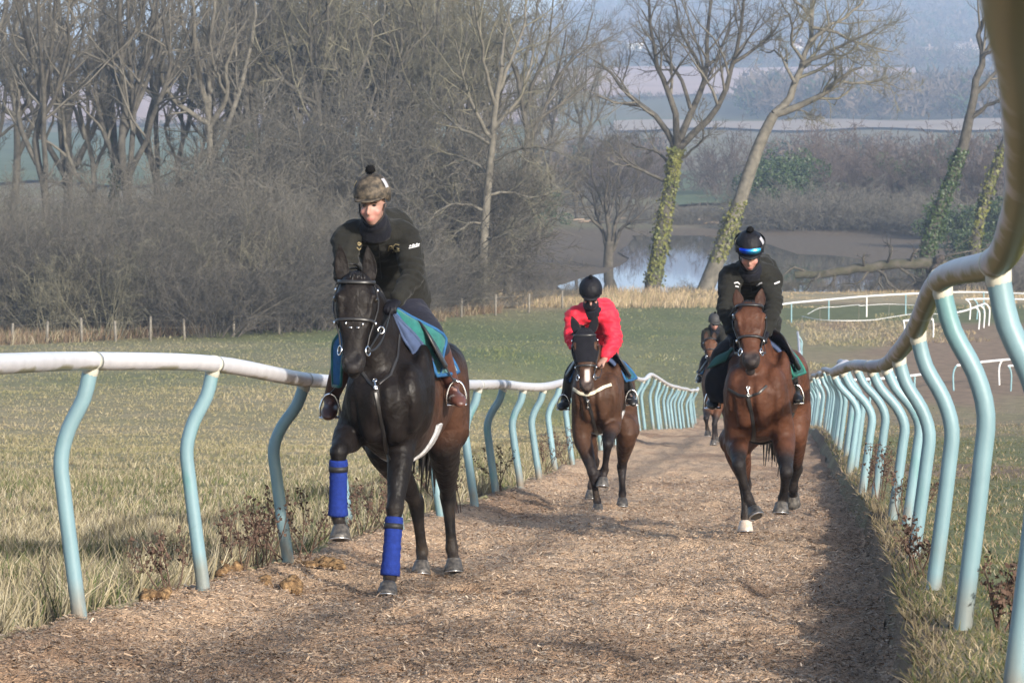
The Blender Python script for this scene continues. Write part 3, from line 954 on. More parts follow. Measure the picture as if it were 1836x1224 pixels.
    # muscle definition
    lx_ = (V - G0) @ rv / s; lb_ = (V - G0) @ np.array((math.sin(th), math.cos(th), 0)) / s; lh_ = (V[:, 2] - G0[2] - lift) / s
    front = (lb_ < 0.22) * (lb_ > -0.2)
    w = np.exp(-(lx_ / 0.028) ** 2) * smoothstep(0.86, 0.98, lh_) * (1 - smoothstep(1.16, 1.30, lh_)) * front
    V -= Nn * (w * 0.028 * s)[:, None]
    for q in (-1, 1):
        # crease between breast and upper arm
        w = np.exp(-((lx_ - q * (0.155 + 0.10 * (lh_ - 1.0))) / 0.020) ** 2) * smoothstep(0.84, 0.94, lh_) * (1 - smoothstep(1.08, 1.2, lh_)) * front
        V -= Nn * (w * 0.016 * s)[:, None]
        # shoulder groove
        w = np.exp(-((lb_ - 0.24 - 0.25 * (lh_ - 1.1)) / 0.03) ** 2) * smoothstep(1.0, 1.1, lh_) * (1 - smoothstep(1.35, 1.5, lh_)) * (lx_ * q > 0.08)
        V -= Nn * (w * 0.012 * s)[:, None]
    for q in (-1, 1):
        dent(hd.pt(0.13, q * 55), 0.03*s, 0.012*s); dent(hd.pt(0.40, q * 35), 0.03*s, 0.006*s)
    dark = np.asarray(sp['points'], float)
    hb = (V - G0) @ (bv / np.linalg.norm(bv)) / s
    hh = (V[:, 2] - G0[2] + 0.07 * hb * s) / s - lift
    if sp.get('black_legs', True):
        for leg, a0, a1 in ((sp['fl'], 0.45, 0.8), (sp['fr'], 0.45, 0.8), (sp['hl'], 0.5, 0.9), (sp['hr'], 0.5, 0.9)):
            E, K, Ft, C = (J(j) for j in leg[:4])
            def seg(a, b):
                ab = b - a; t = np.clip((V - a) @ ab / (ab @ ab), 0, 1)
                return np.linalg.norm(V - a - t[:, None] * ab, axis=1), t
            dd, t = seg(E, K)
            w = (dd < 0.13 * s) * smoothstep(a0, a1, t) * (hh < 0.95)
            for aa, bb in ((K, Ft), (Ft, C)):
                dd, t = seg(aa, bb)
                w = np.maximum(w, (1 - smoothstep(0.10*s, 0.13*s, dd)))
            w = w * (1 - smoothstep(0.80, 0.95, hh))
            col = lerp(col, dark, np.clip(w, 0, 1))
    mud = (1 - smoothstep(0.12, 0.62, hh)) * np.clip(0.25 + 0.9 * vnoise(V, 9.0, d0), 0, 1) * 0.30
    col = lerp(col, np.array((0.16, 0.115, 0.08)), mud)
    col = col * (1 + 0.22 * vnoise(V, 4.5, d0 + 4))[:, None]
    # belly / flank variation
    col = col * (1 + 0.25 * smoothstep(0.3, 0.9, hb) * sp.get('flank', 0.4))[:, None]
    if 'flankcol' in sp:
        col = lerp(col, np.asarray(sp['flankcol']), smoothstep(0.15, 0.6, hb) * (1 - smoothstep(1.2, 1.6, hb)) * (1 - smoothstep(1.2, 1.45, hh)) * smoothstep(0.75, 0.95, hh))
    for q in (-1, 1):
        w = dent(hd.pt(0.925, q * 48), 0.019*s, 0.020*s)
        col = lerp(col, np.array((0.004, 0.003, 0.003)), np.clip(w * 1.3, 0, 1))
    tt = (V - hd.p) @ hd.a / hd.L
    rad_h = np.linalg.norm((V - hd.p) - ((V - hd.p) @ hd.a)[:, None] * hd.a, axis=1)
    inh = (rad_h < 0.2 * s) * (hb < 0.0)
    col = lerp(col, np.asarray(sp.get('muzzlecol', sp['points'])), smoothstep(0.78, 0.9, tt) * inh * (tt < 1.2))
    # brown eye surrounds / ears
    if 'blaze' in sp:
        x = (V - hd.p) @ hd.r; fz = (V - hd.p) @ hd.f
        w = np.exp(-((x - 0.01) / sp['blaze'][2]) ** 4) * smoothstep(sp['blaze'][0], sp['blaze'][0] + 0.05, tt) * (1 - smoothstep(sp['blaze'][1], sp['blaze'][1] + 0.06, tt)) * (fz > 0) * inh
        col = lerp(col, np.array((0.62, 0.52, 0.48)), w)
    set_co(me, V); set_col(me, col)
    body = obj('body', me, M_coat, root)
    bvh = BVHTree.FromPolygons([tuple(v) for v in V], [tuple(p.vertices) for p in me.polygons])
    for e in sp['ears']:
        ge = Geo(); ear(ge, J(e[0]), J(e[1]), sp.get('ear_fwd', (0, -1, 0.1)), w=sp.get('earw', 0.042)*s)
        ge.obj('ear', M_coat, root, col=np.asarray(sp.get('earcol', sp['coat'])))
    # eyes
    for q in (-1, 1):
        ge = Geo(); c = hd.pt(0.27, q * 72, -0.004)
        ellipsoid(ge, c, (.020*s, .024*s, .019*s), n=12, k=8)
        ge.obj('eye', M_eye, root)
    # hooves
    for i, (C, ax, white) in enumerate(hoofs):
        hg, shg = hoof_geo(C - ax * 0.012, ax, np.array((math.sin(th) * -1, -1, 0.0)), s)
        ho = hg.obj('hoof', M_hoof_white if white else M_hoof, root)
        shg.obj('horseshoe', M_shoe, ho)
    # mane, forelock, tail: many thin tapering locks in one mesh each
    def locks(name, roots, dirs, length, r, droop, seed, n=None):
        rr = np.random.default_rng(seed); g2 = Geo()
        for p, d in zip(roots, dirs):
            p = np.asarray(p, float); d = nrm(d); L = length * rr.uniform(0.7, 1.15)
            pts = [p]; v = d.copy()
            for k in range(5):
                v = nrm(v + np.array((rr.normal(0, .10), rr.normal(0, .10), -droop + rr.normal(0, .05))))
                pts.append(pts[-1] + v * (L / 5))
            sweep(g2, pts, [r, r, r * .9, r * .7, r * .5, r * .15], n=5, m=1, round_cap=False)
        return g2.obj(name, M_hair, root)
    rr = np.random.default_rng(int(d0 * 10))
    crest = []
    for k in range(90):
        t = k / 89
        pA = hd.pt(-0.02, 180, 0.0); pB = loc(0, .38, 1.58)
        c = pA * (1 - t) + pB * t + np.array((0, 0, 0.10 * math.sin(math.pi * t)))
        l_, n_, i_, d_ = bvh.find_nearest(Vector(c))
        crest.append(np.array(l_) - np.array(n_) * 0.004)
    locks('mane', crest, [(rr.uniform(-0.9, -0.2), rr.uniform(-.2, .4), 0.7) for _ in crest], 0.17*s, 0.011*s, 0.45, 5)
    fr = [hd.pt(0.0 + rr.uniform(-.03, .03), rr.uniform(-35, 35), -0.006) for _ in range(26)]
    locks('forelock', fr, [hd.a * 0.8 + hd.f * 0.55 + hd.r * rr.uniform(-.4, .4) for _ in fr], sp.get('forelock', 0.085)*s, 0.006*s, 0.75, 6)
    tb = loc(0, 1.80, 1.32)
    tl = [tb + np.array((rr.normal(0, .025), rr.normal(0, .02), rr.normal(0, .03))) for _ in range(70)]
    locks('tail', tl, [bv * 0.9 + np.array((rr.normal(0, .12) + sp.get('tailx', 0.0), rr.normal(0, .1), -0.2)) for _ in tl], 0.85*s, 0.018*s, 0.55, 8)
    sp.update(root=root, head=hd, bvh=bvh, G0=G0, J=J, s=s, rv=rv, bv=bv, wraps=wraps)
    return sp

def ring_strap(name, hd, t, off, w, m, parent, a0=0, a1=360, tilt=0.0, r=0.006):
    path = []
    for a in np.linspace(a0, a1, 33):
        tt = t + tilt * math.cos(math.radians(a))
        p = hd.pt(tt, a, off); q = hd.pt(tt, a, off + 0.02)
        path.append((p, nrm(q - p)))
    return band(name, path, w, r, m, parent)

def bridle(sp, m=None, noseband_t=0.50, brow_mat=None):
    m = m or M_leather
    hd, root, s = sp['head'], sp['root'], sp['s']
    br = ring_strap('bridle', hd, noseband_t, 0.012, 0.009*s, m, root)
    ring_strap('browband', hd, 0.07, 0.014, 0.010*s, brow_mat or m, br, -100, 100, tilt=0.05)
    # crown piece behind the ears and cheek pieces
    for q in (-1, 1):
        ts = [0.02, 0.12, 0.25, 0.36, noseband_t, 0.64, 0.76]
        path = [(hd.pt(t, q * a, 0.012), nrm(hd.pt(t, q * a, 0.05) - hd.pt(t, q * a, 0.0))) for t, a in zip(ts, [112, 105, 97, 92, 88, 84, 80])]
        band('cheek_piece', path, 0.007*s, 0.004, m, br)
        c = hd.pt(0.80, q * 82, 0.016)
        gt = Geo(); torus(gt, c, 0.027*s, 0.0048*s, hd.r * q + hd.f * 0.5)
        gt.obj('bit_ring', M_steel, br)
        gt = Geo(); ellipsoid(gt, hd.pt(0.13, q * 103, 0.02), (.009, .012, .012), n=8, k=6)
        gt.obj('buckle', M_steel, br)
        gt = Geo(); ellipsoid(gt, hd.pt(noseband_t, q * 92, 0.02), (.009, .010, .013), n=8, k=6)
        gt.obj('buckle', M_steel, br)
        path = [(hd.pt(t, q * a, 0.012), nrm(hd.pt(t, q * a, 0.05) - hd.pt(t, q * a, 0.0))) for t, a in zip([0.80, 0.86, 0.885], [80, 120, 180])]
        sp.setdefault('bits', {})[q] = c
    sp['bridle'] = br
    return br

def saddlery(sp, cloth=M_teal, edge=M_blue, pad=M_slate, b0=0.34, b1=0.98, flare=0.10, drop=0.44, girth=True, girth_mat=None, flip=0.0, cloth_name='saddle_cloth'):
    """saddle pad, cloth, small exercise saddle and girth on the horse's back"""
    loc, root, s = sp['loc'], sp['root'], sp['s']
    def profile(b, u, off, fl):
        # u -1..1 across the back; arc over the trunk, flaring away at the hem
        a = abs(u)
        ang = a * drop * math.pi
        w = np.interp(b, [0.11, .32, .62, .95, 1.25, 1.5], [.19, .235, .262, .285, .275, .27]) + off
        hh = np.interp(b, [0.11, .32, .62, .95, 1.25], [.25, .35, .375, .36, .315]) + off + 0.03
        h0 = np.interp(b, [0.11, .32, .62, .95, 1.25], [1.13, 1.12, 1.12, 1.14, 1.19])
        x = math.sin(min(ang, math.pi * 0.52)) * w + fl * smoothstep(0.3, 1.0, a) * (1 + 0.25 * math.sin(b * 17 + u * 3))
        z = h0 + math.cos(ang) * hh + 0.04 * math.exp(-(a / 0.12) ** 2)
        return loc(math.copysign(x, u) if u else 0, b, z)
    def sheet(name, b0, b1, off, fl, drop_u, m, parent, th=0.012, nb=14, nu=33):
        T = np.linspace(b0, b1, nb); U = np.linspace(-drop_u, drop_u, nu)
        top = np.array([[profile(b, u, off, fl * (0.6 + 0.6 * (b - b0) / (b1 - b0))) for u in U] for b in T])
        bot = np.array([[profile(b, u, off - th, fl * (0.6 + 0.6 * (b - b0) / (b1 - b0))) for u in U] for b in T])
        V = np.concatenate([top.reshape(-1, 3), bot.reshape(-1, 3)])
        i = np.arange(nb - 1)[:, None] * nu; j = np.arange(nu - 1)[None, :]
        Q = np.stack([i + j, i + j + 1, i + nu + j + 1, i + nu + j], -1).reshape(-1, 4)
        o2 = nb * nu
        Qb = Q[:, ::-1] + o2
        rim = []
        loop = list(range(nu)) + [r * nu + nu - 1 for r in range(1, nb)] + [(nb-1)*nu + c for c in range(nu - 2, -1, -1)] + [r * nu for r in range(nb - 2, 0, -1)]
        for a_, b_ in zip(loop, loop[1:] + loop[:1]): rim.append((b_, a_, a_ + o2, b_ + o2))
        g = Geo(); g.add(V, np.concatenate([Q, Qb, np.array(rim)]))
        o = g.obj(name, m, parent)
        return o, [top.reshape(-1, 3)[k] for k in loop]
    c, loop = sheet(cloth_name, b0, b1, 0.030, flare, 0.86, cloth, root)
    g = Geo(); L = np.array(loop + loop[:1]); sweep(g, L, [0.013*s] * len(L), n=6, m=1, round_cap=False); g.obj('binding', edge, c)
    p, loop = sheet('saddle_pad', b0 - 0.06, b0 + 0.42, 0.050, flare * 0.55, 0.70, pad, root, th=0.025)
    # saddle: seat and flaps
    g = Geo()
    sweep(g, [loc(0, b0 + 0.02, 1.60), loc(0, b0 + 0.15, 1.575), loc(0, b0 + 0.34, 1.565), loc(0, b0 + 0.46, 1.60)], [(.07*s, .035*s), (.11*s, .035*s), (.15*s, .04*s), (.14*s, .03*s)], n=14, m=4, ref=(0, 0, 1))
    sd = g.obj('saddle', M_leather, root)
    for q in (-1, 1):
        g = Geo()
        pts = [profile(b0 + 0.10, q * 0.25, 0.075, flare * 0.4), profile(b0 + 0.06, q * 0.5, 0.085, flare * 0.4), profile(b0 + 0.05, q * 0.80, 0.085, flare * 0.5)]
        sweep(g, pts, [(.14*s, .02*s), (.15*s, .02*s), (.08*s, .02*s)], n=12, m=4, ref=(q, 0, 0.2))
        g.obj('saddle_flap', M_leather, sd)
    if girth:
        path = []
        for a in np.linspace(112, 248, 26):
            ar = math.radians(a)
            w = .262 + 0.012; hh = .375 + 0.012
            p = loc(math.sin(ar) * w, 0.66, 1.12 + math.cos(ar) * hh)
            l_, n_, i_, d_ = sp['bvh'].find_nearest(Vector(p))
            path.append((np.array(l_) + np.array(n_) * 0.012, np.array(n_)))
        band('girth', path, 0.075*s, 0.008, girth_mat or M_girth, root)
    return c

def bandage(sp, K, Ft):
    g = Geo()
    a = K + (Ft - K) * 0.12; b = K + (Ft - K) * 0.98
    n = 26
    pts = [a + (b - a) * t for t in np.linspace(0, 1, n)]
    rb = random.Random(int(a[2] * 1000))
    r = [0.053 + 0.004 * (k / (n - 1)) + 0.0048 * ((k * 0.37) % 1.0) + rb.uniform(-.0016, .0016) - 0.005 * math.sin(math.pi * k / (n-1)) for k in range(n)]
    sweep(g, pts, r, n=16, m=1, ref=(0, 1, 0.2), round_cap=False)
    w = g.obj('leg_bandage', M_wrap, sp['root'])
    g = Geo(); c = a + (b - a) * 0.16; d = nrm(b - a)
    sweep(g, [c - d * 0.016, c + d * 0.016], [0.0575, 0.0575], n=16, m=1, ref=(0, 1, 0.2), round_cap=False)
    g.obj('bandage_strap', M_strap, w)

def draw(sp, name, pxs, w, m, parent=None, th=0.004, off=0.004):
    path = ray_path(sp['bvh'], pxs, off)
    if len(path) > 3:
        return band(name, path, w, th, m, parent or sp['root'])

DOWN = np.array((0, -0.25, -1.0))
H1 = dict(d0=19.75, cx=684, heading=8.0, coat=(0.0080, 0.0060, 0.0054), points=(0.007, 0.006, 0.006), flankcol=(0.055, 0.026, 0.016), muzzlecol=(0.018, 0.016, 0.016), voxel=0.0125,
    label='near-black horse with bright blue leg bandages cantering up the woodchip track',
    poll=(640, 494, -0.22), muzzle=(633, 664, -0.42), facew=1.03, roll=-0.03,
    ears=[((614, 497, -0.18), (609, 438, -0.16)), ((664, 497, -0.18), (659, 441, -0.16))],
    fl=[(630, 772, 0.30), (607, 810, -0.10), (606, 926, -0.08), (611, 948, -0.12), (0.02, -0.35, -1.0)],
    fr=[(724, 768, 0.28), (708, 912, 0.02), (699, 1034, -0.06), (696, 1050, -0.13), (-0.02, -0.45, -1.0)],
    hl=[(686, 800, 1.25), (746, 900, 1.75), (757, 988, 1.85), (756, 1011, 1.80), (0.0, -0.3, -1.0)],
    hr=[(796, 790, 1.38), (803, 888, 1.85), (810, 982, 1.85), (814, 1007, 1.80), (0.05, -0.3, -1.0)])
build_horse(H1)
bridle(H1, noseband_t=0.50)
saddlery(H1, flare=0.02, b0=0.42, b1=0.95)
for K, Ft in H1['wraps']: bandage(H1, K, Ft)
def wing(sp, name, rows, m, edge, th=0.010):
    """front skirt of the saddle cloth flaring over the rider's knee: rows of (inner, outer) corners"""
    J = sp['J']; n = 9
    ins, _ = catmull([J(r[0]) for r in rows], [1.0] * len(rows), 4); outs, _ = catmull([J(r[1]) for r in rows], [1.0] * len(rows), 4)
    top = []
    for i, (a, b) in enumerate(zip(ins, outs)):
        for k in range(n):
            t = k / (n - 1); p = a * (1 - t) + b * t
            p = p + np.array((0, -0.025 * math.sin(t * math.pi) - 0.012 * math.sin(i * 1.1 + t * 5), 0.006 * math.sin(i * .9 + 4 * t)))
            top.append(p)
    top = np.array(top); bot = top + np.array((0, th, 0)); R = len(ins)
    i = np.arange(R - 1)[:, None] * n; j = np.arange(n - 1)[None, :]
    Q = np.stack([i + j, i + j + 1, i + n + j + 1, i + n + j], -1).reshape(-1, 4); o2 = R * n
    loop = list(range(n)) + [r * n + n - 1 for r in range(1, R)] + [(R-1)*n + c for c in range(n - 2, -1, -1)] + [r * n for r in range(R - 2, 0, -1)]
    rim = [(b, a, a + o2, b + o2) for a, b in zip(loop, loop[1:] + loop[:1])]
    g = Geo(); g.add(np.concatenate([top, bot]), np.concatenate([Q, Q[:, ::-1] + o2, np.array(rim)])); o = g.obj(name, m, sp['root'])
    if edge is not None:
        L = np.array([top[k] for k in loop + loop[:1]]); g = Geo(); sweep(g, L, [0.010] * len(L), n=6, m=1, round_cap=False); g.obj('binding', edge, o)
wing(H1, 'cloth_skirt', [((703, 551, .26), (716, 554, .30)), ((724, 585, .28), (794, 600, .46)), ((744, 630, .32), (795, 632, .48)), ((760, 668, .36), (789, 676, .46))], M_teal, M_blue)
wing(H1, 'pad_skirt', [((701, 556, .22), (707, 559, .24)), ((716, 590, .24), (744, 602, .30)), ((733, 622, .27), (768, 634, .36)), ((744, 640, .30), (762, 650, .36))], M_slate, M_slate)
wing(H1, 'cloth_skirt', [((618, 590, .28), (610, 592, .30)), ((616, 620, .30), (597, 618, .40)), ((613, 660, .33), (596, 660, .44)), ((611, 690, .36), (597, 694, .44))], M_blue, M_teal)
H2 = dict(d0=31.45, cx=1067, heading=5.5, coat=(0.050, 0.025, 0.015), points=(0.014, 0.011, 0.011), voxel=0.015, muzzlecol=(0.05, 0.035, 0.03), scale=0.96,
    label='small bay horse in a black face hood with a white nose snip',
    poll=(1048, 594, -0.20), muzzle=(1052, 698, -0.42), blaze=(0.66, 0.86, 0.022), roll=0.06,
    ears=[((1036, 595, -0.16), (1025, 569, -0.15)), ((1061, 594, -0.16), (1071, 567, -0.15))],
    fl=[(1043, 778, 0.22), (1062, 846, -0.02), (1071, 899, 0.02), (1072, 908, -0.02), (0.02, -0.25, -1.0)],
    fr=[(1098, 756, 0.20), (1090, 796, -0.18), (1084, 843, -0.02), (1081, 860, -0.06), (-0.03, -0.3, -1.0)],
    hl=[(1050, 780, 1.2), (1066, 828, 1.55), (1060, 872, 1.45), (1060, 882, 1.42), (0, -0.2, -1.0)],
    hr=[(1124, 775, 1.15), (1115, 836, 1.52), (1116, 886, 1.36), (1116, 896, 1.33), (0, -0.2, -1.0)])
build_horse(H2)
def hood(sp):
    hd, s = sp['head'], sp['s']
    g = Geo()
    n = 40
    ts = np.linspace(-0.045, 0.56, 26)
    V = np.array([[hd.pt(t, a, 0.009) for a in np.arange(n) * 360.0 / n] for t in ts]).reshape(-1, 3)
    Q = []
    for i in range(len(ts) - 1):
        for j in range(n):
            a = (j + 0.5) * 360 / n; t = (ts[i] + ts[i+1]) / 2
            aa = a if a < 180 else 360 - a
            if ((t - 0.28) / 0.085) ** 2 + ((aa - 66) / 24.0) ** 2 < 1: continue
            if t > 0.42 and aa > 120: continue
            Q.append((i*n + j, i*n + (j+1) % n, (i+1)*n + (j+1) % n, (i+1)*n + j))
    g.add(V, np.array(Q))
    h = g.obj('face_hood', M_blackcloth, sp['root'])
    for e in sp['ears']:
        g = Geo(); ear(g, sp['J'](e[0]), sp['J'](e[1]) + np.array((0, 0, 0.012)), (0, -1, 0.1), w=0.043)
        g.obj('ear_cover', M_blackcloth, h)
hood(H2)
bridle(H2, noseband_t=0.62)
saddlery(H2, cloth=mat('blue_green_cloth', (0.012, 0.10, 0.14), 0.85, nvar=0.25), flare=0.05)
H3 = dict(d0=25.45, cx=1350, heading=10.0, coat=(0.064, 0.026, 0.0145), points=(0.013, 0.011, 0.011), voxel=0.014, muzzlecol=(0.03, 0.024, 0.023),
    label='bright bay horse with black legs cantering beside the right-hand rail', earcol=(0.032, 0.014, 0.009),
    poll=(1343, 545, -0.20), muzzle=(1347, 655, -0.52), facew=1.0,
    ears=[((1325, 548, -0.16), (1320, 518, -0.12)), ((1361, 548, -0.16), (1366, 517, -0.12))],
    fl=[(1321, 786, 0.25), (1325, 834, -0.08), (1341, 892, -0.02), (1352, 914, -0.08), (0.35, -0.55, -0.8)],
    fr=[(1404, 780, 0.25), (1410, 846, -0.12), (1404, 893, 0.10), (1401, 905, 0.08), (-0.05, -0.3, -1.0)],
    hl=[(1322, 800, 1.0), (1336, 868, 1.35), (1337, 926, 1.28), (1337, 938, 1.26), (0.0, -0.25, -1.0), True],
    hr=[(1424, 770, 1.3), (1428, 840, 1.75), (1422, 874, 1.85), (1422, 888, 1.95), (0.05, 0.55, -0.8)])
build_horse(H3)
bridle(H3, noseband_t=0.60, m=M_leather)
saddlery(H3, flare=0.02, b0=0.42, b1=0.95, girth_mat=M_leather, cloth=mat('dark_green_cloth', (0.012, 0.075, 0.065), 0.85, nvar=0.25), edge=mat('green_binding', (0.012, 0.11, 0.085), 0.8))
M_dkgreen = mat('dark_green_felt', (0.010, 0.065, 0.058), 0.85, nvar=0.3)
wing(H3, 'cloth_skirt', [((1366, 620, .26), (1372, 618, .30)), ((1380, 638, .28), (1404, 638, .42)), ((1402, 662, .33), (1428, 662, .48)), ((1415, 680, .37), (1430, 678, .48))], M_dkgreen, None)
wing(H3, 'pad_skirt', [((1366, 626, .24), (1371, 626, .26)), ((1376, 646, .25), (1392, 648, .32)), ((1392, 664, .28), (1404, 668, .36))], M_slate, None)
wing(H3, 'cloth_skirt', [((1318, 622, .26), (1310, 624, .30)), ((1308, 636, .28), (1284, 640, .42)), ((1300, 650, .32), (1266, 660, .46))], M_dkgreen, None)
wing(H3, 'black_skirt', [((1314, 638, .30), (1306, 640, .34)), ((1306, 665, .32), (1270, 668, .44)), ((1303, 700, .34), (1264, 695, .46)), ((1303, 722, .36), (1274, 722, .46))], M_blackcloth, None)
H4 = dict(d0=59.3, cx=1287, heading=3.0, coat=(0.070, 0.031, 0.017), earcol=(0.03, 0.014, 0.009), points=(0.015, 0.012, 0.012), voxel=0.02,
    label='distant bay horse coming up the track behind the bright bay',
    poll=(1273, 607, -0.22), muzzle=(1275, 648, -0.50),
    ears=[((1266, 607, -0.18), (1267, 594, -0.16)), ((1280, 607, -0.18), (1281, 595, -0.16))],
    fl=[(1270, 727, 0.25), (1266, 750, -0.12), (1268, 768, 0.08), (1269, 774, 0.05), (0, -0.1, -1.0)],
    fr=[(1288, 727, 0.22), (1281, 760, -0.02), (1279, 787, -0.06), (1279, 791, -0.08), (0, -0.3, -1.0)],
    hl=[(1280, 725, 1.2), (1282, 752, 1.6), (1284, 780, 1.5), (1284, 785, 1.48), (0, -0.2, -1.0)],
    hr=[(1302, 725, 1.2), (1302, 752, 1.6), (1301, 778, 1.5), (1301, 783, 1.48), (0, -0.2, -1.0)])
build_horse(H4)
bridle(H4, noseband_t=0.55)
saddlery(H4, flare=0.06)
# ------------------------------------------------------------------ riders
M_skin = mat('skin', attr=True, rough=0.5, nscale=30, nvar=0.06, spec=0.35)
def cloth_mat(name, c, **k):
    kw = dict(rough=0.85, nscale=6, nvar=0.30, spec=0.2, bump=0.6, bscale=11, bdist=0.04, sheen=0.05); kw.update(k)
    return mat(name, c, **kw)
M_jkt_olive = cloth_mat('dark_olive_jacket', (0.0105, 0.0105, 0.009))
M_jkt_black = cloth_mat('black_waxed_jacket', (0.0095, 0.0095, 0.008))
M_jkt_red = cloth_mat('red_padded_jacket', (0.52, 0.016, 0.036), rough=0.6)
M_navy = cloth_mat('navy_breeches', (0.011, 0.012, 0.022))
M_grey = cloth_mat('charcoal_breeches', (0.020, 0.018, 0.020))
M_neck = cloth_mat('navy_neck_warmer', (0.004, 0.0045, 0.009))
M_black = cloth_mat('black_silk', (0.006, 0.006, 0.009), rough=0.6, sheen=0.0)
M_brow = mat('eyebrow_hair', (0.06, 0.035, 0.022), 0.9)
M_pom = mat('pompom_wool', (0.006, 0.006, 0.007), 0.95, nscale=60, nvar=0.5, spec=0.1)
M_gold = mat('gold_thread', (0.21, 0.17, 0.095), 0.6, nvar=0.2)
M_lens = mat('dark_lens', (0.01, 0.01, 0.012), 0.08, nvar=0.0, spec=0.9)
M_patch = mat('pale_patch', (0.30, 0.30, 0.33), 0.6, nvar=0.2)
M_whiteprint = mat('white_print', (0.45, 0.45, 0.47), 0.6, nvar=0.1)
def camo():
    m = mat('camouflage_silk', (0.016, 0.014, 0.012), 0.75, nscale=26, nvar=0.35, color2=(0.085, 0.066, 0.046), ndetail=3.0)
    return m
M_camo = camo()
def goggle_mat():
    m = bpy.data.materials.new('mirror_goggle_lens'); m.use_nodes = True
    N = m.node_tree.nodes; K = m.node_tree.links; b = N['Principled BSDF']
    lw = N.new('ShaderNodeTexCoord'); sp = N.new('ShaderNodeSeparateXYZ'); K.new(lw.outputs['Normal'], sp.inputs[0])
    cr = N.new('ShaderNodeValToRGB')
    cr.color_ramp.elements[0].position = 0.25; cr.color_ramp.elements[0].color = (0.01, 0.05, 0.5, 1)
    cr.color_ramp.elements[1].position = 0.8; cr.color_ramp.elements[1].color = (0.08, 0.55, 0.9, 1)
    mr = N.new('ShaderNodeMapRange'); mr.inputs['From Min'].default_value = -0.7; mr.inputs['From Max'].default_value = 0.7
    K.new(sp.outputs['X'], mr.inputs['Value']); K.new(mr.outputs['Result'], cr.inputs[0]); K.new(cr.outputs[0], b.inputs['Base Color'])
    b.inputs['Metallic'].default_value = 0.9; b.inputs['Roughness'].default_value = 0.18
    return m
M_goggle = goggle_mat()

def hand(g, wrist, tip, palm_n, curl, s=1.0, thumb=1, grow=0.0):
    """palm and five curled fingers; wrist -> knuckles direction, palm_n the palm's inner side"""
    wrist = np.asarray(wrist, float); a = nrm(np.asarray(tip) - wrist); n = nrm(np.asarray(palm_n) - a * np.dot(palm_n, a)); r = np.cross(a, n)
    kn = wrist + a * 0.085 * s
    sweep(g, [wrist - a * 0.02, wrist + a * 0.03 * s, kn], [(0.028*s + grow, 0.02*s + grow), (0.036*s + grow, 0.019*s + grow), (0.040*s + grow, 0.016*s + grow)], n=12, m=3, ref=n)
    for k, (o, L) in enumerate(((-0.030, 0.058), (-0.010, 0.068), (0.010, 0.064), (0.029, 0.050))):
        p = kn + r * o * s - a * 0.008
        pts = [p]; ang = 0.15
        for seg, da in ((0.42, curl), (0.33, curl * 1.1), (0.25, curl * 0.9)):
            d = a * math.cos(ang) + n * math.sin(ang)
            pts.append(pts[-1] + d * (L * 1.15 * seg * s)); ang += da
        sweep(g, pts, [0.0098*s + grow, 0.0092*s + grow, 0.0085*s + grow, 0.0070*s + grow], n=8, m=3, ref=r)
    tb = wrist + a * 0.03 * s + r * (-0.032 * s * thumb)
    sweep(g, [tb, tb + a * 0.025*s + r * (-0.018*s*thumb) + n * 0.015*s, tb + a * 0.052*s + r * (-0.010*s*thumb) + n * 0.032*s], [0.0125*s + grow, 0.0105*s + grow, 0.0075*s + grow], n=8, m=3, ref=n)

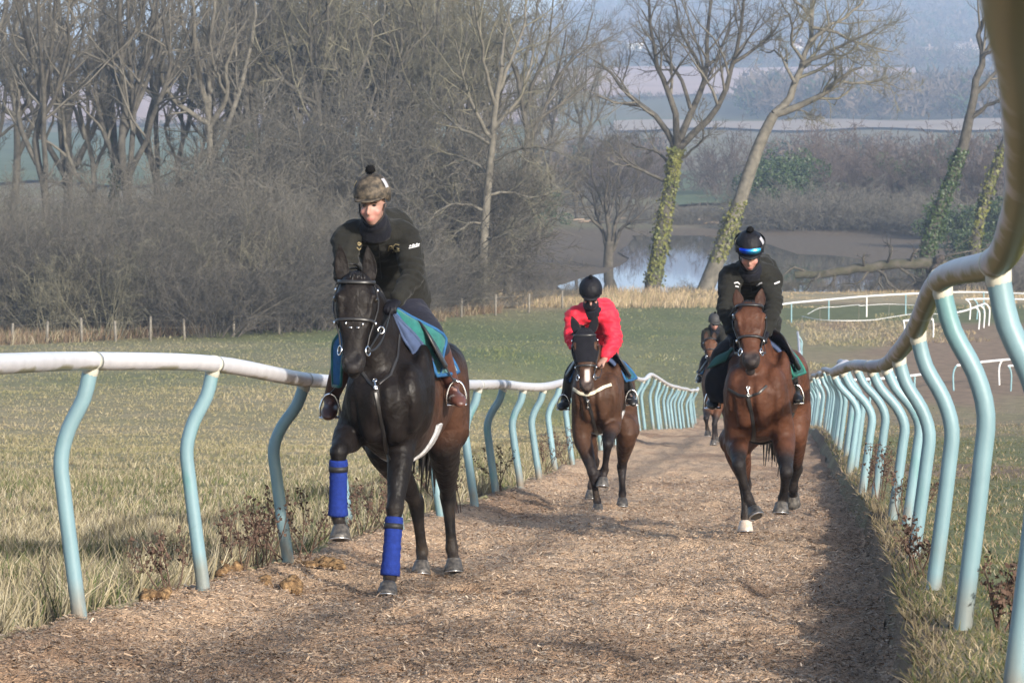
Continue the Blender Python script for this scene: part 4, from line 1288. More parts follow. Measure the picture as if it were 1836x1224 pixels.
def build_rider(sp):
    hs = sp['horse']; J = hs['J']; s = sp.get('scale', 1.0)
    p = {k: J(v) for k, v in sp['joints'].items()}
    root = thing('person', sp['label'], 'person', p['pelvis'], 'riders in the saddle')
    vox = sp.get('voxel', 0.010)
    # head frame
    hc = p['head']; f = nrm(sp['face']); u = np.asarray(sp.get('headup', (0, 0, 1)), float); u = nrm(u - f * np.dot(u, f)); r = np.cross(f, u)
    if r[0] < 0: r = -r
    A = np.array((r, f, u))
    def hp(x, y, z): return hc + r * x * s + f * y * s + u * z * s
    g = Geo()
    ellipsoid(g, hp(0, -0.012, 0.03), (.075*s, .093*s, .092*s), A)
    ellipsoid(g, hp(0, 0.022, -0.035), (.060*s, .066*s, .082*s), A)
    ellipsoid(g, hp(0, 0.040, -0.095), (.032*s, .034*s, .026*s), A)
    for q in (-1, 1):
        ellipsoid(g, hp(q * .036, 0.052, -0.035), (.028*s, .028*s, .028*s), A)
        ellipsoid(g, hp(q * .070, -0.015, -0.01), (.010*s, .018*s, .028*s), A)
    sweep(g, [hp(0, 0.080, 0.012), hp(0, 0.096, -0.012), hp(0, 0.108, -0.036), hp(0, 0.086, -0.046)], [.007*s, .009*s, .012*s, .010*s], n=10, m=3, ref=f)
    sweep(g, [hp(-.022, .078, -.072), hp(0, .087, -.070), hp(.022, .078, -.072)], [.007*s, .0095*s, .007*s], n=8, m=3, ref=u)
    sweep(g, [hp(-.019, .076, -.084), hp(0, .083, -.083), hp(.019, .076, -.084)], [.007*s, .0095*s, .007*s], n=8, m=3, ref=u)
    sweep(g, [hp(0, -0.02, -0.05), p['neck'] * 0.5 + hp(0, -0.03, -0.09) * 0.5, p['neck']], [.056*s, .056*s, .07*s], n=14, m=3)
    # torso
    ch = p['neck'] * 0.72 + p['pelvis'] * 0.28; wa = p['neck'] * 0.30 + p['pelvis'] * 0.70
    hunch = np.array((0, 0.06, 0.085))
    tref = np.array((0, -1, 0.2))
    spine = [p['neck'], ch + hunch, wa + hunch * 0.8, p['pelvis']]
    sweep(g, spine, [(.08*s, .07*s), (.165*s, .11*s), (.14*s, .10*s), (.155*s, .12*s)], n=16, m=4, ref=tref)
    limbs = {}
    for q in 'LR':
        sh, el, wr, hd = p['sh' + q], p['el' + q], p['wr' + q], p['hd' + q]
        sweep(g, [p['neck'] * 0.5 + sh * 0.5, sh, el * 0.5 + sh * 0.5, el, wr * 0.5 + el * 0.5, wr], [.06*s, .058*s, .048*s, .038*s, .038*s, .027*s], n=12, m=3, ref=tref)
        hip = p['pelvis'] + (p['kn' + q] - p['pelvis']) * 0.18
        sweep(g, [p['pelvis'], hip, p['kn' + q], p['kn' + q] * 0.55 + p['an' + q] * 0.45, p['an' + q]], [.09*s, .078*s, .045*s, .040*s, .030*s], n=14, m=4, ref=tref)
        sweep(g, [p['an' + q] + np.array((0, 0.02, -0.02)), p['to' + q]], [.026*s, .016*s], n=10, m=3)
        hand(g, wr, hd, sp.get('palm' + q, (0.0, 0.0, -1.0)), 0.85, s, thumb=1 if q == 'R' else -1)
    me = fuse('body', g, 0.0095 if vox <= 0.011 else vox, 2, 0.4)
    V = co(me)
    skin = np.asarray(sp.get('skin', (0.30, 0.175, 0.140)))
    col = np.tile(skin, (len(V), 1))
    for q in (-1, 1):
        d = np.linalg.norm((V - hp(q * .044, .075, -.040)), axis=1); col = lerp(col, np.array((0.40, 0.14, 0.13)), 0.5 * np.exp(-(d / (.028*s)) ** 2))
        dv = V - hp(q * .031, .088, .008); e = ((dv @ r) / (.020*s)) ** 2 + ((dv @ u) / (.0095*s)) ** 2; dd = np.abs(dv @ f) < .05
        col = lerp(col, np.array((0.05, 0.03, 0.025)), np.exp(-e) * 0.95 * dd)
        dv = V - hp(q * .031, .09, .026); e = ((dv @ r) / (.02*s)) ** 2 + ((dv @ u) / (.005*s)) ** 2
        col = lerp(col, np.array((0.12, 0.06, 0.04)), np.exp(-e) * 0.7 * (np.abs(dv @ f) < .05))
    dv = V - hp(0, .085, -.077); e = ((dv @ r) / (.024*s)) ** 2 + ((dv @ u) / (.011*s)) ** 2
    col = lerp(col, np.array((0.30, 0.085, 0.085)), np.exp(-e) * 0.85 * (np.abs(dv @ f) < .05))
    d = np.linalg.norm(V - hp(0, .105, -.036), axis=1); col = lerp(col, np.array((0.38, 0.17, 0.14)), 0.4 * np.exp(-(d / (.016*s)) ** 2))
    set_col(me, col)
    body = obj('body', me, M_skin, root)
    for q in (-1, 1):
        g = Geo(); ellipsoid(g, hp(q * .031, .070, .004), (.0135*s, .0095*s, .0068*s), A, n=10, k=7); g.obj('eye', M_eye, root)
        g = Geo(); sweep(g, [hp(q * .016, .082, .019), hp(q * .032, .081, .024), hp(q * .048, .068, .019)], [.0035*s, .0042*s, .003*s], n=6, m=3, ref=f); g.obj('eyebrow', M_brow, root)
    # jacket
    g = Geo()
    w0 = sp.get('bulk', 1.0)
    sweep(g, spine[:-1] + [p['pelvis'] + (p['pelvis'] - wa) * 0.05], [(.105*s, .085*s), (.20*s*w0, .135*s*w0), (.185*s*w0, .130*s*w0), (.185*s*w0, .14*s*w0)], n=20, m=4, ref=tref)
    # collar
    nk = p['neck']; cu = nrm(hp(0, -0.02, -0.05) - nk)
    sweep(g, [nk - cu * 0.03, nk + cu * 0.015, nk + cu * 0.055], [(.14*s, .11*s), (.108*s, .095*s), (.102*s, .092*s)], n=18, m=3, ref=tref)
    for q in 'LR':
        sh, el, wr = p['sh' + q], p['el' + q], p['wr' + q]
        sweep(g, [p['neck'] * 0.62 + sh * 0.38, sh, el * 0.5 + sh * 0.5, el, wr * 0.5 + el * 0.5, wr * 0.93 + el * 0.07], [.088*s*w0, .092*s*w0, .078*s*w0, .068*s*w0, .060*s*w0, .047*s*w0], n=16, m=4, ref=tref)
    if sp.get('quilt'):
        pass
    me = fuse('jacket', g, 0.013 if vox <= 0.011 else vox, 6, 0.5)
    V = co(me); Nn = normals(me)
    # folds: bands across arms and torso
    nz = vnoise(V, 7.0, sp['seed']) * 0.016 + vnoise(V * np.array((1, 1, 2.2)), 13.0, sp['seed'] + 9) * 0.012
    for q in 'LR':
        el = p['el' + q]; d = np.linalg.norm(V - el, axis=1)
        ax = nrm(p['wr' + q] - p['sh' + q])
        nz += np.exp(-(d / 0.13) ** 2) * 0.007 * np.sin(((V - el) @ ax) * 130 + 3 * vnoise(V, 6.0, 3.3))
    if sp.get('quilt'):
        nz += 0.010 * np.abs(np.sin(V[:, 2] * math.pi / 0.065)) ** 0.6 - 0.006
    V = V + Nn * (nz * s)[:, None]
    set_co(me, V)
    jk = obj('jacket', me, sp['jacket'], root)
    sp['jbvh'] = BVHTree.FromPolygons([tuple(v) for v in V], [tuple(pp.vertices) for pp in me.polygons])
    # neck warmer
    g = Geo()
    sweep(g, [nk - cu * 0.01 + f * 0.025, nk + cu * 0.04 + f * 0.022, nk * 0.35 + hp(0, -0.008, -0.085) * 0.65, hp(0, 0.0, -0.088 + sp.get('mask', 0.0))], [(.112*s, .100*s), (.100*s, .094*s), (.082*s, .082*s), (.066*s, .072*s)], n=18, m=3, ref=tref, round_cap=False)
    g.obj('neck_warmer', M_neck, root)
    if sp.get('mask'):
        g = Geo(); ellipsoid(g, hp(0, 0.035, -0.062), (.066*s, .078*s, .062*s), A); g.obj('face_mask', M_neck, root)
    # breeches and boots
    g = Geo()
    bt = {}
    for q in 'LR':
        kn, an, to = p['kn' + q], p['an' + q], p['to' + q]
        hip = p['pelvis'] + (kn - p['pelvis']) * 0.18
        sweep(g, [p['pelvis'] + np.array((0, 0.02, 0)), hip, hip * 0.5 + kn * 0.5, kn, kn * 0.6 + an * 0.4], [.135*s, .114*s, .100*s, .084*s, .068*s], n=16, m=4, ref=tref)
    me = fuse('breeches', g, 0.015 if vox <= 0.011 else vox, 5, 0.5)
    V = co(me); Nn = normals(me); set_co(me, V + Nn * (vnoise(V, 10.0, 4.4) * 0.008)[:, None])
    obj('breeches', me, sp['breeches'], root)
    for q in 'LR':
        kn, an, to = p['kn' + q], p['an' + q], p['to' + q]
        g = Geo()
        sweep(g, [kn * 0.86 + an * 0.14, kn * 0.6 + an * 0.4, kn * 0.2 + an * 0.8, an], [.080*s, .074*s, .056*s, .048*s], n=14, m=4, ref=tref)
        fd = nrm(to - an); heel = an - np.array((fd[0], fd[1], 0)) * 0.05 + np.array((0, 0, -0.055*s))
        ball = to + np.array((0, 0, -0.01))
        sweep(g, [an + np.array((0, 0.0, -0.01)), heel + np.array((0, 0, 0.02)), (heel + ball) / 2, ball, ball + fd * 0.055], [(.052*s, .055*s), (.046*s, .044*s), (.048*s, .042*s), (.053*s, .038*s), (.036*s, .024*s)], n=14, m=4, ref=(0, 0, 1))
        me = fuse('boot', g, 0.012 if vox <= 0.011 else vox, 4, 0.5)
        b_ = obj('boot', me, sp['boots'], root)
        # stirrup iron under the ball of the foot, leather up to the saddle
        c = (ball * 0.75 + heel * 0.25)
        sd = np.cross(fd, (0, 0, 1)); sd = nrm(sd)
        st = Geo()
        top = c + np.array((0, 0, 0.105*s))
        arch = [c + sd * .058*s + np.array((0, 0, -0.036)), c + sd * .060*s + np.array((0, 0, .02)), c + sd * .035*s + np.array((0, 0, .085)), top, c - sd * .035*s + np.array((0, 0, .085)), c - sd * .060*s + np.array((0, 0, .02)), c - sd * .058*s + np.array((0, 0, -0.036))]
        sweep(st, arch, [.007*s] * len(arch), n=8, m=3, ref=fd)
        sweep(st, [c + sd * .06*s + np.array((0, 0, -0.038)), c - sd * .06*s + np.array((0, 0, -0.038))], [(.007*s, .016*s)] * 2, n=8, m=1, ref=fd)
        so = st.obj('stirrup', M_steel, hs['root'])
        lt = Geo(); ql = -1 if q == 'L' else 1
        sweep(lt, [top, top * 0.5 + hs['loc'](ql * .30, .52, 1.30) * 0.5, hs['loc'](ql * .24, .52, 1.46)], [(.012, .004)] * 3, n=6, m=3, ref=(1, 0, 0))
        lt.obj('stirrup_leather', M_leather, so)
    # gloves
    if sp.get('gloves', True):
        for q in 'LR':
            g = Geo()
            hand(g, p['wr' + q], p['hd' + q], sp.get('palm' + q, (0.0, 0.0, -1.0)), 0.85, s, thumb=1 if q == 'R' else -1, grow=0.0035)
            sweep(g, [p['wr' + q] * 0.8 + p['el' + q] * 0.2, p['wr' + q]], [.038*s, .035*s], n=12, m=2)
            me = fuse('glove', g, 0.006 if vox <= 0.011 else vox, 1, 0.4)
            obj('glove', me, M_black, root)
    # helmet: domed shell with silk cover and peak
    hu = nrm(u + np.asarray(sp.get('helmtilt', (0, 0, 0)), float)); hf = nrm(f - hu * np.dot(f, hu)); hr = np.cross(hf, hu)
    if hr[0] < 0: hr = -hr
    Hc = hp(0, -0.014, 0.056)
    g = Geo(); n, k = 32, 14
    V = []
    for i in range(k + 1):
        ph = (i / k) * (math.pi * 0.5)
        zz = math.sin(ph); rr_ = math.cos(ph) ** 0.85 if i < k else 0.0
        for j in range(n):
            th = 2 * math.pi * j / n
            V.append(Hc + hr * (math.cos(th) * rr_ * .112*s) + hf * (math.sin(th) * rr_ * .135*s) + hu * (zz * .126*s))
    # rim turned under
    low = [Hc + hr * (math.cos(2*math.pi*j/n) * .108*s) + hf * (math.sin(2*math.pi*j/n) * .130*s) + hu * ((-0.040 + (0.030 if math.sin(2*math.pi*j/n) > 0.3 else 0.0) * smoothstep(0.1, 0.6, math.sin(2*math.pi*j/n))) * s) for j in range(n)]
    inn = [Hc + (v - Hc) * 0.86 + hu * 0.004 for v in low]
    V = np.array(inn + low + V)
    rows = k + 3
    i = np.arange(rows - 1)[:, None] * n; j = np.arange(n)[None, :]; j2 = (j + 1) % n
    g.add(V, np.stack([i + j, i + j2, i + n + j2, i + n + j], -1).reshape(-1, 4))
    he = g.obj('helmet', sp['helmet'], root)
    # peak
    g = Geo()
    pk = []
    for t in np.linspace(-1, 1, 15):
        a = t * 1.15
        base = Hc + hr * (math.sin(a) * .108*s) + hf * (math.cos(a) * .128*s) + hu * (-0.006*s)
        ext = (0.038 * math.cos(t * math.pi / 2) ** 0.7 if abs(t) < 1 else 0.0)
        pk.append((base, base + hf * (ext*s) + hr * (math.sin(a) * ext * 0.25 * s) - hu * (ext * 0.30 * s)))
    Vp = []
    for b_, e_ in pk:
        Vp += [b_ + hu * .006, e_ + hu * .003, e_ - hu * .003, b_ - hu * .006]
    Q = []
    for q_ in range(len(pk) - 1):
        for c_ in range(4): Q.append((q_*4 + c_, q_*4 + (c_+1) % 4, (q_+1)*4 + (c_+1) % 4, (q_+1)*4 + c_))
    g.add(Vp, Q); g.obj('peak', sp.get('peak', sp['helmet']), he)
    # pom-pom of short wool tufts
    g = Geo(); pc = Hc + hu * ((.126 + sp.get('pomr', .030) * 0.75) * s); R_ = sp.get('pomr', .030) * s
    ellipsoid(g, pc, (R_ * .8,) * 3, n=12, k=8)
    rr2 = np.random.default_rng(3)
    for _ in range(260):
        d = nrm(rr2.normal(size=3)); q_ = nrm(np.cross(d, (0.3, 0.5, 0.2))) * R_ * 0.13; q2 = np.cross(d, q_)
        b0_ = pc + d * R_ * 0.6; tip = pc + d * R_ * rr2.uniform(0.98, 1.14)
        g.add([b0_ + q_, b0_ - q_ * .5 + q2 * .8, b0_ - q_ * .5 - q2 * .8, tip], None, [(0, 1, 3), (1, 2, 3), (2, 0, 3)])
    g.obj('pompom', M_pom, he)
    # chin strap
    g = Geo()
    sweep(g, [hp(-.080, 0.01, 0.0), hp(-.066, 0.03, -0.075), hp(0, .048, -.122), hp(.066, 0.03, -0.075), hp(.080, 0.01, 0.0)], [.006*s] * 5, n=6, m=4, ref=f)
    if not sp.get('mask'): g.obj('chin_strap', M_strap, he)
    sp.update(root=root, hp=hp, Hc=Hc, hr=hr, hf=hf, hu=hu, p=p, helm=he, jk=jk)
    # reins: bit ring -> hand, sagging a little
    for q, ss in (('L', -1), ('R', 1)):
        g = Geo(); a = hs['bits'][ss]; b = p['hd' + q] * 0.6 + p['wr' + q] * 0.4
        mid = a * 0.5 + b * 0.5 + np.array((0.02 * ss, 0, -0.05))
        sweep(g, [a, a * 0.75 + mid * 0.25 + np.array((0.02 * ss, 0, -0.01)), mid, b], [(.009, .003)] * 4, n=6, m=5, ref=(1, 0, 0.2))
        g.obj('rein', M_leather, hs['bridle'])
    return sp

R1 = dict(horse=H1, seed=1.0, label='rider in dark olive jacket and camouflage pompom helmet on the near-black horse',
    jacket=M_jkt_olive, breeches=M_navy, boots=M_brown_leather, helmet=M_camo, peak=M_camo, pomr=0.032,
    face=(-0.24, -0.95, -0.16), headup=(-0.04, 0.0, 1.0),
    joints=dict(pelvis=(722, 545, 0.95), neck=(676, 412, 0.42), head=(668, 366, 0.26),
        shL=(626, 424, 0.45), elL=(617, 492, 0.30), wrL=(650, 548, 0.14), hdL=(659, 560, 0.02),
        shR=(729, 424, 0.45), elR=(740, 496, 0.30), wrR=(711, 540, 0.16), hdR=(698, 552, 0.05),
        knL=(628, 618, 0.55), anL=(594, 712, 0.72), toL=(590, 737, 0.56),
        knR=(776, 606, 0.58), anR=(810, 688, 0.80), toR=(822, 714, 0.62)))
build_rider(R1)
R2 = dict(horse=H2, seed=2.0, label='rider in bright red padded jacket and black skull cap with face covered',
    jacket=M_jkt_red, breeches=M_navy, boots=M_leather, helmet=M_black, pomr=0.022, quilt=True, bulk=1.12, mask=0.03, gloves=False,
    face=(-0.02, -0.88, -0.48),
    joints=dict(pelvis=(1072, 640, 0.85), neck=(1062, 556, 0.42), head=(1059, 530, 0.26),
        shL=(1032, 568, 0.42), elL=(1024, 602, 0.32), wrL=(1040, 634, 0.14), hdL=(1047, 646, 0.06),
        shR=(1092, 566, 0.42), elR=(1101, 608, 0.32), wrR=(1084, 643, 0.14), hdR=(1078, 651, 0.06),
        knL=(1028, 668, 0.52), anL=(1014, 714, 0.68), toL=(1008, 726, 0.52),
        knR=(1110, 662, 0.52), anR=(1130, 704, 0.70), toR=(1134, 718, 0.54)))
build_rider(R2)
R3 = dict(horse=H3, seed=3.0, label='rider in black waxed jacket with mirrored blue goggles on the helmet',
    jacket=M_jkt_black, breeches=M_grey, boots=M_leather, helmet=M_black, pomr=0.030, bulk=1.08,
    face=(-0.04, -0.88, -0.48),
    joints=dict(pelvis=(1358, 590, 0.95), neck=(1345, 484, 0.40), head=(1344, 455, 0.22),
        shL=(1311, 498, 0.42), elL=(1301, 552, 0.28), wrL=(1312, 600, 0.12), hdL=(1318, 612, 0.02),
        shR=(1379, 496, 0.42), elR=(1386, 548, 0.28), wrR=(1372, 596, 0.12), hdR=(1366, 608, 0.02),
        knL=(1293, 640, 0.50), anL=(1279, 705, 0.70), toL=(1277, 722, 0.52),
        knR=(1400, 632, 0.52), anR=(1424, 700, 0.78), toR=(1428, 712, 0.62)))
build_rider(R3)
R4 = dict(horse=H4, seed=4.0, voxel=0.02, label='distant rider in black with grey skull cap and dark glasses',
    jacket=M_jkt_black, breeches=M_navy, boots=M_leather, helmet=mat('charcoal_silk', (0.03, 0.03, 0.032), 0.7), pomr=0.022,
    face=(0.15, -0.9, -0.35),
    joints=dict(pelvis=(1289, 632, 0.85), neck=(1281, 594, 0.42), head=(1281, 579, 0.28),
        shL=(1267, 596, 0.42), elL=(1263, 618, 0.30), wrL=(1270, 634, 0.14), hdL=(1273, 637, 0.06),
        shR=(1295, 596, 0.42), elR=(1299, 618, 0.30), wrR=(1291, 634, 0.14), hdR=(1287, 637, 0.06),
        knL=(1264, 646, 0.50), anL=(1254, 674, 0.68), toL=(1253, 681, 0.55),
        knR=(1312, 646, 0.50), anR=(1318, 674, 0.68), toR=(1319, 681, 0.55)))
build_rider(R4)

# spectacles, goggles, badges
def glasses(sp, name='sunglasses'):
    hp, s = sp['hp'], sp.get('scale', 1.0)
    g = Geo()
    for q in (-1, 1):
        ellipsoid(g, hp(q * .033, .088, .006), (.029, .016, .019), np.array((sp['hr'], sp['hf'], sp['hu'])), n=12, k=8)
    sweep(g, [hp(-.078, .0, .01), hp(-.06, .075, .01), hp(0, .098, .012), hp(.06, .075, .01), hp(.078, .0, .01)], [.004] * 5, n=6, m=4)
    g.obj(name, M_lens, sp['root'])
glasses(R2); glasses(R4)
def goggles(sp):
    Hc, hr, hf, hu = sp['Hc'], sp['hr'], sp['hf'], sp['hu']
    def ring(a, z, off): return Hc + hr * (math.sin(a) * (.112 + off)) + hf * (math.cos(a) * (.135 + off)) + hu * z
    g = Geo()
    pts = [ring(a, 0.045 - 0.004 * math.cos(a), 0.006) for a in np.linspace(-3.1, 3.1, 40)]
    sweep(g, pts, [(.003, .014)] * len(pts), n=6, m=1, ref=hu)
    st = g.obj('goggle_strap', M_strap, sp['helm'])
    g = Geo(); V = []; nu, nv = 21, 9
    for i in range(nu):
        a = -0.72 + 1.44 * i / (nu - 1)
        for j in range(nv):
            t = -1 + 2 * j / (nv - 1)
            e = (1 - abs(a / 0.72) ** 4) ** 0.5
            V.append(ring(a, 0.040 + t * 0.026 * (0.35 + 0.65 * e), 0.014 + 0.016 * (1 - t * t) * e))
    i = np.arange(nu - 1)[:, None] * nv; j = np.arange(nv - 1)[None, :]
    g.add(V, np.stack([i + j, i + nv + j, i + nv + j + 1, i + j + 1], -1).reshape(-1, 4))
    g.obj('goggle_lens', M_goggle, st)
goggles(R3)
def badge(sp, name, strokes, w, m):
    for k, st in enumerate(strokes):
        path = ray_path(sp['jbvh'], st, 0.004, m=4)
        if len(path) > 2: band(name, path, w, 0.0015, m, sp['jk'])
badge(R1, 'zip', [[(679, 428), (680, 455), (682, 480), (685, 505)]], 0.003, M_strap)
badge(R2, 'zip', [[(1061, 562), (1061, 575), (1062, 590)]], 0.006, M_strap)
badge(R3, 'zip', [[(1345, 492), (1346, 510), (1348, 528)]], 0.004, M_strap)
badge(R1, 'chest_logo', [[(696, 449), (698, 441), (703, 440), (702, 445), (698, 446)], [(716, 440), (710, 438), (705, 442), (706, 448), (712, 449), (716, 446), (711, 445)], [(703, 451), (712, 451), (719, 449)]], 0.0035, M_gold)
badge(R1, 'chest_logo', [[(640, 437), (643, 434), (647, 437), (643, 440), (640, 437)], [(639, 444), (643, 448), (647, 444)]], 0.004, M_gold)
badge(R1, 'sleeve_mark', [[(734, 443), (736, 440), (738, 442)], [(739, 442), (741, 438), (742, 441), (744, 438)], [(745, 440), (747, 437), (749, 439), (752, 437)], [(733, 446), (743, 443), (753, 440)]], 0.0035, M_whiteprint)
badge(R3, 'sleeve_mark', [[(1388, 509), (1393, 507), (1399, 504)]], 0.006, M_whiteprint)
badge(R3, 'chest_logo', [[(1316, 508), (1322, 506), (1327, 511)], [(1318, 513), (1326, 515)]], 0.005, M_whiteprint)
badge(R3, 'chest_logo', [[(1357, 512), (1363, 508), (1368, 507)]], 0.005, M_whiteprint)
def hat_patch(sp, a, m, z=0.07, w=0.012, h=0.02):
    Hc, hr, hf, hu = sp['Hc'], sp['hr'], sp['hf'], sp['hu']
    path = []
    for t in np.linspace(-1, 1, 7):
        ph = math.asin(min(0.99, (z + t * h) / 0.126)); rr_ = math.cos(ph) ** 0.85
        n_ = nrm(hr * math.sin(a) + hf * math.cos(a) + hu * math.sin(ph))
        path.append((Hc + hr * (math.sin(a) * rr_ * .112) + hf * (math.cos(a) * rr_ * .135) + hu * (z + t * h) + n_ * .002, n_))
    band('hat_patch', path, w, 0.002, m, sp['helm'])
hat_patch(R1, 1.35, M_patch, w=0.016, h=0.026); hat_patch(R1, -1.3, M_gold, w=0.012, h=0.02); hat_patch(R3, 1.3, M_patch, w=0.02, h=0.025)

# breastplates drawn on the horses' chests
def clip(sp, px, py, n=3):
    path = ray_path(sp['bvh'], [(px, py - 6), (px, py + 8)], 0.012, m=6)
    if not path: return
    g = Geo()
    torus(g, path[0][0], 0.012, 0.003, path[0][1]); sweep(g, [q for q, _ in path], [.0045] * len(path), n=6, m=1)
    torus(g, path[-1][0], 0.010, 0.003, path[-1][1])
    g.obj('breastplate_clip', M_steel, sp['root'])
draw(H1, 'breastplate_strap', [(716, 600), (712, 640), (700, 672), (674, 692)], 0.010, M_leather)
draw(H1, 'breastplate_strap', [(650, 668), (662, 684), (674, 694)], 0.010, M_leather)
draw(H1, 'breastplate_strap', [(673, 704), (679, 735), (688, 775), (694, 812), (700, 830)], 0.013, M_leather)
clip(H1, 673, 690)
draw(H2, 'breastplate', [(1028, 697), (1040, 705), (1053, 708), (1066, 703), (1082, 694), (1100, 688)], 0.015, M_cream)
draw(H2, 'breastplate_strap', [(1048, 710), (1056, 724), (1060, 740), (1066, 765), (1074, 790)], 0.016, M_leather)
clip(H2, 1055, 724)
draw(H3, 'breastplate_strap', [(1306, 697), (1325, 708), (1342, 711), (1360, 705), (1378, 688)], 0.010, M_leather)
draw(H3, 'breastplate_strap', [(1341, 713), (1347, 740), (1352, 770), (1350, 795)], 0.015, M_leather)
clip(H3, 1341, 702)
# silver piece on the near-black horse's noseband
def nose_bits():
    hd = H1['head']; g = Geo()
    for t, a in ((0.545, -24), (0.55, 24), (0.585, -9), (0.585, 9)):
        ellipsoid(g, hd.pt(t, a, 0.010), (.011 if abs(a) < 20 else .006, .004, .004 if abs(a) < 20 else .010), n=10, k=6)
    g.obj('noseband_plate', M_steel, H1['bridle'])
    g = Geo(); c = P(683, 592, 19.72); ax = np.array((0.5, -0.8, 0.1))
    torus(g, c, 0.020, 0.006, ax); g.obj('martingale_ring', M_steel, H1['root'])
    g = Geo(); sweep(g, [hd.pt(0.80, 82, 0.02), c, P(694, 572, 19.80), P(703, 552, 19.85)], [(.010, .003)] * 4, n=6, m=3, ref=(1, 0, 0)); g.obj('rein', M_leather, H1['bridle'])
nose_bits()
# ------------------------------------------------------------------ bare winter trees
M_bark = mat('grey_bark', (0.068, 0.062, 0.052), 0.9, nscale=3.0, nvar=0.45, spec=0.15, bump=0.7, bscale=9, bdist=0.05)
M_bark_pale = mat('pale_bark', (0.118, 0.108, 0.088), 0.9, nscale=3.0, nvar=0.4, spec=0.15, bump=0.6, bscale=9, bdist=0.05)
M_bark_dark = mat('dark_bark', (0.07, 0.062, 0.05), 0.9, nscale=3.0, nvar=0.45, spec=0.15)
M_twig = mat('grey_twigs', (0.122, 0.112, 0.093), 0.9, nscale=0.6, nvar=0.35, spec=0.1)
M_twig_olive = mat('olive_twigs', (0.145, 0.135, 0.097), 0.9, nscale=0.6, nvar=0.3, spec=0.1)
M_twig_dark = mat('dark_twigs', (0.080, 0.072, 0.061), 0.9, nscale=0.6, nvar=0.35, spec=0.1)
M_twig_red = mat('reddish_twigs', (0.100, 0.078, 0.068), 0.9, nscale=0.6, nvar=0.3, spec=0.1)
M_ivy = mat('ivy_leaves', (0.165, 0.165, 0.035), 0.55, nscale=1.3, nvar=0.55, spec=0.3, color2=(0.055, 0.065, 0.020))
M_ivy_dark = mat('dark_ivy_leaves', (0.050, 0.075, 0.022), 0.5, nscale=3.0, nvar=0.5, spec=0.35, color2=(0.022, 0.042, 0.014))

def unit(v): return v / (np.linalg.norm(v, axis=-1, keepdims=True) + 1e-9)

def tubes(g, PT, RD, n):
    """PT (N,k,3), RD (N,k): many thin tubes at once, no caps"""
    N, k, _ = PT.shape
    T = np.gradient(PT, axis=1) if k > 2 else np.repeat((PT[:, 1:] - PT[:, :1]), 2, axis=1)
    T = unit(T)
    ref = np.zeros_like(T); ref[..., 1] = 1.0; ref[..., 0] = 0.31
    S = unit(np.cross(T, ref)); U = np.cross(S, T)
    a = np.arange(n) * 2 * math.pi / n
    V = PT[:, :, None, :] + S[:, :, None, :] * (np.cos(a)[None, None, :, None] * RD[:, :, None, None]) + U[:, :, None, :] * (np.sin(a)[None, None, :, None] * RD[:, :, None, None])
    base = (np.arange(N) * k * n)[:, None, None]; i = (np.arange(k - 1) * n)[None, :, None]; j = np.arange(n)[None, None, :]; j2 = (j + 1) % n
    Q = np.stack(np.broadcast_arrays(base + i + j, base + i + j2, base + i + n + j2, base + i + n + j), -1).reshape(-1, 4)
    g.add(V.reshape(-1, 3), Q)

def branch_out(rng, PT, RD, m, ratio, ang, up, k, wig, tmin=0.25, rr=0.55, rmin=0.006, jit=0.35, tip=True):
    """children of every branch in PT"""
    N, kk, _ = PT.shape
    seglen = np.linalg.norm(np.diff(PT, axis=1), axis=2).sum(1)
    t = tmin + (1 - tmin) * (np.arange(m)[None, :] + rng.uniform(0.1, 0.9, (N, m))) / m
    if tip: t[:, -1] = 0.995
    x = t * (kk - 1); i = np.minimum(x.astype(int), kk - 2); f = x - i
    ar = np.arange(N)[:, None]
    p = PT[ar, i] * (1 - f)[..., None] + PT[ar, i + 1] * f[..., None]
    r0 = RD[ar, i] * (1 - f) + RD[ar, i + 1] * f
    d = unit(PT[ar, i + 1] - PT[ar, i])
    rnd = unit(rng.normal(size=(N, m, 3)))
    perp = unit(np.cross(d, rnd))
    a = ang * rng.uniform(0.6, 1.35, (N, m))
    if tip: a[:, -1] *= 0.35
    v = unit(d * np.cos(a)[..., None] + perp * np.sin(a)[..., None])
    L = seglen[:, None] * ratio * rng.uniform(1 - jit, 1 + jit, (N, m)) * (1.15 - 0.55 * t)
    pts = [p]
    cur = p
    for s in range(k - 1):
        v = unit(v + rng.normal(size=v.shape) * wig + np.array((0, 0, up)))
        cur = cur + v * (L / (k - 1))[..., None]
        pts.append(cur)
    C = np.stack(pts, 2).reshape(N * m, k, 3)
    rs = np.maximum(r0 * rr, rmin).reshape(-1)
    R = rs[:, None] * np.linspace(1, 0.35, k)[None, :]
    return C, np.maximum(R, rmin * 0.6)

def path_limb(pts, r0, r1, k=9, rng=None, wob=0.0):
    P_, R_ = catmull(np.asarray(pts, float), np.linspace(r0, r1, len(pts)), 6)
    idx = np.linspace(0, len(P_) - 1, k)
    i = np.minimum(idx.astype(int), len(P_) - 2); f = (idx - i)[:, None]
    Q = P_[i] * (1 - f) + P_[i + 1] * f
    if wob: Q[1:] += rng.normal(size=Q[1:].shape) * wob
    return Q, np.linspace(r0, r1, k)

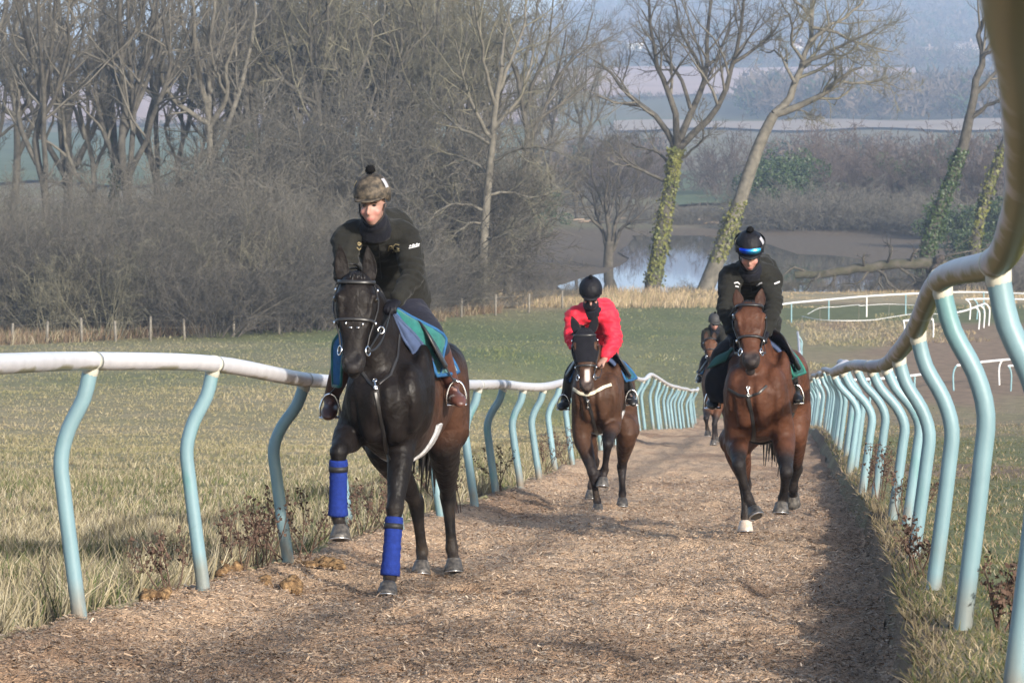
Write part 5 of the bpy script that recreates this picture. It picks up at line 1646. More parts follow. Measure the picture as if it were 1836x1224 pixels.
def make_tree(name, label, base, limbs, seed, twig_mat, bark, levels=(7, 6, 5), ratio=(0.5, 0.52, 0.55), ang=(0.75, 0.7, 0.65), up=(0.10, 0.08, 0.04),
              group=None, rmin=0.012, ivy=None, wig=0.13, tmin=0.3, twig_r=0.013):
    """limbs: list of (points, r0, r1); the first one is the trunk"""
    rng = np.random.default_rng(seed)
    root = thing(name, label, 'tree', base, group)
    gt = Geo(); PTs = []; RDs = []
    for i, (pts, r0, r1) in enumerate(limbs):
        q, r = path_limb(pts, r0, r1, 10, rng, 0.0 if i == 0 else 0.05)
        tubes(gt, q[None], r[None], 8 if r0 > 0.15 else 6)
        PTs.append(q); RDs.append(r)
    gt.obj('trunk', bark, root)
    A = np.array(PTs[1:] if len(PTs) > 1 else PTs); B = np.array(RDs[1:] if len(PTs) > 1 else RDs)
    gc = Geo()
    lv = len(levels)
    for l in range(lv):
        last = l == lv - 1
        A, B = branch_out(rng, A, B, levels[l], ratio[l], ang[l], up[l], 2 if last else (5 if l == 0 else 4), wig * (1 + 0.5 * l), tmin=tmin if l == 0 else 0.2, rmin=twig_r * (2.2, 1.5, 1.0, 0.9)[min(l + 4 - lv, 3)] , rr=0.55)
        tubes(gc, A, B, 4 if l == 0 else 3)
    gc.obj('crown', twig_mat, root)
    if ivy: ivy_on(root, PTs, RDs, rng, **ivy)
    return root

def ivy_on(root, PTs, RDs, rng, t0=0.05, t1=0.9, n=1500, size=0.16, m=None, which=(0,), thick=0.25):
    V = []; T = []
    for w in which:
        P_ = PTs[w]; R_ = RDs[w]; k = len(P_)
        t = rng.uniform(t0, t1, n) * (k - 1); i = np.minimum(t.astype(int), k - 2); f = t - i
        c = P_[i] * (1 - f)[:, None] + P_[i+1] * f[:, None]; r = R_[i] * (1 - f) + R_[i+1] * f
        d = unit(rng.normal(size=(n, 3)) * np.array((1, 1, 0.25)))
        clump = 0.5 + 0.5 * lattice_noise(d[:, 0] * 1.5 + 5, t * 2.3, 1.0, 5)
        clump = np.clip(0.5 + 0.9 * fbm(np.arctan2(d[:, 1], d[:, 0]) * 1.2 + 9, t * 1.6, 1.0, 5, 3), 0, 1)
        o = r * 0.9 + thick * rng.uniform(0, 1, n) ** 1.3 * (0.15 + 1.5 * clump ** 2)
        p = c + d * o[:, None]
        nn = unit(d + rng.normal(size=(n, 3)) * 0.6); s = unit(np.cross(nn, rng.normal(size=(n, 3)))); u = np.cross(nn, s)
        z = size * rng.uniform(0.5, 1.3, n)[:, None]
        q = np.stack([p - s * z * .5, p + u * z * .6, p + s * z * .5, p - u * z * .6], 1)
        b = sum(len(x) for x in V)
        V.append(q.reshape(-1, 3)); T.append(np.arange(n * 4).reshape(-1, 4) + b)
    g = Geo(); g.add(np.concatenate(V), np.concatenate(T))
    o = g.obj('ivy', m or M_ivy, root, smooth=False)
    o['kind'] = 'stuff'

def px_limb(d, pts, dd=None):
    """pixel polyline at distance d; dd: depth offsets along it"""
    out = []
    for i, q in enumerate(pts):
        off = 0 if dd is None else dd * (i / (len(pts) - 1)) ** 1.3
        out.append(P(q[0], q[1], d + off))
    return out

LAND = [(-60, 'the corner of the field'), (75, 'the corner grove tree'), (158, 'the slim leaning grove tree'), (232, 'the thick dark grove tree'), (365, 'the pale low-forking grove tree'), (440, 'the ivied grove tree'), (560, 'the olive-twigged grove tree'), (760, 'the fine-twigged grove tree'), (863, 'the tall straight pale tree'), (915, 'the slanting pale trunk'),
        (1090, 'the dark round tree on the spit'), (1180, 'the ivy-clad trunk'), (1290, 'the leaning pale tree'), (1400, 'the black-jacketed rider'), (1500, 'the fallen trunk'), (1600, 'the upturned root plate'), (1665, 'the dark ivied tree'), (1750, 'the yellow-ivied trunk'), (1850, 'the rail by the camera')]
def beside(px): return min(LAND, key=lambda q: abs(q[0] - px))[1]
def clone_tree(src, loc, rz, sc, label, group, flip=False):
    r = src.copy(); COL.objects.link(r)
    r.location = loc; r.rotation_euler = (0, 0, rz); r.scale = (sc * (-1 if flip else 1), sc, sc)
    r['label'] = label
    if group: r['group'] = group
    for ch in src.children:
        c = ch.copy(); COL.objects.link(c); c.parent = r
        c.matrix_parent_inverse = Matrix.Identity(4)
    return r

def ground_pt(px, d, sink=0.15):
    x = (px - 918) / F * d
    return np.array((x, d, gz(x, d) - sink))

def rand_limbs(rng, trunk, r_top, n, spread, length, up0=0.5, t0=0.45):
    """limbs leaving the upper trunk"""
    P_, _ = path_limb(trunk, 1, 1, 20)
    out = []
    for k in range(n):
        t = t0 + (1 - t0) * (k + rng.uniform(0, .8)) / n
        i = min(int(t * 19), 18); p = P_[i]
        az = k * 2.4 + rng.uniform(-.5, .5)
        h = np.array((math.cos(az), math.sin(az), 0)) * spread * rng.uniform(.7, 1.2)
        v = unit(h + np.array((0, 0, up0 * rng.uniform(.8, 1.3))))
        L = length * (1.2 - 0.65 * (t - t0) / (1 - t0)) * rng.uniform(.8, 1.15)
        pts = [p]
        for s in range(4):
            v = unit(v + rng.normal(size=3) * 0.12 + np.array((0, 0, 0.14)))
            pts.append(pts[-1] + v * L / 4)
        out.append((pts, r_top * rng.uniform(.6, .9) * (1.15 - 0.5 * (t - t0) / (1 - t0)), r_top * 0.22))
    return out

# --- pond-side trees traced from the photograph (foot on the bank)
D1 = 217.0
b = ground_pt(1168, D1)
make_tree('ivy_clad_tree', 'tree with yellow-green ivy clothing its whole trunk beside the pond', b,
    [([b] + px_limb(D1, [(1176, 480), (1190, 400), (1205, 320), (1211, 280), (1214, 262)]), 0.55, 0.32),
     (px_limb(D1, [(1211, 280), (1200, 240), (1160, 195), (1120, 165), (1095, 128), (1068, 108)], 2), 0.24, 0.06),
     (px_limb(D1, [(1214, 262), (1212, 210), (1192, 150), (1176, 110), (1166, 40), (1160, -30)], -2), 0.25, 0.07),
     (px_limb(D1, [(1214, 262), (1232, 215), (1252, 175), (1266, 130), (1268, 80), (1272, 20), (1276, -60)], 1), 0.26, 0.07),
     (px_limb(D1, [(1214, 270), (1256, 225), (1288, 195), (1304, 140), (1322, 90), (1332, 20), (1336, -60)], -3), 0.25, 0.07),
     (px_limb(D1, [(1238, 195), (1220, 140), (1200, 118), (1176, 60), (1150, 20)], 3), 0.14, 0.05),
     (px_limb(D1, [(1262, 140), (1240, 90), (1220, 55), (1210, 0)], -3), 0.13, 0.05),
     (px_limb(D1, [(1312, 115), (1350, 90), (1385, 60), (1400, 30)], 2), 0.13, 0.045),
     (px_limb(D1, [(1268, 120), (1290, 95), (1306, 60), (1310, 20)], 3), 0.12, 0.045),
     (px_limb(D1, [(1203, 330), (1150, 305), (1110, 280), (1085, 250)], -2), 0.13, 0.035),
     (px_limb(D1, [(1206, 300), (1180, 275), (1150, 265), (1130, 255)], 2), 0.11, 0.03),
     (px_limb(D1, [(1218, 285), (1250, 262), (1262, 240), (1255, 205)], -3), 0.09, 0.03)],
    11, M_twig, M_bark, levels=(9, 7, 6), ratio=(0.42, 0.5, 0.55), ivy=dict(n=4200, size=0.17, t0=0.10, t1=0.93, thick=0.34), wig=0.16)
D2 = 216.0
b = ground_pt(1262, D2)
make_tree('leaning_tree', 'tall pale-barked tree leaning over the pond with patchy ivy at its foot', b,
    [([b] + px_limb(D2, [(1290, 455), (1318, 385), (1350, 290), (1370, 240), (1388, 205)]), 0.56, 0.32),
     (px_limb(D2, [(1388, 205), (1410, 185), (1425, 150), (1440, 110), (1452, 70), (1458, 0), (1462, -60)], 2), 0.30, 0.07),
     (px_limb(D2, [(1388, 205), (1425, 192), (1460, 178), (1485, 160), (1515, 132), (1545, 120)], -2), 0.27, 0.06),
     (px_limb(D2, [(1425, 150), (1412, 130), (1405, 105), (1390, 92), (1375, 95)], 2), 0.12, 0.04),
     (px_limb(D2, [(1440, 115), (1480, 95), (1520, 75), (1570, 55)], -3), 0.15, 0.05),
     (px_limb(D2, [(1452, 75), (1490, 45), (1530, 20), (1560, -20)], 3), 0.14, 0.05),
     (px_limb(D2, [(1456, 30), (1425, 0), (1400, -40)], -3), 0.13, 0.05),
     (px_limb(D2, [(1500, 145), (1540, 150), (1580, 145), (1610, 160)], 2), 0.10, 0.03),
     (px_limb(D2, [(1455, 50), (1500, 60), (1550, 80), (1600, 95)], 4), 0.12, 0.04),
     (px_limb(D2, [(1440, 110), (1420, 80), (1420, 40), (1400, 0)], -4), 0.12, 0.04),
     (px_limb(D2, [(1420, 190), (1440, 200), (1470, 215)], -1), 0.06, 0.02)],
    12, M_twig_olive, M_bark_pale, levels=(9, 8, 6), ratio=(0.48, 0.5, 0.55), ivy=dict(n=1500, size=0.17, t0=0.16, t1=0.45, thick=0.36), wig=0.17)
D3 = 232.0
b = ground_pt(1655, D3)
make_tree('ivy_clad_tree', 'leaning tree with dark green ivy on its lower trunk right of the pond', b,
    [([b] + px_limb(D3, [(1668, 420), (1695, 350), (1725, 270), (1738, 210)]), 0.55, 0.33),
     (px_limb(D3, [(1738, 210), (1748, 150), (1762, 100), (1754, 55), (1780, 10), (1790, -50)], 1), 0.30, 0.08),
     (px_limb(D3, [(1738, 215), (1770, 190), (1800, 175), (1850, 150)], -2), 0.16, 0.05),
     (px_limb(D3, [(1748, 170), (1775, 140), (1810, 118), (1850, 100)], 2), 0.18, 0.05),
     (px_limb(D3, [(1760, 105), (1790, 85), (1815, 80), (1850, 70)], -3), 0.13, 0.04),
     (px_limb(D3, [(1764, 100), (1785, 65), (1800, 30), (1830, -20)], 3), 0.15, 0.05),
     (px_limb(D3, [(1738, 205), (1760, 195), (1776, 180)], 1), 0.06, 0.02)],
    13, M_twig, M_bark, levels=(5, 5, 4), ratio=(0.36, 0.5, 0.5), ivy=dict(n=3600, size=0.18, t0=0.03, t1=0.75, thick=0.55, m=M_ivy_dark))
D4 = 238.0
b = ground_pt(1740, D4)
make_tree('ivy_clad_tree', 'slanting trunk with a yellow ivy strip right of the dark ivied tree', b,
    [([b] + px_limb(D4, [(1755, 400), (1775, 330), (1800, 260), (1830, 190), (1850, 120)]), 0.40, 0.24),
     (px_limb(D4, [(1808, 245), (1830, 180), (1845, 100)], 2), 0.12, 0.04),
     (px_limb(D4, [(1820, 215), (1795, 170), (1790, 140)], -2), 0.08, 0.03),
     (px_limb(D4, [(1790, 290), (1830, 270), (1870, 260)], 2), 0.08, 0.03)],
    14, M_twig, M_bark, levels=(6, 5, 4), ivy=dict(n=900, size=0.24, t0=0.1, t1=0.6, thick=0.32))
D5 = 262.0
b = ground_pt(1090, D5)
make_tree('pond_thorn', 'dark many-stemmed round tree on the mud spit in the pond', b,
    [([b] + px_limb(D5, [(1092, 445), (1094, 432)]), 0.42, 0.36),
     (px_limb(D5, [(1090, 450), (1082, 415), (1070, 390), (1062, 350), (1050, 310)], 2), 0.20, 0.05),
     (px_limb(D5, [(1094, 448), (1090, 405), (1085, 375), (1088, 330), (1090, 285)], -2), 0.20, 0.05),
     (px_limb(D5, [(1096, 448), (1104, 400), (1112, 370), (1108, 330), (1112, 290)], 3), 0.20, 0.05),
     (px_limb(D5, [(1098, 452), (1112, 412), (1128, 398), (1148, 385), (1160, 360)], -1), 0.17, 0.04),
     (px_limb(D5, [(1104, 400), (1125, 370), (1140, 330), (1145, 300)], 2), 0.14, 0.04),
     (px_limb(D5, [(1080, 410), (1055, 385), (1040, 350), (1030, 330)], -2), 0.14, 0.04),
     (px_limb(D5, [(1085, 380), (1070, 340), (1060, 300), (1064, 270)], 1), 0.12, 0.04)],
    15, M_twig_dark, M_bark_dark, levels=(9, 8, 6), ratio=(0.55, 0.5, 0.5), wig=0.2, twig_r=0.016)
D6 = 188.0
b = ground_pt(863, D6)
make_tree('pale_ash_tree', 'tall straight pale tree with fine spreading twigs at the field edge', b,
    [([b] + px_limb(D6, [(865, 500), (868, 420), (875, 330), (884, 250), (888, 190), (900, 120)]), 0.32, 0.13),
     (px_limb(D6, [(878, 320), (850, 290), (800, 275), (760, 265)], 3), 0.12, 0.03),
     (px_limb(D6, [(884, 250), (850, 200), (830, 140), (815, 70)], -3), 0.14, 0.04),
     (px_limb(D6, [(886, 230), (925, 180), (950, 120), (960, 50)], 3), 0.14, 0.04),
     (px_limb(D6, [(888, 190), (870, 130), (860, 60), (850, -20)], -4), 0.13, 0.04),
     (px_limb(D6, [(890, 170), (915, 110), (940, 40), (950, -40)], 2), 0.13, 0.04),
     (px_limb(D6, [(900, 120), (905, 60), (920, -10)], 4), 0.12, 0.04),
     (px_limb(D6, [(880, 290), (920, 270), (965, 265), (1000, 270)], -3), 0.11, 0.03),
     (px_limb(D6, [(872, 380), (830, 365), (790, 375), (765, 400)], -2), 0.10, 0.025),
     (px_limb(D6, [(874, 350), (910, 345), (950, 355), (985, 350)], 2), 0.09, 0.025),
     (px_limb(D6, [(870, 400), (840, 400), (815, 420), (795, 440)], -3), 0.08, 0.02),
     (px_limb(D6, [(882, 260), (830, 230), (790, 200), (755, 150)], 2), 0.12, 0.03),
     (px_limb(D6, [(868, 430), (900, 420), (930, 425)], -2), 0.07, 0.02)],
    16, M_twig_olive, M_bark_pale, levels=(8, 7, 6), ratio=(0.5, 0.5, 0.52), wig=0.16, twig_r=0.011)
D7 = 205.0
b = ground_pt(908, D7)
make_tree('slanting_tree', 'second pale trunk slanting behind the tall straight tree', b,
    [([b] + px_limb(D7, [(915, 480), (925, 400), (940, 310), (946, 240), (935, 180), (925, 120)]), 0.30, 0.12),
     (px_limb(D7, [(944, 260), (975, 200), (1000, 130), (1015, 50)], 3), 0.15, 0.04),
     (px_limb(D7, [(940, 200), (960, 140), (985, 70), (990, 0)], -3), 0.14, 0.04),
     (px_limb(D7, [(946, 230), (1000, 190), (1040, 160), (1070, 120)], 3), 0.13, 0.03),
     (px_limb(D7, [(928, 140), (905, 80), (895, 0)], -3), 0.12, 0.04),
     (px_limb(D7, [(942, 290), (985, 260), (1030, 250)], 2), 0.10, 0.03),
     (px_limb(D7, [(990, 160), (1020, 110), (1050, 70), (1062, 20)], 4), 0.10, 0.03),
     (px_limb(D7, [(932, 160), (945, 100), (960, 30), (970, -40)], 2), 0.12, 0.04)],
    17, M_twig, M_bark, levels=(8, 7, 6), ratio=(0.5, 0.5, 0.52), twig_r=0.012)

# --- the tall grove on the left: five traced kinds, the rest are their copies
GROVE = 'tall bare trees of the grove behind the scrub'
def grove_tree(px, d, top, forks, seed, lean, label, r=0.45, tw=None, bark=None, fork_y=None, **k):
    b = ground_pt(px, d)
    rng = np.random.default_rng(seed); r = r * 0.70
    top_p = P(px + lean, top, d)
    tr = [b]
    for t_ in (0.3, 0.55, 0.8): tr.append(b * (1 - t_) + top_p * t_ + np.array((rng.normal(0, .32), rng.normal(0, .3), 0)))
    tr.append(top_p)
    limbs = [(tr, r, r * 0.62)]
    tp, _ = path_limb(tr, 1, 1, 20)
    for i, (ex, ey, dep) in enumerate(forks):
        e = P(ex, ey, d)
        s0 = top_p if i < 3 else tp[int(rng.uniform(9, 19))]
        mid = s0 * 0.62 + e * 0.38 + np.array((0.40 * (e[0] - s0[0]) * rng.uniform(.3, 1.2), dep * 0.3, rng.uniform(-.5, .3)))
        e = e + np.array((0, dep, 0))
        q3 = mid * 0.4 + e * 0.6 + rng.normal(size=3) * np.array((.5, .5, .3))
        r0 = r * rng.uniform(.48, .68)
        limbs.append(([s0 - np.array((0, 0, rng.uniform(0, .5))), mid, q3, e], r0, 0.08))
        # a second leader off each limb
        e2 = e + np.array((rng.choice((-1, 1)) * rng.uniform(.8, 2.0), rng.normal(0, 1.0), rng.uniform(-1.2, .6)))
        limbs.append(([mid, mid * .5 + e2 * .5 + rng.normal(size=3) * .35, e2], r0 * .62, 0.05))
    # short shoots and stubs lower on the trunk
    for j in range(4):
        s0 = tp[int(rng.uniform(5, 15))]; az = rng.uniform(0, 6.28); L = rng.uniform(1.2, 3.0)
        v = np.array((math.cos(az), math.sin(az), rng.uniform(-.1, .6)))
        limbs.append(([s0, s0 + v * L * .5 + np.array((0, 0, .2)), s0 + v * L + np.array((0, 0, rng.uniform(-.4, .8)))], .055, 0.02))
    return make_tree('grove_tree', label, b, limbs, seed, tw or M_twig, bark or M_bark, group=GROVE, **dict(dict(levels=(6, 5, 5), ratio=(0.42, 0.5, 0.52), wig=0.19, tmin=0.15), **k))
g1 = grove_tree(365, 205, 178, [(330, 60, 2), (350, -40, -3), (400, 20, 3), (430, 70, -2), (375, -80, 1), (300, 110, -3), (455, 0, 2)], 31, 5, 'straight pale grove tree forking low above the grey scrub', r=0.42, bark=M_bark_pale)
g2 = grove_tree(232, 200, 200, [(200, 40, 2), (218, -60, -2), (262, -20, 2), (300, 40, -3), (170, 90, 3), (240, -90, -1), (285, -60, 3)], 32, -8, 'thick dark grove tree with upright limbs', r=0.5)
g3 = grove_tree(75, 198, 190, [(30, 60, 2), (55, -50, -2), (100, -30, 3), (130, 40, -3), (10, 110, 2), (80, -90, -3)], 33, 2, 'grove tree with several rising limbs near the field corner', r=0.42)
g4 = grove_tree(440, 210, 165, [(470, 40, 2), (430, -50, -2), (500, -20, 3), (400, 30, -3), (520, 80, 2), (450, -90, 0)], 34, 0, 'grove tree with dark ivy climbing its straight trunk', r=0.45, ivy=dict(n=900, size=0.28, t0=0.15, t1=0.75, thick=0.3, m=M_ivy_dark))
g5 = grove_tree(158, 204, 235, [(110, 100, 2), (135, 0, -2), (190, 20, 3), (205, 90, -3), (150, -70, 2), (95, 150, -2)], 35, -6, 'slimmer grove tree leaning left out of the scrub', r=0.34, bark=M_bark_pale)
g6 = grove_tree(560, 208, 150, [(520, 20, 2), (555, -50, -3), (600, 0, 3), (635, 70, -2), (580, -90, 1), (500, 90, -2), (650, 20, 2)], 36, 4, 'olive-twigged grove tree above the mounted rider', r=0.38, tw=M_twig_olive, levels=(8, 7, 5))
g7 = grove_tree(760, 214, 180, [(720, 40, 2), (755, -50, -3), (800, 10, 3), (840, 60, -2), (700, 100, 2), (780, -90, 1), (680, 30, -2)], 37, 6, 'fine-twigged grove tree between the rider and the pale ash', r=0.36, tw=M_twig_olive, levels=(8, 7, 5))
srcs = [g1, g2, g3, g4, g5, g6, g7]
rc = random.Random(5)
copies = [(408, 232, 0, 1.0), (480, 226, 5, 1.08), (515, 238, 1, 1.0), (612, 228, 6, 1.1), (655, 222, 2, 1.05), (700, 232, 5, 1.1),
          (735, 246, 1, 1.0), (815, 236, 6, 1.1), (858, 252, 3, 1.0), (-40, 210, 4, 1.1), (-110, 215, 1, 1.0), (590, 250, 3, 1.0), (985, 350, 6, 0.9), (1035, 365, 5, 0.85), (955, 355, 1, 0.8), (1900, 250, 3, 1.0), (118, 226, 1, 1.0), (275, 226, 2, 1.1), (190, 232, 3, 1.05), (20, 222, 0, 1.05), (330, 236, 4, 1.1), (395, 218, 6, .95), (455, 222, 4, 1.1), (530, 218, 0, .95), (585, 220, 4, 1.05), (640, 240, 0, 1.1), (680, 214, 4, 1.0), (725, 220, 6, 1.0), (790, 224, 4, 1.0), (835, 216, 5, .95), (505, 256, 6, 1.15), (430, 262, 2, 1.1), (770, 262, 5, 1.1), (885, 240, 5, 1.0)]
for i, (px, d, k, sc) in enumerate(copies):
    p_ = ground_pt(px, d)
    clone_tree(srcs[k], tuple(p_), rc.uniform(-0.5, 0.5) + (math.pi if i % 3 == 0 else 0), sc * rc.uniform(.93, 1.05), ('pale forking', 'thick upright', 'many-limbed', 'dark-ivied', 'slim', 'olive-twigged', 'fine-twigged')[k] + ' back-row tree behind ' + beside(px), 'back row of the grove', flip=(i % 2 == 0))

# --- scrub in front of the grove, willow tangles, bank bushes
def make_bush(name, label, base, h, w, seed, tw, stems=26, levels=(7, 6, 4), group=None, r=0.035, arch=0.0, twig_r=0.011):
    rng = np.random.default_rng(seed)
    root = thing(name, label, 'bush', base, group)
    S = []; R = []
    for k in range(stems):
        a = rng.uniform(0, 2 * math.pi); q = math.sqrt(rng.uniform(0.02, 1))
        b = np.asarray(base) + np.array((math.cos(a) * w * .22 * q, math.sin(a) * w * .22 * q, 0))
        v = unit(np.array((math.cos(a) * q * w / h * .75, math.sin(a) * q * w / h * .75, 1.0)))
        L = h * rng.uniform(.55, 1.0); pts = [b]
        for s in range(4):
            v = unit(v + rng.normal(size=3) * .12 + np.array((math.cos(a) * arch, math.sin(a) * arch, -abs(arch) * .6 * s)))
            pts.append(pts[-1] + v * L / 4)
        pa, ra = path_limb(pts, r * rng.uniform(.7, 1.4), 0.012, 6)
        S.append(pa); R.append(ra)
    A = np.array(S); B = np.array(R)
    g = Geo(); tubes(g, A, B, 4); g.obj('stems', tw, root)
    gc = Geo()
    for l in range(len(levels)):
        A, B = branch_out(rng, A, B, levels[l], (0.45, 0.5, 0.55)[l], (0.7, 0.75, 0.7)[l], (0.05, 0.03, 0.0)[l], 2 if l == len(levels) - 1 else 4, 0.2 + .05 * l, tmin=0.2, rmin=twig_r, rr=0.55)
        tubes(gc, A, B, 3)
    gc.obj('crown', tw, root)
    return root
SCR = 'grey scrub bushes along the field edge'
bA = make_bush('scrub_bush', 'tall grey tangled scrub bush at the far edge of the field', ground_pt(120, 168), 6.6, 6.0, 51, M_twig, stems=30, group=SCR)
bB = make_bush('scrub_bush', 'spreading brown thorn bush with arching stems at the field edge', ground_pt(300, 167), 5.8, 7.5, 52, M_twig_dark, stems=30, arch=0.10, group=SCR)
bC = make_bush('scrub_bush', 'fan of thin whippy stems rising from the field edge', ground_pt(185, 163), 5.0, 4.0, 53, M_twig_olive, stems=40, levels=(5, 4, 3), group=SCR)
bD = make_bush('low_bush', 'low dense bush on the pond bank', ground_pt(700, 182), 3.0, 4.5, 54, M_twig, stems=26, levels=(6, 5, 4), group='low bushes on the pond bank', arch=0.12)
bush_src = [bA, bB, bC, bD]
rc = random.Random(9)
bc = [(-60, 170, 0, 1.0), (15, 166, 1, 1.05), (60, 172, 0, 1.0), (90, 163, 2, .95), (170, 173, 1, 1.1), (225, 165, 0, .9), (255, 174, 0, 1.1), (345, 171, 0, 1.0), (375, 164, 1, .9), (410, 170, 2, 1.0), (440, 174, 0, 1.05), (485, 168, 1, .95), (515, 173, 0, 1.0),
      (545, 169, 1, .9), (580, 174, 0, .95), (625, 172, 1, .85), (660, 178, 0, .85), (700, 182, 1, .8), (745, 184, 0, .75), (790, 186, 1, .7), (830, 187, 2, .8), (35, 180, 0, 1.15), (140, 182, 0, 1.2), (290, 181, 0, 1.15), (400, 182, 1, 1.2), (500, 184, 0, 1.15), (600, 186, 0, 1.1), (340, 186, 1, 1.2), (210, 184, 1, 1.2), (-20, 184, 1, 1.2),
      (680, 196, 0, .9), (740, 198, 1, .9), (800, 200, 0, .8), (640, 200, 0, 1.0), (560, 196, 1, 1.1), (940, 210, 1, .55), (455, 192, 0, 1.6), (500, 196, 1, 1.7), (545, 190, 0, 1.6), (590, 194, 0, 1.75), (630, 190, 1, 1.6), (665, 192, 0, 1.7), (705, 195, 0, 1.6), (745, 192, 1, 1.7), (785, 197, 0, 1.7), (825, 195, 0, 1.5)]
for i, (px, d, k, sc) in enumerate(bc):
    clone_tree(bush_src[k], tuple(ground_pt(px, d)), rc.uniform(0, 6.28), sc * rc.uniform(.92, 1.08), ('tall grey', 'dark arching', 'whippy thin-stemmed', 'low')[k] + ' bush ' + (('high in ' if sc > 1.3 else 'deep in ') + 'the thicket below ' if d > 178 else 'at the field edge below ') + beside(px), 'bushes of the thicket')
lowb = [(735, 183, .8), (775, 185, .7), (810, 188, .75), (850, 190, .6), (905, 193, .55), (955, 198, .5), (990, 203, .45), (1030, 207, .4), (1440, 219, .55), (1400, 218, .5), (1500, 219, .45), (1545, 220, .5), (1600, 220, .55), (1640, 222, .6), (1700, 222, .7), (1760, 224, .8), (1810, 224, .9), (1215, 217, .3), (1240, 217, .3), (1310, 218, .35), (1860, 226, .9)]
for i, (px, d, sc) in enumerate(lowb):
    clone_tree(bD, tuple(ground_pt(px, d)), rc.uniform(0, 6.28), sc * rc.uniform(.9, 1.15), 'small leafless bush on the bank by ' + beside(px), 'low bushes on the pond bank')
# beyond the pond: willow scrub and red-twigged trees
bE = make_bush('willow_bush', 'rounded grey willow bush on the far shore of the pond', ground_pt(1400, 342), 6.0, 12.0, 55, M_twig, stems=30, levels=(6, 5, 4), group='willow bushes on the far shore', arch=0.10, r=0.05, twig_r=0.022)
bF = make_bush('willow_bush', 'reddish twiggy thicket behind the far shore', ground_pt(1560, 370), 8.0, 10.0, 56, M_twig_red, stems=28, levels=(6, 5, 4), group='reddish thickets behind the far shore', r=0.06, twig_r=0.024)
for i, (px, d, sc) in enumerate([(1230, 400, .5), (1265, 402, .6), (1440, 390, .9), (1480, 393, .95), (1530, 392, .9), (1575, 391, .85), (1620, 389, .8), (1660, 386, .8), (1375, 402, .8), (1330, 408, .6), (1180, 408, .5), (1130, 404, .6), (1700, 380, .9), (1745, 375, 1.0), (1790, 372, 1.0), (1840, 370, 1.0), (1505, 405, 1.0), (1600, 402, 1.0)]):
    clone_tree(bE, tuple(ground_pt(px, d - 50 if d < 480 else d - 60)), rc.uniform(0, 6.28), sc * rc.uniform(.9, 1.1), 'grey willow scrub on the far shore behind ' + beside(px), 'willow bushes on the far shore')
for i, (px, d, sc) in enumerate([(1440, 430, 1.0), (1500, 440, 1.1), (1620, 425, 1.0), (1680, 415, 1.1), (1740, 410, 1.1), (1800, 405, 1.2), (1390, 450, 1.0), (1300, 520, 1.1), (1240, 540, 1.0), (1460, 470, 1.2), (1540, 470, 1.2), (1600, 470, 1.1), (1850, 400, 1.2), (1100, 480, 1.0), (1040, 470, 1.0), (1160, 520, 1.1), (1720, 460, 1.2)]):
    clone_tree(bF if i % 2 else bE, tuple(ground_pt(px, d - 50 if d < 480 else d - 60)), rc.uniform(0, 6.28), sc * rc.uniform(.9, 1.1), ('reddish' if i % 2 else 'grey') + ' thicket beyond the willows behind ' + beside(px), 'reddish thickets behind the far shore')
# evergreen holly and ivy mounds
def leaf_bush(name, label, base, h, w, seed, m, n=5200, size=0.15, group=None):
    rng = np.random.default_rng(seed)
    root = thing(name, label, 'bush', base, group)
    g = Geo(); st = [np.asarray(base), np.asarray(base) + np.array((0, 0, h * .8))]
    tubes(g, np.array([st]), np.array([[0.12, 0.03]]), 6); g.obj('stem', M_bark_dark, root)
    cl = rng.normal(size=(26, 3)) * np.array((w * .24, w * .24, h * .24)) + np.array((0, 0, h * .5))
    k = rng.integers(0, 26, n); p = cl[k] + unit(rng.normal(size=(n, 3))) * (rng.uniform(.4, 1, (n, 1)) ** .5) * w * 0.17
    p[:, 2] = np.clip(p[:, 2], 0.05, None)
    p = p + np.asarray(base)
    nn = unit(rng.normal(size=(n, 3))); s = unit(np.cross(nn, rng.normal(size=(n, 3)))); u = np.cross(nn, s)
    z = size * rng.uniform(.5, 1.2, (n, 1))
    q = np.stack([p - s * z * .5, p + u * z * .7, p + s * z * .5, p - u * z * .7], 1)
    gg = Geo(); gg.add(q.reshape(-1, 3), np.arange(n * 4).reshape(-1, 4)); o = gg.obj('crown', m, root, smooth=False)
    return root
hl = leaf_bush('holly_bush', 'dark evergreen holly mound in the thicket', ground_pt(480, 176), 4.0, 4.0, 61, M_ivy_dark, group='dark evergreens in the thicket')
for (px, d, sc) in [(500, 178, .7), (455, 178, .6), (690, 190, .7), (640, 184, .5), (215, 184, .6), (1380, 365, 1.7), (1430, 380, 1.9), (1400, 390, 1.7), (1700, 300, 1.2), (1740, 262, .9), (1790, 300, 1.2), (940, 330, 1.3), (965, 350, 1.2), (1620, 380, 1.7), (120, 176, .4)]:
    clone_tree(hl, tuple(ground_pt(px, d)), rc.uniform(0, 6.28), sc * rc.uniform(.9, 1.1), 'dark evergreen bush by ' + beside(px), 'dark evergreens in the thicket')
# ------------------------------------------------------------------ far hillside: fields, woods, houses
field_patch(1100, 2100, 0, 0, 1030, 1150, M_pale)          # pale strip above the scrub
field_patch(960, 1640, 0, 0, 1445, 1860, M_plough)         # large brown field behind the ivied tree
field_patch(-200, 1000, 0, 0, 1090, 1600, M_plough)
field_patch(-300, 950, 0, 0, 520, 1050, M_far_green, lift=0.5)
field_patch(1200, 1350, 0, 0, 400, 620, M_far_green, lift=0.35)
field_patch(1655, 1900, 0, 0, 2000, 2090, M_pale)
field_patch(1360, 1610, 0, 0, 2030, 2120, M_pale)
field_patch(1000, 1200, 0, 0, 2200, 2300, M_pale)

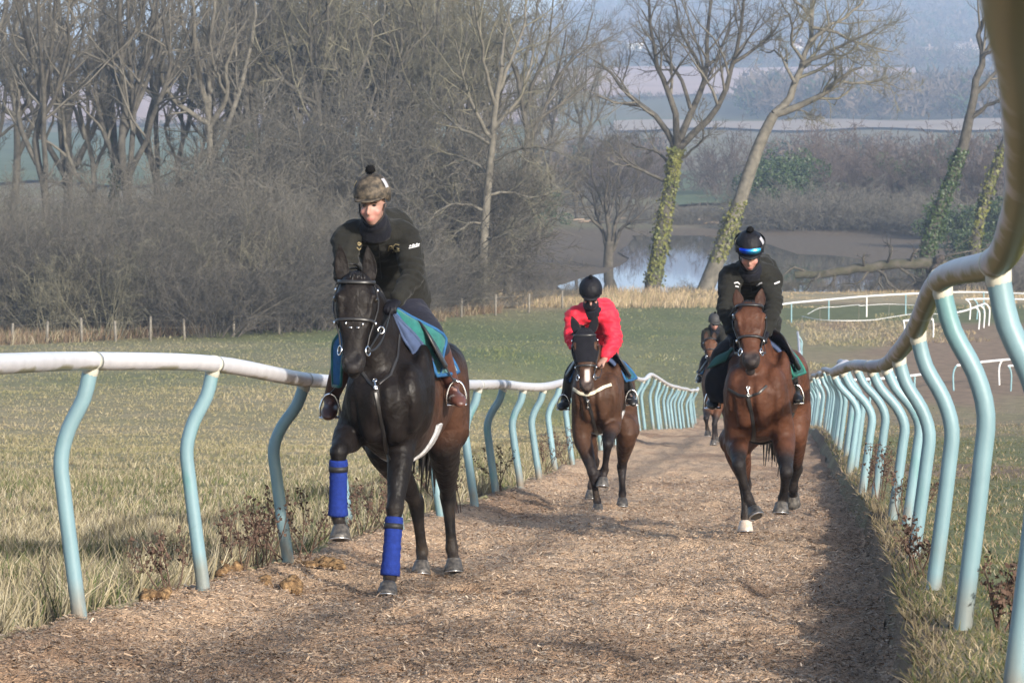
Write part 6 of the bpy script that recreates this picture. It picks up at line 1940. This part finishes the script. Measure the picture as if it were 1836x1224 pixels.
M_farwood = mat('far_bare_wood', attr=True, rough=0.95, nscale=0.15, nvar=0.35, spec=0.05)
def far_wood(name, label, spots, seed, hh):
    """a wood that reads as one mass: every tree a loose clump of small faces"""
    rng = np.random.default_rng(seed)
    V = []; C = []
    for (px, d) in spots:
        x = (px - 918) / F * d; z = gz(x, d)
        h = hh * rng.uniform(.7, 1.25); w = h * rng.uniform(.35, .55)
        n = 48
        q = rng.normal(size=(n, 3)); q = unit(q) * rng.uniform(.35, 1.0, (n, 1))
        c = np.array((x, d, z + h * .52)) + q * np.array((w, w, h * .48))
        s = unit(q * np.array((1.0, 1.0, .6)) + rng.normal(size=(n, 3)) * .5 + np.array((0, 0, .5))); t = unit(np.cross(s, rng.normal(size=(n, 3))))
        e = h * .15 * rng.uniform(.6, 1.3, (n, 1)); e2 = h * .036 * rng.uniform(.6, 1.4, (n, 1))
        V.append(np.stack([c - s * e - t * e2, c + s * e, c - s * e + t * e2], 1).reshape(-1, 3))
        base = np.array((0.095, 0.075, 0.060)) * rng.uniform(.7, 1.25) if rng.uniform() > .16 else np.array((0.035, 0.055, 0.03))
        C.append(np.tile(base, (n * 3, 1)))
    V = np.concatenate(V); C = np.concatenate(C)
    o = obj(name, np_mesh(name, V, np.arange(len(V)).reshape(-1, 3), False, C), M_farwood)
    tag(o, label, 'wood', kind='stuff')
rw = np.random.default_rng(77)
def band_spots(x0, x1, d0, d1, n): return [(rw.uniform(x0, x1), rw.uniform(d0, d1)) for _ in range(n)]
far_wood('woodland_belt', 'belt of bare woodland above the pale field', band_spots(1330, 2150, 1165, 1440, 700), 81, 13)
far_wood('hedgerow_trees', 'hedgerow trees between the brown fields', band_spots(950, 1700, 1870, 2010, 330) + band_spots(1600, 2200, 1850, 1990, 220) + band_spots(-400, 960, 1620, 1740, 380) + band_spots(1600, 2200, 2100, 2280, 260) + band_spots(1300, 1650, 2125, 2260, 110), 82, 10)
far_wood('field_hedge', 'low hedge along the near side of the brown field', band_spots(-400, 980, 1060, 1085, 300) + band_spots(950, 1350, 1400, 1440, 120), 85, 3.2)
far_wood('hillside_wood', 'blue hazy wood covering the far hillside to its ridge', band_spots(-500, 2350, 2300, 3500, 3000) + band_spots(-500, 2350, 3450, 3650, 600), 83, 17)
far_wood('valley_wood', 'bare bushy trees in the valley behind the reddish thickets', band_spots(1380, 2000, 520, 800, 260) + band_spots(950, 1200, 470, 800, 170), 84, 5)

M_house = mat('pale_render', (0.72, 0.68, 0.62), 0.9, nvar=0.1)
M_roof = mat('tiled_roof', (0.33, 0.25, 0.21), 0.9, nscale=1.0, nvar=0.2)
M_pane = mat('window_pane', (0.03, 0.035, 0.04), 0.1, nvar=0.0)
def house(px, d, w, dp, h, rz, label):
    x = (px - 918) / F * d; b = np.array((x, d, gz(x, d) - 0.5))
    root = thing('house', label, 'house', b, 'houses on the far hillside')
    c, s = math.cos(rz), math.sin(rz); A = np.array(((c, s, 0), (-s, c, 0), (0, 0, 1)))
    def W_(x, y, z): return b + np.array((x, y, z)) @ A
    g = Geo()
    V = [W_(-w, -dp, 0), W_(w, -dp, 0), W_(w, dp, 0), W_(-w, dp, 0), W_(-w, -dp, h), W_(w, -dp, h), W_(w, dp, h), W_(-w, dp, h), W_(-w, 0, h * 1.55), W_(w, 0, h * 1.55)]
    g.add(V, [(0, 1, 5, 4), (2, 3, 7, 6), (1, 2, 6, 5), (3, 0, 4, 7)], [(5, 6, 9), (7, 4, 8)]); g.obj('wall', M_house, root, smooth=False)
    g = Geo(); e = 0.5
    for sgn in (-1, 1):
        V = [W_(-w - e, sgn * (dp + e), h - .35), W_(w + e, sgn * (dp + e), h - .35), W_(w + e, 0, h * 1.55 + .25), W_(-w - e, 0, h * 1.55 + .25)]
        V2 = [v + np.array((0, 0, .25)) for v in V]
        k = g.n; g.add(V + V2, [(0, 1, 2, 3), (7, 6, 5, 4), (0, 4, 5, 1), (1, 5, 6, 2), (2, 6, 7, 3), (3, 7, 4, 0)])
    ro = g.obj('roof', M_roof, root, smooth=False)
    g = Geo(); box(g, W_(w * .6, 0, h * 1.6 + .6), (.5, .5, 1.2), A); g.obj('chimney', M_roof, ro, smooth=False)
    for fx in (-.6, 0, .6):
        g = Geo(); box(g, W_(fx * w, -dp - .03, h * .6), (.6, .06, .6), A); g.obj('window', M_pane, root, smooth=False)
house(1728, 2140, 7, 5, 6, 0.5, 'pale gabled house on the far hillside beside the wood')
house(1655, 2110, 5, 4, 4, -0.2, 'small white cottage below the far hillside wood')
house(1425, 2160, 5, 4, 5, 0.3, 'white gabled cottage above the pale field on the hillside')
house(1060, 2190, 8, 5, 4, 0.1, 'long low white farm building on the far slope')
house(1135, 2330, 7, 5, 6, -0.4, 'pale farmhouse higher up behind the bare branches')
# ------------------------------------------------------------------ grass, chips, weeds, rails beyond
def blades(pos, h, w, rng, lean=0.35, wind=(0.15, 0.0)):
    """bent tapering blades: 5 vertices, 3 triangles each"""
    n = len(pos)
    a = rng.uniform(0, 2 * math.pi, n)
    s = np.stack([np.cos(a), np.sin(a) * .4, np.zeros(n)], 1)
    ld = np.stack([rng.normal(0, lean, n) + wind[0], rng.normal(0, lean, n) + wind[1], np.ones(n)], 1); ld = unit(ld)
    ld2 = unit(ld + np.stack([rng.normal(0, lean, n), rng.normal(0, lean, n), np.full(n, -0.25)], 1))
    h = h[:, None]; w = w[:, None]
    m = pos + ld * h * .55; t = m + ld2 * h * .5
    V = np.stack([pos - s * w * .5, pos + s * w * .5, m + s * w * .36, m - s * w * .36, t], 1).reshape(-1, 3)
    b = np.arange(n)[:, None] * 5
    Q = b + np.array([[0, 1, 2, 3]]); T = b + np.array([[3, 2, 4]])
    return V, Q, T
M_grass = mat('dry_grass', attr=True, rough=0.8, nscale=3.0, nvar=0.15, spec=0.2)
def grass_obj(name, label, pos, h, w, col, rng, lean=0.35, wind=(0.1, 0.0)):
    V, Q, T = blades(pos, h, w, rng, lean, wind)
    C = np.repeat(col, 5, axis=0)
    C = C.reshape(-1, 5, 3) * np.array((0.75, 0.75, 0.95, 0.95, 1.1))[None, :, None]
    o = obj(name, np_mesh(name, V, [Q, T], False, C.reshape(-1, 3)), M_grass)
    tag(o, label, 'grass', kind='stuff')
    return o
def gcol(rng, n, green, dark=0.0):
    straw = np.array((0.29, 0.245, 0.150)); pale = np.array((0.38, 0.335, 0.235)); olive = np.array((0.135, 0.135, 0.060)); grn = np.array((0.080, 0.105, 0.036)); grey = np.array((0.155, 0.130, 0.095))
    r = rng.uniform(size=n); g = np.clip(green, 0, 1)
    c = np.where((r < g * .55)[:, None], olive, np.where((r < g)[:, None], grn, np.where((r < g + (1 - g) * .55)[:, None], straw, np.where((r < g + (1 - g) * .8)[:, None], grey, pale))))
    return c * rng.uniform(.7, 1.2, (n, 1))
rg = np.random.default_rng(101)
# left field, near
n = 165000
d = 12.5 * (100 / 12.5) ** rg.uniform(0, 1, n) ** 0.95
px = rg.uniform(-140, 1120, n); x = (px - 918) / F * d
keep = x < Lx(d) - 0.16 + 0.1 * lattice_noise(x, d, 3.0, 3)
x, d = x[keep], d[keep]; n = len(x)
nf = np.clip(1 - (Lx(d) - x) / 0.9, 0, 1)
cl = np.clip(0.5 + fbm(x, d, 0.9, 15, 3) * 1.0, 0, 1); tuft = smoothstep(0.15, 0.6, fbm(x, d, 1.8, 19, 2))
hgt = (0.05 + 0.10 * cl + 0.20 * tuft * smoothstep(3.5, 0.8, Lx(d) - x) + 0.20 * nf * rg.uniform(.3, 1, n)) * rg.uniform(.55, 1.3, n)
dv_ = d + 24 * fbm(x, d, 0.06, 4, 3); hgt = hgt * (1 - .72 * smoothstep(30, 75, d)); thin = rg.uniform(size=n) > .97 * smoothstep(48, 95, dv_); x, d, hgt, nf = x[thin], d[thin], hgt[thin], nf[thin]; n = len(x)
pos = np.stack([x, d, ground_z(x, d) + TZ - 0.01], 1)
gr = 0.22 + .35 * smoothstep(38, 70, d) + 0.35 * np.clip(fbm(x, d, 0.35, 23, 3) * 1.6, -0.6, 1) - 0.12 * nf
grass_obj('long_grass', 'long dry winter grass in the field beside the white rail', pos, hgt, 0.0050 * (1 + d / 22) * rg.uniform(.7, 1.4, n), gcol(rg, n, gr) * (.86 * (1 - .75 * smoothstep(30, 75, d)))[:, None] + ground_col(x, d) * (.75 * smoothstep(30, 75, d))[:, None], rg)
# left field, further: short tufts
n = 55000
d = 55 * (196 / 55) ** rg.uniform(0, 1, n)
px = rg.uniform(-120, 1420, n); x = (px - 918) / F * d
keep = ((x < Lx(d) - 0.2) | (d > 118) & (x < Rx(np.minimum(d, 165)) - 1)) & (d < 160 + 0.034 * np.clip(px, 0, 1300))
x, d = x[keep], d[keep]; n = len(x)
pos = np.stack([x, d, ground_z(x, d) + TZ - 0.01], 1)
gr = 0.25 + 0.55 * smoothstep(60, 110, d) + 0.5 * fbm(x, d, 0.06, 4, 3) 
grass_obj('field_grass', 'short green and straw grass of the far field', pos, (0.05 + .08 * smoothstep(0.2, .6, fbm(x, d, .3, 29, 3))) * rg.uniform(.5, 1.5, n), 0.0005 * d * rg.uniform(.6, 1.3, n), gcol(rg, n, gr) * .3 + ground_col(x, d) * .7, rg)
# right of the right-hand rail and along the cut bank
n = 60000
d = 9.0 * (120 / 9.0) ** rg.uniform(0, 1, n)
off = np.abs(rg.normal(0, 1, n)); x = Rx(d) - 0.14 + off * (0.4 + d * 0.055)
x, d = x[(x - 0) / d < 0.19], d[(x - 0) / d < 0.19]; n = len(x)
edge = np.exp(-((x - (Rx(d) - 0.10)) / 0.10) ** 2)
pos = np.stack([x, d, ground_z(x, d) + TZ - 0.012], 1)
gr = 0.62 + 0.5 * fbm(x, d, 0.3, 33, 3) - 0.3 * edge - 0.35 * smoothstep(50, 90, d)
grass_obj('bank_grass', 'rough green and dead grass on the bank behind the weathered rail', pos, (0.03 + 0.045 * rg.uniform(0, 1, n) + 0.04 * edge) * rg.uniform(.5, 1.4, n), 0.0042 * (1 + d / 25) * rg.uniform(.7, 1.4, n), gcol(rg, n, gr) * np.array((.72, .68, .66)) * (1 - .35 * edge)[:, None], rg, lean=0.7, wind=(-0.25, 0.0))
# pale reeds and dead grass on the pond bank, russet growth under the scrub
n = 26000
px = rg.uniform(880, 1990, n); d = rg.uniform(192, 214, n); x = (px - 918) / F * d
dens = fbm(x, d, 0.12, 43, 3) > -0.05; x, d = x[dens], d[dens]; n = len(x)
pos = np.stack([x, d, ground_z(x, d) + TZ - 0.03], 1)
grass_obj('bank_reeds', 'tall bleached grass along the pond bank', pos, rg.uniform(.15, .55, n) * (1 - .55 * ((x / d > .075) & (x / d < .135))) * (.6 + .6 * (fbm(x, d, .12, 43, 3) > .2)), 0.04 * rg.uniform(.6, 1.3, n), gcol(rg, n, np.full(n, 0.08)) * np.array((1.05, .95, .9)), rg, lean=.25)
n = 30000
px = rg.uniform(-150, 900, n); d = rg.uniform(156, 170, n) + (px / 900) * 24 * (px > 0); x = (px - 918) / F * d
dens = fbm(x, d, 0.10, 47, 3) > -0.2; x, d = x[dens], d[dens]; n = len(x)
pos = np.stack([x, d, ground_z(x, d) + TZ - 0.03], 1)
c = gcol(rg, n, np.full(n, 0.08)); c = np.where((rg.uniform(size=n) < .68)[:, None], c * np.array((.55, .44, .42)), c * .85)
grass_obj('hedge_bottom_growth', 'russet dead bracken and grass along the foot of the thicket', pos, rg.uniform(.15, .85, n), 0.034 * rg.uniform(.6, 1.3, n), c, rg, lean=.3)
# rough growth beyond the near right bank
n = 26000
d = rg.uniform(110, 200, n); px = rg.uniform(1380, 1990, n); x = (px - 918) / F * d
dens = (fbm(x, d * .5, 0.12, 77, 3) > 0.1) & (x > Rx(np.minimum(d, 165)) + .3); x, d = x[dens], d[dens]; n = len(x)
pos = np.stack([x, d, ground_z(x, d) + TZ - 0.02], 1)
grass_obj('rough_grass', 'patches of dead grass on the bare ground between the far rails', pos, rg.uniform(.05, .22, n), 0.0005 * d * rg.uniform(.6, 1.3, n), gcol(rg, n, np.full(n, .25)) * .4 + ground_col(x, d) * .5, rg)

# --- wood chips
def chips():
    r = np.random.default_rng(202)
    n = 200000
    u = r.uniform(0, 1, n); d = 1 / ((1 / 12.6) * (1 - u) + (1 / 42.0) * u)
    t = r.uniform(-0.03, 1.0, n); L = Lx(d) - 0.20; R = Rx(d) - 0.20
    x = L + (R - L) * t + r.normal(0, .04, n)
    # the surface the chips lie on: same relief as the track sheet
    z = ground_z(x, d) + 0.040 * fbm(x, d * 0.8, 2.4, 71, 3) + 0.020 * lattice_noise(x, d, 9.0, 73) - smoothstep(0.45, 0.85, fbm(x, d, 2.0, 91, 2)) * 0.05 - smoothstep(0.55, 0.9, lattice_noise(x, d * 0.7, 4.2, 93)) * 0.035 - 0.011
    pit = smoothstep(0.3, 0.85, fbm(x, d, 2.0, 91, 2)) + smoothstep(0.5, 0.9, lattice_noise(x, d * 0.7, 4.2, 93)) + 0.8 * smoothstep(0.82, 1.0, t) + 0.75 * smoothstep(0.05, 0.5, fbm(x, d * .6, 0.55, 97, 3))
    z = z + TZ + r.uniform(-0.004, 0.014, n)
    sz = (0.0019 + 0.0034 * r.uniform(0, 1, n) ** 2.6) * (1 + 0.018 * d); ln = sz * r.uniform(1.6, 4.6, n)
    a = r.uniform(0, 2 * math.pi, n)
    e1 = np.stack([np.cos(a), np.sin(a), r.normal(0, .26, n)], 1); e1 = unit(e1)
    e2 = unit(np.cross(np.stack([r.normal(0, .30, n), r.normal(0, .30, n), np.ones(n)], 1), e1))
    nn = np.cross(e1, e2)
    p = np.stack([x, d, z], 1)
    l = ln[:, None]; w = sz[:, None]
    bend = nn * (ln * r.uniform(-.25, .25, n))[:, None]
    V = np.stack([p - e1 * l - e2 * w * r.uniform(.3, 1, (n, 1)), p - e1 * l * r.uniform(.6, 1, (n, 1)) + e2 * w * r.uniform(.2, 1, (n, 1)) + bend, p + e1 * l + e2 * w * r.uniform(.1, .9, (n, 1)), p + e1 * l * r.uniform(.6, 1, (n, 1)) - e2 * w * r.uniform(.3, 1, (n, 1)) + bend], 1).reshape(-1, 3)
    b = np.arange(n)[:, None] * 4
    Q = b + np.array([[0, 3, 2, 1]])
    tan = np.array((0.44, 0.31, 0.205)); pale = np.array((0.57, 0.45, 0.33)); brown = np.array((0.28, 0.185, 0.12)); grey = np.array((0.32, 0.255, 0.20))
    k = r.uniform(size=n)
    c = np.where((k < .46)[:, None], tan, np.where((k < .56)[:, None], pale, np.where((k < .82)[:, None], brown, grey))) * r.uniform(.65, 1.2, (n, 1))
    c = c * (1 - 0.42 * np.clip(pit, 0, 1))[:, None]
    m = mat('chip_wood', attr=True, rough=0.85, nscale=20, nvar=0.15, spec=0.2)
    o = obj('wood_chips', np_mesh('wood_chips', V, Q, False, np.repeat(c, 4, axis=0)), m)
    tag(o, 'loose tan wood chips covering the gallop', 'wood chips', kind='stuff')
chips()

# --- torn turf clumps on the edge of the chips
M_peat = mat('torn_turf', (0.11, 0.065, 0.035), 0.95, nscale=25, nvar=0.5, spec=0.1, bump=1.0, bscale=60, bdist=0.02, color2=(0.22, 0.14, 0.07))
def clod(px, py, w, h, seed, label):
    d = hit(px, py); c = P(px, py, d); g = Geo()
    r = random.Random(seed)
    for k in range(9):
        ellipsoid(g, c + np.array((r.uniform(-w, w), r.uniform(-.1, .1), r.uniform(0, h * .5))), (w * r.uniform(.25, .5), .08 * r.uniform(.6, 1.2), h * r.uniform(.4, .8)), n=10, k=7)
    me = fuse('turf_clump', g, 0.012, 1)
    V = co(me); Nn = normals(me); set_co(me, V + Nn * (vnoise(V, 22, seed) * .02 + vnoise(V, 60, seed) * .008)[:, None])
    tag(obj('turf_clump', me, M_peat), label, 'turf clump', 'torn turf clumps by the rail')
clod(500, 1052, .13, .07, 1, 'dark clump of torn turf between the two nearest white-rail posts')
clod(405, 1028, .08, .06, 2, 'small torn turf clump just past the second white-rail post')
clod(575, 1012, .16, .03, 3, 'flat scuffed turf clump by the third white-rail post')
clod(278, 1068, .07, .05, 4, 'crumbling turf clump next to the first white-rail post')

# --- dead weeds by the rails
M_weed = mat('dead_weed', (0.085, 0.055, 0.042), 0.9, nscale=8, nvar=0.3, spec=0.1)
def weed(px, py, h, seed, label):
    d = hit(px, py); base = P(px, py, d) - np.array((0, 0, .02)); rng = np.random.default_rng(seed)
    root = thing('dead_weed', label, 'weed', base, 'dead weeds by the rails')
    S = []; R = []
    for k in range(5):
        v = unit(np.array((rng.normal(0, .3), rng.normal(0, .3), 1.0))); pts = [base + np.array((rng.normal(0, .03), rng.normal(0, .03), 0))]
        for s in range(5):
            v = unit(v + rng.normal(size=3) * .12); pts.append(pts[-1] + v * h * rng.uniform(.7, 1.05) / 5)
        S.append(pts); R.append(np.linspace(.005, .0025, 6))
    A = np.array(S); B = np.array(R); g = Geo(); tubes(g, A, B, 4); g.obj('stem', M_weed, root)
    A, B = branch_out(rng, A, B, 7, .28, .6, .1, 3, .15, tmin=.35, rmin=.0022); g = Geo(); tubes(g, A, B, 3)
    p = A[:, 1:, :].reshape(-1, 3); p = np.repeat(p, 4, axis=0) + rng.normal(size=(len(p) * 4, 3)) * .012
    nn = unit(rng.normal(size=p.shape)); s = unit(np.cross(nn, rng.normal(size=p.shape))); u = np.cross(nn, s); z = .010 * rng.uniform(.5, 1.3, (len(p), 1))
    g.add(np.stack([p - s * z, p + u * z * 1.3, p + s * z, p - u * z], 1).reshape(-1, 3), np.arange(len(p) * 4).reshape(-1, 4)); g.obj('seed_head', M_weed, root, smooth=False)['kind'] = 'stuff'
for i, (px, py, h) in enumerate([(436, 1022, .42), (470, 1012, .50), (506, 1003, .40), (548, 996, .45), (300, 1056, .35), (655, 960, .42), (700, 950, .45), (820, 915, .5), (900, 878, .5), (1016, 832, .5), (1550, 880, .5), (1575, 900, .55), (1618, 935, .45), (1655, 1035, .35), (1790, 1130, .3), (980, 848, .5)]):
    weed(px, py, h, 300 + i, 'dark dead weed at the foot of ' + ('the white rail' if px < 1200 else 'the weathered rail') + (', between its first two posts' if px == 300 else ', before the horse' if px < 480 else ', by the bandaged horse' if px < 900 else ', by the red rider' if px < 1200 else ''))

# --- stakes and wire at the far edge of the field
M_stake = mat('weathered_stake', (0.15, 0.135, 0.11), 0.9, nscale=8, nvar=0.3)
def stake_fence(name, label, spots, hs):
    pts = [ground_pt(px, d, 0) for px, d in spots]
    root = thing(name, label, 'fence', pts[0])
    tops = []
    for i, p in enumerate(pts):
        h = hs * random.uniform(.85, 1.12); g = Geo(); ln = random.uniform(-.06, .06)
        sweep(g, [p - np.array((0, 0, .2)), p + np.array((ln * h, 0, h))], [.075, .062], n=7, m=1, round_cap=False); g.obj('post', M_stake, root)
        tops.append((p, h))
    for f in (.55, .88):
        g = Geo(); w = [p + np.array((0, -.07, h * f)) for p, h in tops]
        sweep(g, w, [.006] * len(w), n=4, m=1, round_cap=False); g.obj('wire', M_stake, root)
stake_fence('stake_fence', 'line of pale wooden stakes below the pale ash tree', [(640, 174), (700, 177), (762, 180), (827, 182), (888, 184), (948, 187), (1008, 192)], 1.05)
stake_fence('stake_fence', 'old wooden stakes at the foot of the grey scrub', [(20, 158), (82, 159), (145, 160), (206, 160), (268, 161), (330, 162), (418, 164), (500, 166)], 1.15)

# --- white rails beyond the track
def far_rail(label, pts_px, base_dy, posts, pm, rr=0.05, hook=0.0, name='white_rail'):
    """rail drawn by its pixels; its distance comes from where its posts meet the ground"""
    ds = [hit(px, py + base_dy) for px, py in pts_px]
    R3_ = [P(px, py, d) for (px, py), d in zip(pts_px, ds)]
    root = thing(name, label, 'fence', R3_[0], 'white rails beyond the gallop')
    g = Geo(); sweep(g, R3_, [rr] * len(R3_), n=8, m=4, ref=(0, 0, 1)); g.obj('rail', M_white, root)
    xs = [p[0] for p in pts_px]
    for i, (px, m) in enumerate(posts):
        py = np.interp(px, xs, [p[1] for p in pts_px]); d = np.interp(px, xs, ds)
        t = P(px, py, d); zb = gz(t[0], d) - .1
        g = Geo(); sweep(g, [t, t + np.array((hook * .6, 0, -.12)), t + np.array((hook, 0, -.4)), np.array((t[0] + hook * .8, d, zb))], [rr * .8] * 4, n=8, m=3, ref=(0, 1, 0)); g.obj('post', m, root)
far_rail('long white rail curving along the pond meadow', [(1385, 549), (1420, 543), (1486, 537), (1555, 531), (1625, 527), (1700, 524), (1760, 524), (1850, 527)], 37, [(1385, M_post), (1419, M_post), (1486, M_post), (1554, M_white), (1624, M_post), (1694, M_post), (1764, M_post), (1840, M_white)], M_white, rr=.05)
far_rail('white hooped rail end by the meadow rail', [(1732, 537), (1752, 536), (1800, 536), (1850, 537)], 36, [(1732, M_white), (1745, M_post), (1800, M_post)], M_white, rr=.05, hook=.25)
far_rail('white rail bending round in front of the hooped rail end', [(1700, 563), (1730, 557), (1752, 549), (1766, 544)], 40, [(1748, M_white), (1757, M_white), (1766, M_white)], M_white, rr=.05, hook=.25)
far_rail('short white hurdle standing alone on the brown ground', [(1620, 575), (1645, 573), (1672, 572)], 33, [(1620, M_white), (1672, M_white)], M_white, rr=.05, hook=.05)
far_rail('white rail on turquoise legs nearest the weathered rail', [(1716, 655), (1760, 649), (1800, 645), (1850, 641)], 45, [(1716, M_post), (1798, M_white), (1850, M_post)], M_white, rr=.045, hook=-.15)
far_rail('lower white rail with a turquoise leg behind the nearest far rail', [(1808, 656), (1850, 652)], 45, [(1808, M_post), (1836, M_post)], M_white, rr=.04, hook=.12)
far_rail('white rail seen between the turquoise posts', [(1450, 682), (1520, 681), (1600, 677), (1676, 668)], 45, [(1470, M_white), (1560, M_post), (1640, M_post)], M_white, rr=.045)
far_rail('slack white tape fence on thin stakes across the brown ground', [(1438, 567), (1480, 574), (1558, 574), (1600, 568), (1650, 562), (1720, 565)], 26, [(1438, M_stake), (1487, M_stake), (1558, M_stake), (1650, M_stake), (1715, M_stake)], M_white, rr=.018, name='tape_fence')
far_rail('second white tape rising behind the tape fence', [(1448, 563), (1470, 552), (1500, 550), (1540, 546), (1542, 548), (1590, 545), (1640, 547)], 30, [(1470, M_stake), (1540, M_stake), (1594, M_stake)], M_white, rr=.014, name='tape_fence')

# --- fallen trunk at the pond edge
def fallen():
    D = 219.0
    b = P(1440, 500, D)
    M_moss = mat('mossy_bark', (0.055, 0.052, 0.028), 0.95, nscale=2.0, nvar=.4, color2=(0.06, .052, .04), bump=.8, bscale=8, bdist=.06)
    root = thing('fallen_trunk', 'mossy fallen trunk lying across the near edge of the pond', 'tree', b)
    rng = np.random.default_rng(404)
    q, r = path_limb([P(1425, 493, D), P(1480, 490, D), P(1540, 481, D), P(1600, 474, D), P(1660, 472, D), P(1695, 474, D)], .24, .40, 22, rng, .05)
    g = Geo(); tubes(g, q[None], r[None], 10); g.obj('trunk', M_moss, root)
    L = []; R = []
    for (a, bb, c) in [((1470, 488), (1455, 508), (1440, 525)), ((1500, 486), (1490, 510), (1470, 524)), ((1560, 482), (1540, 505), (1500, 512)), ((1590, 476), (1575, 505), (1585, 524)), ((1590, 475), (1600, 448), (1585, 432)), ((1630, 474), (1640, 450), (1650, 446)),
                       ((1550, 480), (1548, 460), (1550, 452)), ((1660, 472), (1720, 455), (1790, 438)), ((1690, 475), (1720, 495), (1760, 512)), ((1610, 478), (1640, 500), (1620, 520)), ((1450, 490), (1420, 480), (1400, 495)), ((1570, 482), (1600, 512), (1610, 522))]:
        qq, r2 = path_limb([P(*a, D), P(*bb, D - rng.uniform(-.5, 1.2)), P(*c, D - rng.uniform(-.5, 1.5))], .11, .03, 6, rng, .06); L.append(qq); R.append(r2)
    A, B = np.array(L), np.array(R); g = Geo(); tubes(g, A, B, 5)
    A, B = branch_out(rng, A, B, 5, .45, .8, -.02, 4, .25, rmin=.012); tubes(g, A, B, 3)
    A, B = branch_out(rng, A, B, 3, .5, .8, -.02, 3, .25, rmin=.01); tubes(g, A, B, 3)
    g.obj('branches', M_bark_dark, root)
    g = Geo(); c = P(1690, 490, D)
    for k in range(16): ellipsoid(g, c + rng.normal(size=3) * np.array((.5, .35, .55)), (.3, .3, .35), n=8, k=6)
    me = fuse('root_plate', g, .08, 1); V = co(me); Nn = normals(me); set_co(me, V + Nn * (vnoise(V, 2.5, 4.0) * .25)[:, None]); obj('root_plate', me, mat('root_soil', (.045, .036, .03), .95, nvar=.4), root)
fallen()
# pale cut branches and logs heaped on the far mud
M_log = mat('cut_wood', (0.40, 0.30, 0.21), .9, nscale=3, nvar=.4, color2=(.16, .12, .09))
rl = random.Random(12)
for i in range(22):
    px = rl.choice([rl.uniform(1410, 1660), rl.uniform(1230, 1320), rl.uniform(1030, 1110)]); py = rl.uniform(398, 412) if px > 1200 else rl.uniform(400, 412)
    x, d = on_level(px, py, TZ - 11.4); c = np.array((x, d, gz(x, d) + .1)); a = rl.uniform(-.7, .7); L_ = rl.uniform(.3, 1.2)
    v = np.array((math.cos(a), math.sin(a) * .4, rl.uniform(-.05, .2))); g = Geo()
    sweep(g, [c - v * L_, c + v * L_ * .3 + np.array((0, 0, .05)), c + v * L_], [.10, .11, .08], n=7, m=2, round_cap=False)
    tag(g.obj('cut_log', M_log, None), 'pale cut log lying on the mud ' + ('right of the black-jacketed rider' if px > 1400 else 'between the two leaning trunks' if px > 1200 else 'near the dark round tree'), 'log', 'cut logs on the pond mud')
# ------------------------------------------------------------------ haze: one closed box of thin air round everything
def haze():
    g = Geo()
    zb = TZ - 14.0; zt = TZ + 320.0
    box(g, (0, 3200, (zb + zt) / 2), (9000, 3420, (zt - zb) / 2))
    m = bpy.data.materials.new('haze_air'); m.use_nodes = True
    N = m.node_tree.nodes; K = m.node_tree.links
    for n in list(N):
        if n.type == 'BSDF_PRINCIPLED': N.remove(n)
    pv = N.new('ShaderNodeVolumePrincipled')
    pv.inputs['Color'].default_value = (0.56, 0.73, 1.0, 1)
    pv.inputs['Density'].default_value = HAZE_DENSITY
    pv.inputs['Anisotropy'].default_value = 0.0
    out = [n for n in N if n.type == 'OUTPUT_MATERIAL'][0]
    K.new(pv.outputs[0], out.inputs['Volume'])
    m.cycles.homogeneous_volume = True
    o = g.obj('haze', m, None, smooth=False)
    tag(o, 'thin blue winter haze over the valley', 'haze', kind='stuff')
HAZE_DENSITY = 0.00029
haze()
